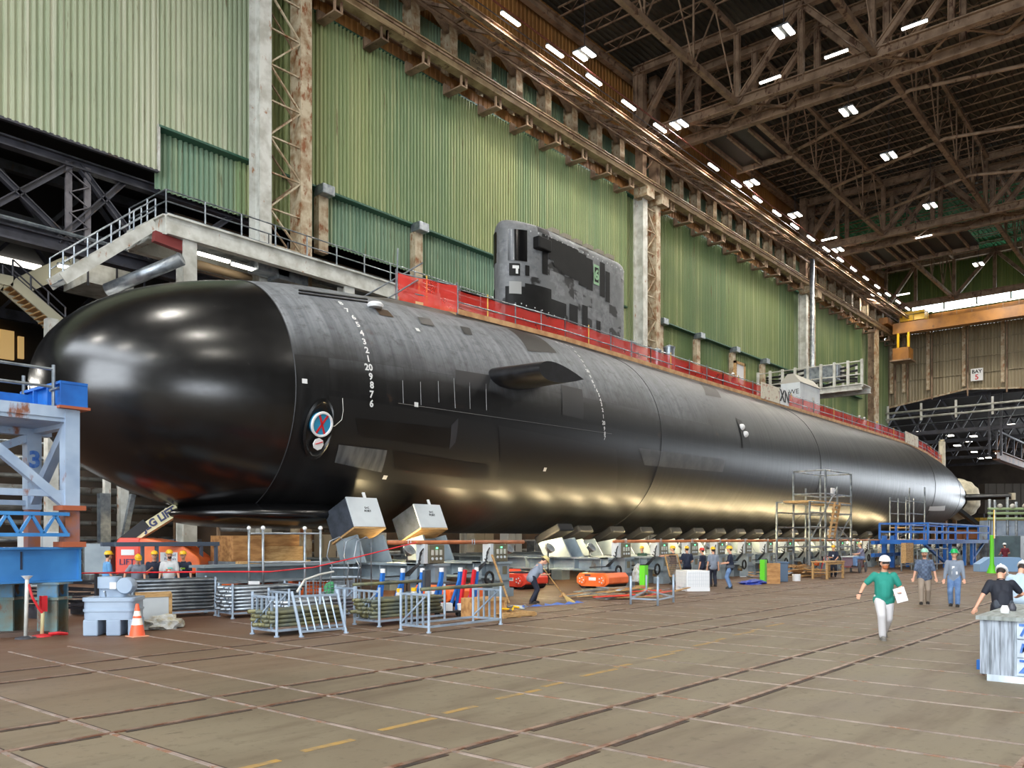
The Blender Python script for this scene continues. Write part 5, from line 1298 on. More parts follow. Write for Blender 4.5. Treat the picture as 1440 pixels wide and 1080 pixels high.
stillage((11.05,16.1,0), 0, 1.9, .95, .98, 'silver barred rack of dark tubes, nearest and leftmost of the front racks', ('dark',4,.045), 'one')
t = empty('leaning_gate', FP(424, 896), rz=-.12, label='silver barred gate panel leaning against the leftmost front rack', cat='gate')
for x in (0,1.15): MB().tube((x,0,0),(x-.16,.15,1.02),.035,8).build('post', galv_b, t); MB().lathe([(.06,0),(.06,.03)],8,(x,0,0)).build('foot', galv_b, t)
for z in (.12,.9): MB().bar((-.16*z,.15*z,z),(1.15-.16*z,.15*z,z),.05,.05).build('rail', galv_b, t)
for k in range(1,6): x = 1.15*k/6; MB().bar((x-.02,.02,.12),(x-.16,.14,.9),.05,.03).build('bar', galv_b, t)
MB().path([(0,.2,1.0),(.3,.4,1.25),(.8,.6,1.35),(1.3,.8,1.4)], .025, 6).build('bent_rod', white_steel, t)
stillage((13.95,16.0,0), 0, 2.3, .95, .98, 'silver barred rack of long dark tubes, second of the front racks', ('dark',5,.045), 'one')
stillage((13.8,14.1,0), 0, 2.55, .95, .98, 'long silver barred rack with tube top rails, nearest to the pallet', None, 'both')
MB().tube((0,0,0),(2.9,.0,0),.045,8).build('scaffold_tube', dark_tube, loc=(13.6,14.15,1.02), smooth=True, label='brown scaffold tube lying on the nearest barred rack', cat='tube')
MB().tube((0,0,0),(2.4,0,0),.045,8).build('scaffold_tube', dark_tube, loc=(13.9,16.95,1.02), smooth=True, label='brown scaffold tube lying on the second barred rack', cat='tube')
stillage((10.9,22.5,0), -.25, 2.2, .95, 1.1, 'silver rack full of horizontal tubes in front of the five workers', ('grey',9,.045))
stillage((12.8,20.7,0), -.15, 2.0, .95, .95, 'silver rack of tubes with open ends facing left, behind the leftmost front rack', ('grey',7,.045))
stillage((13.0,18.4,0), 0, 2.2, .9, .9, 'silver rack of grey tubes seen through the leftmost front rack', ('grey',4,.045))
# wire cage
p = FP(455, 866); t = empty('wire_cage', p, rz=TH-pi/2, label='wire mesh cage on the floor holding nets and fittings, behind the leaning gate', cat='cage')
mb = MB()
for k in range(13): mb.tube((-.5+.1*k,0,.08),(-.5+.1*k,0,1.0),.008,4,caps=False)
for k in range(10): mb.tube((-.5,0,.08+.1*k),(.7,0,.08+.1*k),.008,4,caps=False)
for k in range(9): mb.tube((.7,.1*k,.08),(.7,.1*k,1.0),.008,4,caps=False)
mb.build('mesh', galv, t)
for x in (-.5,.7):
    for y in (0,.9): MB().tube((x,y,0),(x,y,1.02),.025,6).build('post', galv, t)
MB().box(-.48,.68,.02,.88,.06,.1).build('floor_panel', galv, t)
blob('net_bundle', p + V((.3,.5,.1)), (.4,.35,.35), mat('grey_net', S(110,120,124), .8, 0, S(70,80,84), 6, bump=.8), 'crumpled grey netting stuffed in the wire cage', 'netting', 8, .5)
blob('green_bag', p + V((.75,.65,.55)), (.2,.15,.25), mat('green_cloth', S(60,140,90), .8), 'small green cloth bag on top of the wire cage', 'bag', 5, .4)
# scaffold frame
t = empty('tube_tower', FP(400, 855), rz=TH-pi/2, label='tall galvanised scaffold frame with capped posts in front of the first beam', cat='scaffold')
xs4 = [(-1.12,.0),(-.5,-.6),(.52,.5),(1.16,-.1)]
for x, y in xs4:
    MB().tube((x,y,0),(x,y,2.5),.04,8).build('post', galv, t, smooth=True); MB().ball((x,y,2.52),.07,8,6).build('post_cap', white, t, smooth=True)
for z in (1.45, 2.35):
    MB().tube((-1.12,0,z),(.52,.5,z),.03,6).build('ledger', galv, t); MB().tube((-.5,-.6,z),(1.16,-.1,z),.03,6).build('ledger', galv, t)
MB().tube((-1.12,0,1.45),(-.5,-.6,1.45),.03,6).build('ledger', galv, t); MB().tube((-1.12,0,.35),(-.5,-.6,.35),.03,6).build('ledger', galv, t); MB().tube((.52,.5,2.35),(1.16,-.1,2.35),.03,6).build('ledger', galv, t)
MB().box(-1.1,-.75,-.12,-.1,.55,.85).build('notice', white, t)
# step frame with hoop handrails
t = empty('step_platform', FP(485, 850), rz=TH-pi/2, label='small grey step ladder with hooped handrails beside the first block', cat='ladder')
for x in (-.55,.0,.35):
    MB().path([(x,0,0),(x+.12,0,1.3),(x-.05,0,1.6),(x+.05,0,2.1),(x+.35,.1,2.25),(x+.5,.1,2.1),(x+.5,.2,0)], .022, 6).build('hoop_rail', galv, t, smooth=True)
for k in range(4): MB().box(-.5,.5,.0,.25,.3+.3*k,.34+.3*k).build('step', galv, t)
# blue struts and red box
t = empty('red_parts_box', (16.6, 17.9, 0), label='low red metal box on the floor among the blue braces', cat='box')
MB().box(-.6,1.4,0,.5,.05,.42).build('body', mat('pinkish_red', S(214,50,70), .5), t, bevel=.02); MB().box(-.6,1.4,-.03,0,.36,.42).build('lip', red, t)
for i, dx in enumerate((-.7,-.15,.4,.95,1.5,1.95)):
    t = empty('blue_prop', (16.9+dx, 18.6-.25*i, 0), label='bright blue adjustable steel prop behind the racks, ' + ORD[i] + ' from the left', cat='prop', group='blue props behind the racks')
    mb = MB().bar((0,0,0),(.15,0,1.2),.1,.1); mb.build('leg', blue, t); MB().bar((-.35,0,0),(.12,0,1.0),.07,.07).build('brace', blue, t); MB().lathe([(.07,0),(.07,.12)],8,(.15,0,1.2)).build('head', white, t)
for i in range(3):
    t = empty('yellow_cylinder', (16.4+.55*i, 17.95-.02*i, .43), label='yellow topped cylinder standing on the red box, ' + ('left','middle','right')[i], cat='cylinder')
    MB().lathe([(.1,0),(.1,.2),(.04,.27)],12).build('body', mat('pale_grey_cyl', S(196,196,190), .5), t, smooth='a'); MB().lathe([(.08,.24),(.08,.34)],10).build('cap', yellow, t)
for i,(x,y) in enumerate(((18.3,17.4),(18.6,17.3))):
    MB().bar((0,0,0),(.25,0,1.25),.09,.09).build('red_pole', red, loc=(x,y,0), label='red steel pole leaning behind the white bucket, ' + ('left one','right one')[i], cat='pole')
t = empty('bucket', FP(651, 866), label='white plastic bucket on the floor behind the barred racks', cat='bucket')
MB().lathe([(.14,0),(.16,.34)],18).build('body', white, t, smooth='a'); MB().lathe([(.165,.3),(.175,.34),(.165,.35)],18).build('rim', white, t, smooth='a')
p = FP(600,866); t = empty('office_chair_back', p, rz=.5, label='dark grey padded chair behind the second barred rack', cat='chair')
rbox(MB(), -.28,.28,-.05,.05,.75,1.3,.05).build('backrest', dark_grey, t, bevel=.04); MB().box(-.28,.28,0,.5,.5,.58).build('seat', dark_grey, t, bevel=.03)
for x in (-.25,.25):
    for y in (.02,.46): MB().tube((x,y,0),(x,y,.52),.02,6).build('leg', galv, t)
t = empty('dolly', FP(630,867), rz=-.6, label='small black wheeled dolly with white packages beside the bucket', cat='dolly')
MB().box(-.4,.4,-.2,.2,.12,.17).build('deck', black, t); MB().box(-.3,.1,-.15,.15,.17,.38).build('package', white, t)
for x in (-.3,.3):
    for y in (-.15,.15): MB().lathe([(.06,-.02),(.06,.02)],10,(x,y,.06),Matrix.Rotation(pi/2,3,'X')).build('wheel', black, t)
t = empty('plywood_crate', FP(672, 871), rz=-.1, label='reddish plywood crate behind the right barred rack', cat='crate')
MB().box(0,1.05,0,.7,0,.55).build('body', plywood, t); MB().box(-.02,1.07,-.02,0,.0,.08).box(-.02,1.07,-.02,0,.47,.55).box(-.02,.06,-.02,0,.08,.47).box(1.0,1.07,-.02,0,.08,.47).build('batten', wood, t)
MB().bar((0,0,0),(-.55,.3,1.65),.06,.06).build('timber_prop', wood, loc=FP(716,848), label='wooden plank leaning against the second control box post', cat='plank')
# pallet with fittings
def pallet(loc, rz, label, L=1.25, D=1.0):
    t = empty('pallet', loc, rz, label=label, cat='pallet')
    for k in range(7): MB().box(0,.1+0*k,0,D,0,0) if False else MB().box(L*k/7,L*k/7+.12,0,D,.1,.13).build('deck_board', wood, t)
    for y in (0,D/2-.04,D-.08): MB().box(0,L,y,y+.08,.02,.1).build('stringer', wood, t)
    for k in (0,3,6): MB().box(L*k/7,L*k/7+.12,0,D,0,.02).build('bottom_board', wood, t)
    return t
pallet(FP(708, 870), -.15, 'wooden pallet on the floor right of the barred racks')
t = empty('fittings_pile', FP(733, 868)+V((.15,.2,.13)), label='pile of silver pipe fittings and straps on the pallet', cat='fittings')
rnd = random.Random(9)
for k in range(14):
    a = rnd.uniform(0,pi); p = V((rnd.uniform(-.35,.5), rnd.uniform(-.1,.5), .04+rnd.uniform(0,.1)))
    MB().tube(p, p+V((.25*cos(a),.25*sin(a),.02)), .03, 6).build('fitting', galv if k % 3 else yellow, t)
# blue cloth strips on floor
t = empty('blue_sheet', FP(765,852), rz=-.1, label='flat blue plastic strip on the floor at the feet of the broom man', cat='sheet')
mb = MB(); vs = []; fs = []
for k in range(20):
    x = -1.0+.15*k; w_ = .06 if k < 8 else .16; vs += [(x, -w_+.08*sin(k*.8), .012), (x, w_+.08*sin(k*.8), .035*(1+sin(k*1.7)))]
for k in range(19): fs.append((2*k,2*k+2,2*k+3,2*k+1))
mb.add(vs, fs).build('sheet', mat('tarp_blue', S(40,96,190), .5), t, smooth=True)
blob('blue_tarp', FP(1060,821), (1.1,.5,.14), mat('tarp_dark_blue', S(30,50,150), .5, 0, S(60,90,190), 4), 'crumpled dark blue tarpaulin on the floor beyond the man in jeans', 'tarpaulin', 4, .5)
# board & scrap piles
def boards(loc, label, n, L, sx, sy_, hz, mats, seed, spread=.5):
    t = empty('timber_pile', loc, label=label, cat='timber'); rnd = random.Random(seed)
    for k in range(n):
        a = rnd.uniform(-spread, spread) - .1; p = V((rnd.uniform(-sx,sx), rnd.uniform(-sy_,sy_), .05+hz*rnd.random()*(1-k/n*.3))); l = rnd.uniform(.5,1)*L
        d = V((cos(a),sin(a),rnd.uniform(-.03,.06)))*l/2
        MB().bar(p-d, p+d, rnd.uniform(.08,.2), .035).build('board', rnd.choice(mats), t)
    return t
brd = mat('grey_board', S(150,140,120), .8, 0, S(120,108,90), 3)
boards(FP(880,838), 'loose heap of boards and scraps on the floor behind the three posts', 42, 2.4, 2.4, 1.2, .25, [wood, brd, plywood, coral, galv], 11, .6)
t = empty('post_rack', FP(887,850), rz=0, label='low rack with four blue grey posts in front of the loose boards', cat='rack')
for p_ in ((887,850),(925,852),(947,847),(909,838)):
    p = FP(*p_) - t.location; MB().tube((p.x,p.y,0),(p.x,p.y,.95 if p_[0] != 909 else .8),.04,8).build('post', galv_b, t, smooth=True)
p0_, p1_, p2_, p3_ = [FP(*q)-t.location for q in ((887,850),(925,852),(947,847),(909,838))]
for a, b_ in ((p0_,p1_),(p1_,p2_),(p2_,p3_),(p3_,p0_)): MB().bar(a+V((0,0,.2)), b_+V((0,0,.2)), .05,.05).build('base_rail', galv_b, t)
boards(FP(1080,815), 'heap of silver brackets and offcuts beside the bright green post', 30, 1.0, 1.6, .7, .45, [galv, light_grey, wood, dark_steel], 12, 1.4)
boards(FP(1112,810), 'stacked raw timber planks on a teal pallet beyond the bins', 26, 2.6, .8, .8, .7, [wood, plywood], 13, .15)
boards(FP(1133,811), 'slumped pile of pale timber offcuts left of the workbench', 34, 1.6, 1.3, .9, .5, [wood, plywood, wood], 14, .9)
t = empty('white_bin', FP(947,830), rz=0, label='white slatted plastic pallet bin on the floor in front of the talking group', cat='bin')
a = FP(950,829); b_ = FP(991,836); t.location = a
v_ = b_-a; ang = atan2(v_.y, v_.x); t.rotation_euler = (0,0,ang); L = v_.length; D = 1.0
L = 1.35
rbox(MB(), 0,L,0,D,.14,.85,.03).build('body', white, t, smooth='a')
mb = MB()
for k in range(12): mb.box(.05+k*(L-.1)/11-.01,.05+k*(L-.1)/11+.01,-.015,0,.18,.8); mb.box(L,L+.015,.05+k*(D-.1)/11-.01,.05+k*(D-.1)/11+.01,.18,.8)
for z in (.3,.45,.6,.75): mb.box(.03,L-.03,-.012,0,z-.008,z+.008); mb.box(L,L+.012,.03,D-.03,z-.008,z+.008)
mb.build('ribs', mat('rib_grey_white', S(206,208,210), .5), t)  # ribs a slightly greyer white than the body
for x in (0,L/2-.12,L-.24):
    MB().box(x,x+.24,0,D,0,.14).build('foot', white, t)
t = empty('lattice_panel', FP(962,826)+V((0,.4,.5)), rz=-.2, label='tan lattice panel leaning behind the white bin', cat='panel')
M_ = Matrix.Rotation(-.3,3,'X'); mb = MB()
for k in range(9): mb.bar(M_@V((-.4+.1*k,0,0)), M_@V((-.4+.1*k,0,.95)), .015)
for k in range(9): mb.bar(M_@V((-.4,0,.05+.1*k)), M_@V((.4,0,.05+.1*k)), .015)
mb.build('mesh', brown_steel, t)
for a, b_ in (((-.42,0,0),(-.42,0,1)),((.42,0,0),(.42,0,1)),((-.42,0,1),(.42,0,1)),((-.42,0,0),(.42,0,0))): MB().bar(M_@V(a), M_@V(b_), .05).build('frame', wood, t)
for i, (px, y0, y1) in enumerate(((909,832,795),(1077,820,787))):
    p = FP(px, y0); d = 2.2*FPX/(y0-757); h = 2.2-(y1-757)/FPX*d
    t = empty('green_post', p, label='bright lime green corner post standing on the floor, ' + ('by the clear plastic bag','beside the pile of silver brackets')[i], cat='post')
    MB().extr([(-.14,0,0),(.14,0,0),(.14,.05,0),(-.09,.05,0),(-.09,.25,0),(-.14,.25,0)], (0,0,h)).build('angle', green, t); MB().box(-.2,.2,-.05,.3,0,.03).build('foot', green, t)
blob('clear_plastic_bag', onY(897,818,20.2), (.3,.22,.55), mat('clear_wrap', S(196,198,196)), 'clear plastic bag hanging beside the control box of the fourth cradle', 'bag', 12, .35)
t = empty('work_bin', FP(1099,818), rz=TH-pi/2, label='slate blue wheeled bin next to the brown plywood board', cat='bin')
MB().extr([(-.26,-.25,0),(.26,-.25,0),(.26,.25,0),(-.26,.25,0)], (0,0,.95)).build('body', mat('slate_bin', S(84,104,128), .5), t, bevel=.03); MB().box(-.3,.3,-.3,.3,.95,1.02).build('lid', mat('slate_bin', S(84,104,128)), t)
MB().box(-.32,.32,0,.03,0,1.0).build('plywood_board', plywood, loc=FP(1088,821), rz=TH-pi/2, label='brown plywood board standing upright beside the slate blue bin', cat='board')
t = empty('drum', FP(1120,817), label='small white drum on the floor by the timber planks', cat='drum'); MB().lathe([(.2,0),(.22,.35)],14).build('body', white, t, smooth='a')
# workbench
t = empty('workbench', FP(1163,815), rz=-.08, label='raw timber workbench with lower shelf, near the seated worker', cat='bench')
MB().box(0,2.3,0,.9,.9,.96).build('top', wood, t)
for x in (.1,2.1):
    for y in (0.02,.8): MB().box(x,x+.12,y,y+.1,0,.9).build('leg', wood, t)
MB().box(.1,2.2,.05,.8,.35,.39).build('shelf', wood, t); MB().box(.1,2.2,0,.03,.78,.88).build('apron', wood, t)
t = empty('hand_cart', FP(1205,806), rz=.1, label='low cart with red deck and spoked wheels, right of the workbench', cat='cart')
MB().box(0,2.6,0,1.0,.35,.42).build('deck', mat('dull_red', S(130,50,50), .6), t); MB().box(.1,1.7,.0,.9,.42,1.0).build('box', mat('mauve_box', S(128,104,116), .7), t); MB().box(-.1,2.0,0,.95,1.0,1.06).build('tray', light_grey, t)
for x in (.4,2.2): MB().lathe([(.34,-.03),(.34,.03)],16,(x,-.08,.34),Matrix.Rotation(pi/2,3,'X')).build('wheel', dark_steel, t, smooth='a')
t = empty('red_sign_frame', FP(1161,806), rz=TH-pi/2, label='small red A-frame sign left of the workbench', cat='sign')
MB().bar((-.35,0,0),(0,0,1.3),.06,.04).bar((.35,0,0),(0,0,1.3),.06,.04).bar((-.18,0,.6),(.18,0,.6),.06,.04).build('frame', red, t); MB().box(-.14,.14,-.02,.02,.62,1.0).build('board', white, t)
# scaffold tower
t = empty('scaffold_tower', (57.5, 18.6, 0), label='tall grey scaffold tower with timber ladder against the flank amidships', cat='scaffold')
def zt_(py, X=58.5, Y=19.6): return EYE + (HZ-py)/FPX*(X*FC+Y*FS)
X0_ = onY(1138,700,19.6).x - 57.5; X1_ = onY(1175,700,19.6).x - 57.5; XM = onY(1155,700,19.6).x - 57.5; XL0 = onY(1115,700,19.6).x-57.5
for x, z in ((X0_, zt_(670)),(X1_, zt_(670)),(XM, zt_(690)),(XL0, zt_(712))):
    for y in (0, 2): MB().tube((x,y,0),(x,y,z),.07,6).build('standard', galv, t)
for z in (zt_(768),zt_(757),zt_(743),zt_(725),zt_(712),zt_(700),zt_(670)):
    a = X0_ if z > zt_(712)+.1 else XL0
    for y in (0,2): MB().tube((a,y,z),(X1_,y,z),.05,6).build('ledger', galv, t)
    for x in (X0_,X1_): MB().tube((x,0,z),(x,2,z),.05,6).build('transom', galv, t)
MB().tube((XL0,0,2),(XM,0,zt_(690)),.05,6).build('brace', galv, t); MB().tube((XM,0,2),(X1_,0,zt_(725)),.05,6).build('brace', galv, t); MB().tube((X1_,0,2),(X0_,0,zt_(725)),.05,6).build('brace', galv, t)
MB().box(XL0+1,X1_,0,2,zt_(712),zt_(712)+.12).build('deck', wood, t)
l = t
for x in (XM-2.0, XM-1.1): MB().bar((x,-.2,zt_(757)),(x+1.0,-.2,zt_(712)),.1,.1).build('ladder_rail', wood, l)
for k in range(8): q = zt_(757)+(zt_(712)-zt_(757))*k/8; f = k/8; MB().box(XM-2.0+f,XM-1.1+f,-.3,-.1,q+.1,q+.2).build('ladder_tread', wood, l)
MB().box(X0_+1.2,X0_+2.4,.2,.3,zt_(757),zt_(745)).build('white_panel', white, t); MB().box(XM+.5,XM+1,.5,.6,zt_(700),zt_(690)).build('notice', white, t)
# smaller scaffold by the stern
t = empty('scaffold_tower', (71.5, 19.2, 0), label='thin low scaffold tower left of the blue platform', cat='scaffold')
for x in (0, 2.2, 5.5):
    for y in (0,1.2): MB().tube((x,y,0),(x,y,5.5 if x < 5 else 6.5),.06,6).build('standard', galv, t)
for z in (1.5,3,4.2,5.2):
    for y in (0,1.2): MB().tube((0,y,z),(5.5,y,z),.045,6).build('ledger', galv, t)
MB().box(0,5.5,0,1.2,3.0,3.1).build('deck', wood, t)
# blue platform
t = empty('blue_platform', (71, 15.6, 0), label='bright blue elevated work platform with railings near the stern', cat='platform')
def bl(px, py, Y=15.6): return onY(px, py, Y)
xa, xb = bl(1305,750).x-71, bl(1390,750).x-71; zf = bl(1350,759).z; zt2 = bl(1350,738).z
MB().box(xa,xb,0,3.2,zf-.3,zf).build('deck', blue, t)
for k in range(6):
    x = xa+(xb-xa)*k/5
    for y in (0,3.2): MB().bar((x,y,zf),(x,y,zt2),.13,.13).build('post', blue, t)
for z in ((zf+zt2)/2, zt2):
    for y in (0,3.2): MB().bar((xa,y,z),(xb,y,z),.12,.12).build('rail', blue, t)
    for x in (xa,xb): MB().bar((x,0,z),(x,3.2,z),.12,.12).build('rail', blue, t)
for f in (.3,.38,.62,.75,.8): MB().bar((xa+(xb-xa)*f,.3,0),(xa+(xb-xa)*f,.3,zf-.3),.22,.22).build('leg', blue, t)
for f in (.3,.75): MB().bar((xa+(xb-xa)*f,2.9,0),(xa+(xb-xa)*f,2.9,zf-.3),.22,.22).build('leg', blue, t)
MB().bar((xa+.3,.3,zf-.3),(xa+(xb-xa)*.3,.3,zf-1.7),.16,.16).build('brace', blue, t); MB().bar((xb-.3,.3,zf-.3),(xa+(xb-xa)*.75,.3,zf-1.7),.16,.16).build('brace', blue, t)
t = empty('blue_lift_table', (66, 19.0, 0), label='low blue steel lift frame left of the tall blue platform', cat='frame')
for z in (1.0,1.9): MB().bar((-3.5,0,z),(4,0,z),.25,.25).build('beam', blue, t)
for x in (-.8,1.2): MB().bar((x,0,.0),(x,0,2.4),.3,.3).build('post', blue, t)
t = empty('open_shelf_frame', (60, 15.4, 0), label='grey tube shelf frame behind the man in the plaid shirt', cat='rack')
for x in (0,2.4,5,8):
    for y in (0,1.0): MB().tube((x,y,0),(x,y,1.5),.05,6).build('post', galv, t)
for z in (.4,1.45):
    for y in (0,1.0): MB().tube((0,y,z),(8,y,z),.04,6).build('rail', galv, t)
MB().box(-1.9,-.2,.2,.5,.6,1.9).build('timber_panel', wood, t, label='pale plywood panel')
# concrete barrier + lime bollard
a = FP(1378,804); t = empty('barrier_block', a, rz=TH-pi/2, label='pale blue block with sloped ends near the person in maroon', cat='barrier')
MB().extr([(0,0,0),(3.2,0,0),(3.2,0,.55),(2.6,0,.95),(.7,0,.95),(0,0,.5)], (0,.8,0)).build('body', mat('pale_blue_block', S(140,176,214), .6), t)
t = empty('lime_bollard', FP(1395,806), label='lime green post in front of the pale blue barrier block', cat='post')
MB().lathe([(.32,0),(.12,.6),(.12,2.4)],10).build('shaft', green, t, smooth='a'); MB().box(-.12,.12,-.15,-.1,2.2,4.0).build('yellow_tape', yellow, t)
# machinery at far right
t = empty('plinth_cabinet', FP(1440,797), label='dark teal machine cabinet at the right edge beyond the maroon man', cat='machine')
MB().box(-1.5,3,0,2,0,2.4).build('body', mat('teal_machine', S(70,90,96), .5, 0, S(50,64,70), 1), t, bevel=.05); MB().path([(-1.6,-.3,1.8),(-1.9,-.4,1.2),(-1.2,-.4,1.0),(-1.0,-.3,1.7)], .07, 6).build('hose', black, t)
for i, (px0, px1, y0, y1, d_, m, lb, cat_) in enumerate((
    (1376,1400,794,760,75,galv,'long grey container behind the barrier block','container'),
    (1399,1418,779,752,90,pale_blue,'blue grey cabinet behind the maroon shirted man','cabinet'),
    (1345,1442,758,745,110,mat('orange_brown_beam', S(150,92,56), .6, 0, S(110,70,46), .4),'wide orange brown steel box beyond the blue platform','container'),
    (1390,1440,745,739,120,mat('green_beam', S(90,120,96), .6),'long green beam above the orange brown box','beam'),
    (1378,1442,735,728,125,mat('dirty_yellow', S(170,140,40), .6, 0, S(120,90,40), .5),'dirty yellow beam behind the tail','beam'),
    (1385,1442,722,680,170,mat('grey_far_panel', S(96,90,82), .7),'grey panelled wall unit deep in the next bay','panel'))):
    def at(px, py): r = (px-720)/FPX*d_; return V((r*FS+d_*FC, -r*FC+d_*FS, EYE+(HZ-py)/FPX*d_))
    a, b_ = at(px0, y0), at(px1, y1); L = (px1-px0)/FPX*d_
    t = empty({'container':'steel_container','cabinet':'steel_cabinet','beam':'steel_beam','panel':'wall_panel'}[cat_], (a.x, a.y, 0), rz=TH-pi/2, label=lb, cat=cat_)
    MB().box(0,L,0,2.5,max(0,a.z),b_.z).build('body', m, t, bevel=.05)
    if a.z > .8:
        for x in (.3, L-.5): MB().box(x,x+.3,1,1.4,0,a.z).build('support', dark_steel, t)
    for k in range(5): MB().box(L*(k+.5)/5-.08,L*(k+.5)/5+.08,-.1,0,max(0,a.z),b_.z).build('rib', m, t)
d_ = 95
t = empty('pipe_manifold', (at(1404,740).x, at(1404,740).y, 0), rz=TH-pi/2, label='pale green piping manifold with upright tubes at the far right', cat='piping')
for k, (x, h) in enumerate(((-1,6.6),(-.4,6.5),(1.0,6.8),(2.0,6.3),(3.6,6.6),(5,6.2))): MB().tube((x,0,0),(x,0,h),.16,8).build('riser', galv, t, smooth=True)
for z in (4.4,5.0,5.5): MB().tube((-1.3,-.2,z),(7,-.2,z),.15,8).build('header', mat('pale_green_pipe', S(150,172,130), .5), t, smooth=True)
for k in range(5): MB().ball((k*1.4,-.3,5.8),.28,10,6).build('valve', white_steel, t, smooth=True)
MB().box(-1.3,7,0,1.5,2.0,4.2).build('skid_body', pale_blue, t)
# ---- orange telescopic lift behind the five workers
JL = V((15.0, 29.2, 0)); t = empty('boom_lift', JL, rz=-.8, label='orange telescopic boom lift under the bow behind five workers', cat='lift')
MB().extr([(-1.4,0,.9),(1.35,0,.9),(1.55,0,1.2),(1.5,0,1.5),(.9,0,1.95),(-.3,0,2.2),(-1.3,0,2.2),(-1.4,0,2.0)], (0,1.6,0)).build('counterweight_body', orange, t, bevel=.08)
MB().extr([(-1.42,-.02,.9),(-.55,-.02,.9),(-.55,-.02,2.22),(-1.3,-.02,2.22),(-1.42,-.02,2.0)], (0,1.64,0)).build('engine_hood', coral, t, bevel=.06)
MB().box(-1.0,1.0,.1,1.5,.55,.9).build('chassis', dark_steel, t)
for x in (-1.0,1.0):
    for y in (-.15,1.4): MB().lathe([(.25,0),(.5,.03),(.5,.32),(.25,.35)],20,(x,y+.3,.5),Matrix.Rotation(pi/2,3,'X')).build('wheel', black, t, smooth='a')
bm_ = MB(); bm_.bar((-1.0,.8,2.3),(.55,.8,3.3),.35,.42).build('boom', cream, t)
MB().bar((-1.6,.8,1.9),(-.55,.8,2.75),.42,.36).build('boom_base', black, t)
MB().box(-2.6,-1.7,.3,1.2,.9,2.0).build('control_cabinet', grey_paint, t)
o = text('JLG LIFT', .38, mat('navy_letter', S(36,44,90), .5), t, (-.1,.6,2.9), (pi/2,-.57,0), bold=.015)
text('LIFT', .3, mat('navy_letter', S(36,44,90)), t, (-1.0,-.05,1.35)); MB().box(-1.2,-.75,-.04,-.02,1.6,1.8).build('decal', white, t); MB().box(.15,.75,-.02,0,1.35,1.7).build('decal', white, t)
text('United\nRentals', .14, mat('navy_letter', S(36,44,90)), t, (.5,-.03,1.53))
# red warning tape
pts = [onY(115,806,21.3), onY(200,805,21.5), onY(310,804,20.5), onY(380,804,20.0), onY(440,798,20.4), onY(500,784,20.5), onY(548,772,20.6), onY(585,763,20.7)]
MB().path([p - pts[0] for p in pts], .02, 5).build('barrier_tape', mat('tape_red', S(214,30,44), .5), loc=pts[0], label='red barrier tape strung from the blue beam to the first control box', cat='tape')
# dark tube frame right of the lift
t = empty('tube_gantry', (14.2, 27.6, 0), label='dark blue grey tube gantry between the lift and the first beam', cat='frame')
for x in (0,2.2):
    for y in (0,1.0): MB().bar((x,y,0),(x,y,2.0),.1,.1).build('post', mat('slate_steel', S(78,90,106), .5), t)
for y in (0,1.0): MB().bar((-1.4,y,2.0),(2.3,y,2.0),.14,.14).build('beam', mat('slate_steel', S(78,90,106)), t)
# tool chest foreground right
a = FP(1378, 956); t = empty('wooden_chest', (a.x, a.y, 0), label='weathered white wooden chest with blue scribbles at the right edge', cat='chest')
wc = mat('weathered_white_paint', S(206,216,224), .7, 0, S(150,160,168), 2.2, st=(6,1.0,.6), rust=S(96,100,100), rl=.6)
wt = mat('weathered_top', S(150,156,154), .8, 0, S(118,122,116), 2, st=(1,5,1), rust=S(84,82,74), rl=.6)
L = 3.0; D = 2.2; MB().box(.04,L,-D,-.04,.1,.96).build('body', wc, t)
MB().box(-.05,L+.05,-D-.05,.05,.94,1.0).build('lid', wt, t)
MB().box(0,.06,-.46,0,.1,.94).build('corner_board', mat('grey_bare_wood', S(164,172,182), .8, 0, S(100,106,112), 3, st=(1,8,.5)), t)
for k in range(3): MB().box(.0,.04,-D,-.5,.12+.28*k,.38+.28*k).build('plank', wc, t)
MB().box(-.02,L,-D,-.1,0,.1).build('skid', wc, t)
text('7B', .26, blue_ink, t, (-.01,-.66,.8), (pi/2,0,-pi/2), bold=.006); text('Z', .28, blue_ink, t, (-.01,-.62,.25), (pi/2,0,-pi/2), bold=.006)
text('M', .2, blue_ink, t, (-.01,-.62,.52), (pi/2,.2,-pi/2), bold=.004)
p = FP(1413, 868, 1.0)
for i, (px, py, m) in enumerate(((1413,862,white),(1423,859,dark_steel))):
    q = FP(px, py, 1.0); MB().lathe([(.06,0),(.07,.05),(.04,.12)],12).build('pot' if i == 0 else 'clamp', m, loc=q, smooth='a', label=('small white pot' if i == 0 else 'small dark clamp') + ' on the lid of the weathered chest', cat='pot' if i == 0 else 'clamp')
t = empty('small_crate', V((a.x+.6, a.y+.11, 0)), label='small blue crate half hidden at the foot of the weathered chest', cat='crate')
MB().box(-.05,.05,-.05,.05,.08,.24).build('body', blue, t, bevel=.01); MB().lathe([(.04,-.02),(.04,.02)],10,(0,-.04,.04),Matrix.Rotation(pi/2,3,'X')).build('wheel', dark_steel, t)
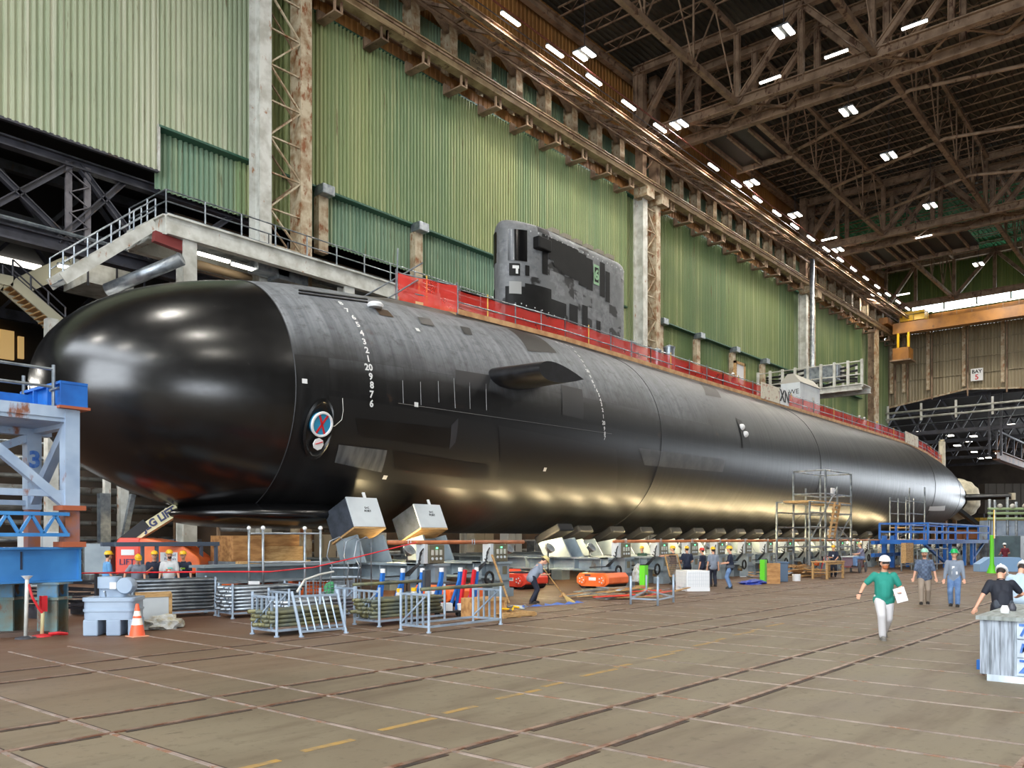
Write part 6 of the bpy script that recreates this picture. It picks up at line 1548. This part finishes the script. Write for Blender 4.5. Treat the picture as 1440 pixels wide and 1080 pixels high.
# white equipment gantry beyond the hull
t = empty('equipment_platform', (95, 42, 0), rz=-pi/2, label='white steel platform loaded with hoses and boxes beyond the hull', cat='platform')
def eq(px, py): p = onX(px, py, 95); return V((42-p.y, 0, p.z))
g0, g1 = eq(1066,540), eq(1212,540); zd = eq(1190,546).z
MB().ibeam((g0.x,0,zd),(g1.x,0,zd),.5,.7,.1).build('edge_beam', white_steel, t); MB().ibeam((g0.x,3,zd),(g1.x,3,zd),.5,.7,.1).build('edge_beam', white_steel, t)
MB().box(g0.x,g1.x,0,3,zd+.3,zd+.4).build('deck', white_steel, t)
for k in range(9):
    x = g0.x+(g1.x-g0.x)*k/8; MB().bar((x,0,zd),(x,0,zd+3.0),.28,.25).build('post', white_steel, t)
    if k < 8: MB().bar((x,2.8,zd),(x,2.8,zd+3.0),.25,.2).build('post', white_steel, t)
for z in (1.4,2.8): MB().tube((g0.x,0,zd+z),(g1.x,0,zd+z),.07,6).build('rail', white_steel, t)
for k in range(5): z = zd+.8+.45*k; MB().path([(g0.x+.5+j*1.5, 1.2, z+.2*sin(j*1.3+k)) for j in range(int((g1.x-g0.x-1)/1.5)+1)], .14, 6).build('hose', black, t, smooth=True)
for x in (.45,.62): MB().box(g0.x+(g1.x-g0.x)*x, g0.x+(g1.x-g0.x)*x+1.8, .3,1.6,zd+1.2,zd+2.9).build('switch_box', galv, t, bevel=.05)
for f in (.02,.2): x = g0.x+(g1.x-g0.x)*f; MB().ibeam((x,1,0),(x,1,zd-.3),.9,.7,.1,up=(0,1,0)).build('column', white_steel, t)
MB().bar((g0.x+(g1.x-g0.x)*.15,0,zd-.3),(g0.x+(g1.x-g0.x)*.02,.5,zd-3.5),.3,.3).build('brace', white_steel, t)
# ================= PEOPLE =================
skin = mat('skin', S(214,160,132), .55); skin2 = mat('skin_tan', S(190,136,108), .55)
hairm = mat('dark_hair', S(40,30,26), .7); gingerm = mat('ginger_beard', S(176,98,54), .8)
def solid_mesh(bits, name, vox, m, parent, smooth_it=5):
    mb = MB()
    for b_ in bits:
        if b_[0] == 'c':   # tapered capsule
            _, p, q, r1, r2 = b_; p = V(p); q = V(q)
            if (q-p).length > 1e-4: mb.tube(p, q, r1, 12, r2)
            mb.ball(p, r1, 12, 8); mb.ball(q, r2, 12, 8)
        else:
            _, c, r, M = b_; mb.ball(c, r, 14, 10, M)
    me = bpy.data.meshes.new('t'); me.from_pydata(mb.v, [], mb.f)
    bm = bmesh.new(); bm.from_mesh(me); bmesh.ops.recalc_face_normals(bm, faces=bm.faces); bm.to_mesh(me); bm.free()
    o = bpy.data.objects.new('t', me); COL.objects.link(o)
    r = o.modifiers.new('r', 'REMESH'); r.mode = 'VOXEL'; r.voxel_size = vox
    s_ = o.modifiers.new('s', 'SMOOTH'); s_.factor = .5; s_.iterations = smooth_it
    dg = bpy.context.evaluated_depsgraph_get(); m2 = bpy.data.meshes.new_from_object(o.evaluated_get(dg))
    bpy.data.objects.remove(o); bpy.data.meshes.remove(me)
    m2.materials.clear(); m2.materials.append(m); m2.polygons.foreach_set('use_smooth', [True]*len(m2.polygons)); m2.name = name
    o2 = bpy.data.objects.new(name, m2); COL.objects.link(o2); o2.parent = parent; return o2
def ik(a, b_, l1, l2, pole):
    a = V(a); b_ = V(b_); d = b_ - a; L = min(d.length, (l1+l2)*.998); d.normalize(); b_ = a + d*L
    x = (l1*l1 - l2*l2 + L*L)/(2*L); h = sqrt(max(l1*l1 - x*x, 0)); p = V(pole); p = (p - d*p.dot(d)).normalized()
    return a + d*x + p*h, b_
def person(loc, face, label, shirt, pants, hat=None, name='person', hands=None, feet=None, hip=.93, lean=0.0, side=0.0, head_turn=0, head_nod=0, H=1.78, fat=1.0, sleeve=.55, vox=.02, skinm=None, hatm=None, brim='front', shoes=None, hair=hairm, beard=None, long_sleeve=False, extras=None, sit=False, goggles=False):
    # local frame: person faces -Y... face = world heading angle the person looks along; local +X = right hand side, +Y = forward
    t = empty('person', loc, face - pi/2, label=label, cat='person'); k = H/1.78; skinm = skinm or skin
    R = Matrix.Rotation(-lean, 3, 'X') @ Matrix.Rotation(side, 3, 'Y')
    hipc = V((0, 0, hip)); up = lambda x, y, z: hipc + R @ V((x, y, z))
    chest = up(0, .01, .30); neck0 = up(0, -.01, .50); neck1 = up(0, .015, .60)
    HR_ = R.lerp(Matrix.Identity(3), .35) @ Matrix.Rotation(head_turn, 3, 'Z') @ Matrix.Rotation(-head_nod, 3, 'X')
    headc = neck1 + HR_ @ V((0, .025, .11))
    sh = {1: up(.185*(.9+.1*fat), -.01, .445), -1: up(-.185*(.9+.1*fat), -.01, .445)}
    hands = hands or {}; feet = feet or {}
    arms = {}
    for s_ in (1, -1):
        tgt = hands.get(s_, (s_*.27, .06, .80-.93+hip)); pole = (s_*.5, -1, -.1)
        e, h_ = ik(sh[s_], V(tgt), .29, .26, pole); arms[s_] = (e, h_)
    legs = {}
    for s_ in (1, -1):
        f = feet.get(s_, (s_*.11, 0, 0)); ank = V((f[0], f[1], f[2]+.09)); hp_ = hipc + V((s_*.09, 0, -.03))
        kn, an = ik(hp_, ank, .43, .43, (s_*.1, 1, .1)); legs[s_] = (hp_, kn, V(an))
    body = []
    for s_ in (1, -1):
        e, h_ = arms[s_]; body += [('c', sh[s_], e, .052, .042), ('c', e, h_, .042, .028)]
        # hand: palm, four unequal bent fingers, side thumb
        d = (h_-e).normalized(); side_v = d.cross(V((0, 1, 0)) if abs(d.y) < .8 else V((0,0,1))).normalized(); nrm_ = side_v.cross(d).normalized()
        if nrm_.y < 0: nrm_ = -nrm_; side_v = -side_v
        pc = h_ + d*.05; body.append(('e', pc, (.04, .018, .05), Matrix((side_v, nrm_, d)).transposed()))
        for j, L_ in enumerate((.066, .075, .07, .055)):
            b0 = pc + d*.035 + side_v*(.03-.02*j); b1 = b0 + d*L_*.5 + nrm_*.008; b2 = b1 + d*L_*.4 + nrm_*.022
            body += [('c', b0, b1, .0095, .009), ('c', b1, b2, .009, .0075)]
        tb = pc - d*.02 + side_v*.035*(1); body += [('c', tb, tb + side_v*.02 + d*.035 + nrm_*.01, .012, .010), ('c', tb + side_v*.02 + d*.035 + nrm_*.01, tb + side_v*.015 + d*.06 + nrm_*.02, .010, .008)]
        hp_, kn, an = legs[s_]; body += [('c', hp_, kn, .07, .052), ('c', kn, an, .052, .038)]
    body += [('c', up(0,0,.05), chest, .10, .10), ('c', sh[1], sh[-1], .06, .06), ('c', neck0, neck1 + V((0,0,.03)), .058, .052)]
    E = HR_
    body += [('e', headc, (.077, .095, .118), E), ('e', headc + E @ V((0, .055, -.06)), (.052, .045, .05), E),
             ('c', headc + E @ V((0, .092, .01)), headc + E @ V((0, .112, -.028)), .010, .015),
             ('e', headc + E @ V((0, .088, -.062)), (.026, .012, .010), E),
             ('e', headc + E @ V((.08, -.005, -.01)), (.012, .022, .034), E), ('e', headc + E @ V((-.08, -.005, -.01)), (.012, .022, .034), E)]
    bo = solid_mesh(body, 'body', vox*.62, skinm, t, 2)
    # eyes
    for s_ in (1, -1): MB().ball(headc + E @ V((s_*.03, .088, .008)), .012, 8, 6).build('eye', ink, bo, smooth=True)
    # shirt
    f = fat; sb_ = [('c', up(.0,.0,.02), up(0,.0,.12), .155*f, .16*f), ('c', up(.04,.0,.0), up(.07,.0,.36), .12*f, .125), ('c', up(-.04,.0,.0), up(-.07,.0,.36), .12*f, .125),
           ('c', up(.17,-.01,.43), up(-.17,-.01,.43), .075, .075), ('c', up(0,.02,.36), up(0,.0,.46), .11, .085), ('c', up(.07,0,-.06), up(-.07,0,-.06), .128*f, .128*f), ('c', up(0,.035*f*f,.06), up(0,.035*f,.22), .13*f, .13*f)]
    for s_ in (1, -1):
        e, h_ = arms[s_]
        if long_sleeve: sb_ += [('c', sh[s_], e, .078, .06), ('c', e, e.lerp(h_, .85), .06, .044)]
        else: sb_ += [('c', sh[s_], sh[s_].lerp(e, sleeve+.15), .078, .068)]
    so = solid_mesh(sb_, 'shirt', vox, shirt, t)
    MB().path([neck0 + R @ V((.066*cos(2*pi*j/14), .06*sin(2*pi*j/14)+.012, .015+.012*-sin(2*pi*j/14))) for j in range(14)], .012, 5, True).build('collar', shirt, so, smooth=True)
    pb = [('c', hipc + V((.05,0,-.05)), hipc + V((-.05,0,-.05)), .12*f, .12*f)]
    for s_ in (1, -1):
        hp_, kn, an = legs[s_]; pb += [('c', hp_, kn, .108*min(f,1.15), .086), ('c', kn, an + V((0,0,.02)), .086, .075)]
    solid_mesh(pb, 'trousers', vox, pants, t)
    for s_ in (1, -1):
        an = legs[s_][2]; base = V((an.x, an.y, an.z-.09))
        mb = MB(); rbox(mb, -.05,.05,-.09,.19,0,.035,.045); MB_ = mb
        mb.ball((0,.09,.045), (.05,.1,.05), 10, 6); mb.tube((0,-.02,.03),(0,-.02,.13), .055, 10)
        mb.build('boot', shoes or mat('dark_boot', S(40,34,30), .6), t, loc=base, smooth='a')
    if hat is not None:
        tophat = headc + E @ V((0, -.005, .045)); M4 = E
        prof = [(.118,0),(.116,.03),(.104,.07),(.075,.105),(.035,.122),(.004,.126)]
        mb = MB(); mb.lathe([(r*1.0, z) for r, z in prof], 20, tophat, M4 @ Matrix.Diagonal(V((.95,1.15,1))))
        if brim == 'full': mb.lathe([(.165,-.012),(.165,0),(.11,.012)], 20, tophat, M4 @ Matrix.Diagonal(V((.95,1.12,1))))
        ho = mb.build('hard_hat', hat, t, smooth='a')
        pk = MB(); P = [(.1*cos(a), .09+.085*sin(a), 0) for a in [pi*j/8 for j in range(9)]]
        pk.extr([tophat + M4 @ V(p) for p in P], M4 @ V((0,.0,.012))).build('peak', hat, ho)
        MB().bar(tophat + M4 @ V((0,-.1,.10)), tophat + M4 @ V((0,.09,.105)), .03, .03).build('ridge', hat, ho)
    MB().ball(headc + E @ V((0,-.022,.02)), (.083,.092,.105), 14, 10, E).build('hair', hair, t, smooth=True)
    if beard: MB().ball(headc + E @ V((0,.062,-.078)), (.058,.05,.05), 12, 8, E).build('beard', beard, t, smooth=True)
    if goggles: MB().cbox(headc + E @ V((0,.098,.01)), (.13,.03,.04), E).build('goggles', black, t)
    if extras: extras(t, dict(headc=headc, arms=arms, up=up, R=R, E=E, legs=legs))
    if k != 1: t.scale = (k, k, k)
    return t
def toward_cam(p): return atan2(-p[1], -p[0])
def plane_at(px, d):   # floor point at pixel column px and depth d
    r = (px-720)/FPX*d; return V((r*FS + d*FC, -r*FC + d*FS, 0))
teal = mat('teal_tshirt', S(34,134,118), .8); navy = mat('navy_tshirt', S(30,38,58), .8); gtee = mat('grey_tshirt', S(134,142,156), .8, 0, S(120,128,140), 4)
lblue = mat('light_blue_tshirt', S(104,160,210), .8); jeans = mat('blue_jeans', S(108,138,178), .8, 0, S(84,112,154), 5); khaki = mat('khaki_trousers', S(150,134,118), .8)
lgrey_p = mat('light_grey_trousers', S(200,196,196), .8); dnav = mat('dark_navy_trousers', S(28,32,48), .8); wtee = mat('white_tshirt', S(206,206,206), .8); maroon = mat('maroon_shirt', S(104,30,44), .8); blkp = mat('black_polo', S(24,28,40), .75)
olivep = mat('olive_trousers', S(92,88,72), .8)
def plaid():
    m, nt, b = newmat('navy_plaid'); co = coords(nt)
    ck = nt.nodes.new('ShaderNodeTexChecker'); nt.links.new(co, ck.inputs[0]); ck.inputs['Scale'].default_value = 13
    wv = nt.nodes.new('ShaderNodeTexWave'); nt.links.new(co, wv.inputs[0]); wv.inputs['Scale'].default_value = 12; wv.bands_direction = 'Z'
    c_ = mix(nt, ck.outputs['Fac'], S(46,58,82), S(78,94,120)); c_ = mix(nt, ramp(nt, wv.outputs['Fac'], .8, .95), c_, S(130,142,160)); nt.links.new(c_, b.inputs['Base Color']); b.inputs['Roughness'].default_value = .8; return m
hat_y = mat('yellow_hard_hat', S(236,186,34), .35); hat_w = mat('white_hard_hat', S(232,232,230), .35); hat_g = mat('green_hard_hat', S(20,168,88), .35); hat_r = mat('red_hard_hat', S(206,50,40), .35); hat_gw = mat('pale_green_hard_hat', S(150,206,180), .35); hat_t = mat('straw_hard_hat', S(206,186,128), .4)
# five workers under the bow
def badge(t, g): c = g['up'](0.02,.155,.28); MB().cbox(c, (.07,.01,.1)).build('badge', white, t)
def prints(cols):
    def f(t, g):
        for i, c in enumerate(cols): p = g['up'](-.04+.05*i, .165, .3-.05*i); MB().cbox(p, (.14,.012,.05), g['R']).build('shirt_print', mat('print_%d_%d_%d' % c, S(*c), .8), t)
    return f
g = plane_at(151, 27.0); person(g, rad(-10), 'person in light blue tee and yellow hard hat, leftmost of five near the orange lift', lblue, jeans, hat_y, hands={1:(.25,.1,.8),-1:(-.26,.12,.8)}, head_turn=.3)
g = plane_at(192, 26.6); person(g, toward_cam(g)+.2, 'person in grey tee looking down, second from left by the lift', gtee, jeans, hat_y, hands={1:(.42,.18,.92),-1:(-.2,.25,.85)}, lean=.22, head_nod=.35, H=1.72)
g = plane_at(217, 27.4); person(g, toward_cam(g), 'person in navy tee, one hand on chest, middle of five by the lift', navy, olivep, hat_y, hands={1:(.1,.26,1.22),-1:(-.28,.1,.85)}, fat=1.12)
g = plane_at(238, 26.8); person(g, toward_cam(g)-.1, 'bearded person in white tee with coloured print, fourth from left by the lift', wtee, jeans, hat_y, hands={1:(.28,.1,.85),-1:(-.3,.1,.85)}, beard=hairm, fat=1.1, extras=prints(((120,200,190),(210,110,60),(70,140,120))), H=1.82, head_turn=.3)
g = plane_at(258, 27.4); person(g, toward_cam(g)-.35, 'person in navy tee with green print and badge, rightmost of five by the lift', navy, jeans, hat_y, hands={1:(.28,.12,.8),-1:(-.28,.1,.8)}, extras=lambda t, g: (badge(t, g), prints(((150,190,60),))(t, g)))
# sweeper
def broom(t, g):
    h1 = g['arms'][1][1]; h2 = g['arms'][-1][1]
g = FP(748, 849); fr = atan2(-FC, FS)  # facing right of picture
sw = person(g, fr + .25, 'person in grey tee and straw coloured hard hat bent over sweeping with a broom', gtee, dnav, hat_t, hands={1:(.05,.52,.98),-1:(-.1,.34,1.28)}, lean=.62, head_nod=.3, hip=.9, feet={1:(.12,-.05,0),-1:(-.14,.12,0)}, brim='full', fat=1.12)
bp0 = V(g); dr = V((cos(fr+.25), sin(fr+.25), 0)); rt = V((dr.y, -dr.x, 0))
hA = bp0 + dr*.34 + rt*-.1 + V((0,0,1.3)); hB = bp0 + dr*1.08 + V((0,0,.32)); 
t = empty('broom', bp0 + dr*1.25, label='straw push broom held by the bending sweeper, head on the floor', cat='broom')
o_ = t.location
dB = (hB-hA).normalized(); MB().tube(hA - dB*.12 - o_, hB - o_, .016, 8).build('handle', wood, t, smooth=True)
end = V((dr.x*.15, dr.y*.15, .02)); MB().bar(hB-o_, (hB-o_).lerp(end,.25), .14,.1).build('head_block', wood, t)
mb = MB()
for k in range(40):
    a = k*2.4; q = (hB-o_).lerp(end,.2); mb.tube(q + V((.03*cos(a),.03*sin(a),0)), end + V((.12*cos(a)*((k%5)/5+.3), .12*sin(a)*((k%5)/5+.3), 0)), .012, 4)
mb.build('bristles', mat('straw', S(206,176,110), .9), t)
# group at the control boxes
lf = atan2(FC, -FS)   # facing left of the picture
g = plane_at(947, 40.2); person(g, lf, 'person in navy tee and yellow cap reaching left to a control box', navy, olivep, hat_y, hands={1:(.1,.62,1.3),-1:(-.1,.55,1.35)}, H=1.82)
g = plane_at(966, 40.2); person(g, TH, 'person in navy tee seen from behind, left of the red hat', navy, dnav, hat_y, hair=hairm, H=1.82, hands={1:(.2,.25,1.0),-1:(-.2,.25,1.0)})
def pack(t, g): MB().cbox(g['up'](0,-.19,.25), (.28,.12,.4), g['R']).build('backpack', black, t, bevel=.04)
g = plane_at(988, 39.6); person(g, TH+.9, 'person in red hard hat and navy tee with white lettering, facing left', navy, dnav, hat_r, extras=prints(((200,200,200),)), H=1.74)
g = plane_at(1003, 38.6); person(g, TH+.1, 'person in grey tee and yellow hard hat with back turned, behind the white bin', gtee, dnav, hat_y, H=1.8)
g = FP(1027, 828); person(g, lf-.35, 'person in navy tee and blue jeans with tool belt, right end of the talking group', navy, jeans, hat_y, hands={1:(.12,.3,1.08),-1:(-.1,.3,1.05)}, H=1.85, extras=lambda t, g: MB().box(-.2,.2,-.17,.17,.86,1.0).build('tool_belt', dark_grey, t, bevel=.04))
g = onY(968, 800, 20.0); 
g = plane_at(903, 44); person(g, TH+2.6, 'small figure in dark green top with yellow cap behind the green post', mat('dark_green_top', S(40,70,56), .8), dnav, hat_y)
# far workers
g = plane_at(1172, 48.5); person(g, toward_cam(g), 'person in navy tee and yellow hard hat leaning behind the workbench', navy, dnav, hat_y, hands={1:(.1,.3,1.1),-1:(-.15,.32,1.0)}, H=1.8, lean=.1, skinm=skin, extras=badge)
g = plane_at(1213, 48.5); person(g, lf, 'person in grey sleeveless top and jeans sitting on the cart, yellow hat', mat('grey_vest', S(120,120,140), .8), jeans, hat_t, hip=1.12, feet={1:(.12,.42,.55),-1:(-.12,.4,.55)}, hands={1:(.1,.45,1.3),-1:(-.15,.5,1.25)}, lean=.2)
g = FP(1413, 800); person(g, TH, 'person in maroon shirt and blue jeans with white hard hat, standing far right', maroon, jeans, hat_w, H=1.85, hands={1:(.25,.2,1.0),-1:(-.25,.2,1.0)}, fat=1.1)
g = plane_at(1238+2, 66); person(g, toward_cam(g), 'small figure in pale top and lime hat far behind the plaid shirt man', mat('pale_top', S(170,170,160), .8), dnav, mat('lime_hard_hat', S(160,220,60), .4), H=1.8)
# the three walking men
g = FP(1243, 899)
def paper(t, g): h_ = g['arms'][-1][1]; MB().cbox(h_ + V((-.0,.06,-.06)), (.22,.01,.3), Matrix.Rotation(.3,3,'Y')).build('paper', white, t)
def watch(t, g): e, h_ = g['arms'][1]; p = e.lerp(h_, .92); MB().path([p + V((.036*cos(a*pi/4),.036*sin(a*pi/4),0)) for a in range(8)], .012, 5, True).build('wrist_watch', black, t)
person(g, toward_cam(g)+.2, 'person in teal tee and light grey trousers striding nearest the camera, papers in hand', teal, lgrey_p, hat_w, hands={1:(.50,.12,.95),-1:(-.26,.24,1.02)}, feet={1:(.06,.16,0),-1:(-.05,-.26,.03)}, hip=.90, vox=.013, beard=gingerm, goggles=True, fat=1.2, H=1.84, shoes=mat('grey_shoe', S(120,116,110), .7), extras=lambda t, g: (paper(t, g), watch(t, g)), lean=.05)
g = FP(1300, 849.5); person(g, toward_cam(g)+.02, 'bearded person in navy plaid shirt and taupe trousers walking beside the green hat', plaid(), khaki, hat_gw, hands={1:(.32,.1,.84),-1:(-.33,.1,.86)}, feet={1:(.1,.18,0),-1:(-.1,-.12,0)}, vox=.015, fat=1.28, beard=mat('brown_beard', S(110,70,50), .8), H=1.84, sleeve=.8, extras=badge)
g = FP(1342, 852.5); person(g, toward_cam(g)-.05, 'person in grey long sleeve shirt, blue jeans and green hard hat walking forward', mat('slate_shirt', S(128,138,152), .8), jeans, hat_g, hands={1:(.28,.08,.82),-1:(-.28,.15,.84)}, feet={1:(.1,-.05,0),-1:(-.1,.2,0)}, vox=.015, long_sleeve=True, brim='full', H=1.84, fat=1.08, extras=lambda t, g: (badge(t, g), MB().cbox(g['up'](-.02,.16,.12), (.16,.012,.09)).build('id_card', white, t)))
# two people at the chest
g = plane_at(1410, 16.6)
def apron(t, g): MB().cbox(g['up'](0,0,-.02), (.36,.3,.2), g['R']).build('waist_pouch', dark_grey, t, bevel=.06)
person(g, TH-.35, 'person in black polo and white hard hat bending over the weathered chest, back to camera', blkp, dnav, hat_w, hands={-1:(-.46,.05,.80),1:(.35,.5,1.02)}, lean=.40, head_turn=-.5, head_nod=.5, vox=.013, fat=1.18, H=1.80, extras=apron, hip=.88)
g = plane_at(1432, 18.3)
person(g, TH-.7, 'person in pale blue tee and stickered white hard hat beyond the black polo', mat('pale_blue_tee', S(176,196,214), .8), dnav, hat_w, hands={-1:(-.2,.5,1.0),1:(.25,.5,1.0)}, lean=.5, head_nod=.4, head_turn=-.3, vox=.016, hip=.9, H=1.84)
# workers on the deck behind the netting
for i, (px, s_, h_) in enumerate(((1206, navy, hat_w), (1213, lgrey_p, hat_w), (1231, lblue, hat_y), (1098-70, navy, hat_w))):
    p = onY(px, 590, Y0); g = V((p.x, Y0-.2, dz(p.x,0)+.02))
    person(g, TH+pi*.6, 'small worker on the deck behind the netting, ' + ('left of the pair by the tan column','right of the pair by the tan column','in light blue towards the tail','left of the white cabin')[i], s_, dnav, h_, vox=.03)
# ================= LIGHT & CAMERA =================
cam = bpy.data.cameras.new('camera'); co = bpy.data.objects.new('camera', cam); COL.objects.link(co)
co.location = (0, 0, EYE); co.rotation_euler = (pi/2, 0, TH - pi/2)
cam.sensor_width = 36; cam.lens = 36*FPX/1440; cam.shift_y = (HZ-540)/1440; cam.clip_end = 600; cam.clip_start = .1
C.camera = co
w = bpy.data.worlds.new('daylight'); C.world = w; w.use_nodes = True
bg = w.node_tree.nodes['Background']; bg.inputs[0].default_value = (.86, .93, 1.0, 1); bg.inputs[1].default_value = 9.5
def area(loc, size, power, col=(1,1,1), rot=(0,0,0), sy_=None):
    l = bpy.data.lights.new('lamp', 'AREA'); l.shape = 'RECTANGLE'; l.size = size; l.size_y = sy_ or size; l.energy = power*.82; l.color = col
    o = bpy.data.objects.new('lamp', l); COL.objects.link(o); o.location = loc; o.rotation_euler = rot; return o
def point(loc, r, power, col):
    l = bpy.data.lights.new('lamp', 'POINT'); l.shadow_soft_size = r; l.energy = power; l.color = col
    o = bpy.data.objects.new('lamp', l); COL.objects.link(o); o.location = loc; return o
warm = (1, .90, .74)
for p in HB: area(p + V((0,0,-.1)), 1.4, 900, (1,.97,.92))
for x in (-12, 12, 36, 60, 84, 108, 132):
    for y in (-14, 6, 24):
        area((x, y, 37.9), 2.2, 2400, (1,.95,.86))
for x in TLX: area((x, 36, 36.3), 1.8, 330, warm, (0,0,0), .25)
for p in WL: point(p + V((0,.4,.4)), .12, 300, (1,.78,.42))
for p, q in (((5, 45.2, 9.5), 8), ((18, 45.2, 9.5), 8), ((-2, 50, 13), 8)): area(p, q, 900, (1,.95,.86), (rad(-50),0,0), .5)  # added fill lights brightening the pipes behind the bow, no fixtures modelled
for x in (40, 60, 80): area((x, 41.5, 9), 6, 500, warm, (0,0,0), .5)
def portal(loc, a, b_, rot):
    o = area(loc, a, 1, (1,1,1), rot, b_); o.data.cycles.is_portal = True; return o
portal((-44.9, -14, 20), 52, 40, (0, -pi/2, 0)).rotation_euler = (pi/2, 0, -pi/2)
portal((3, -39.9, 6.5), 18, 13, (pi/2, 0, 0))
portal((186, -39.9, 4), 108, 8, (pi/2, 0, 0))
C.view_settings.view_transform = 'Standard'; C.view_settings.look = 'None'; C.view_settings.exposure = -0.08; C.view_settings.gamma = 1
C.view_settings.use_curve_mapping = False
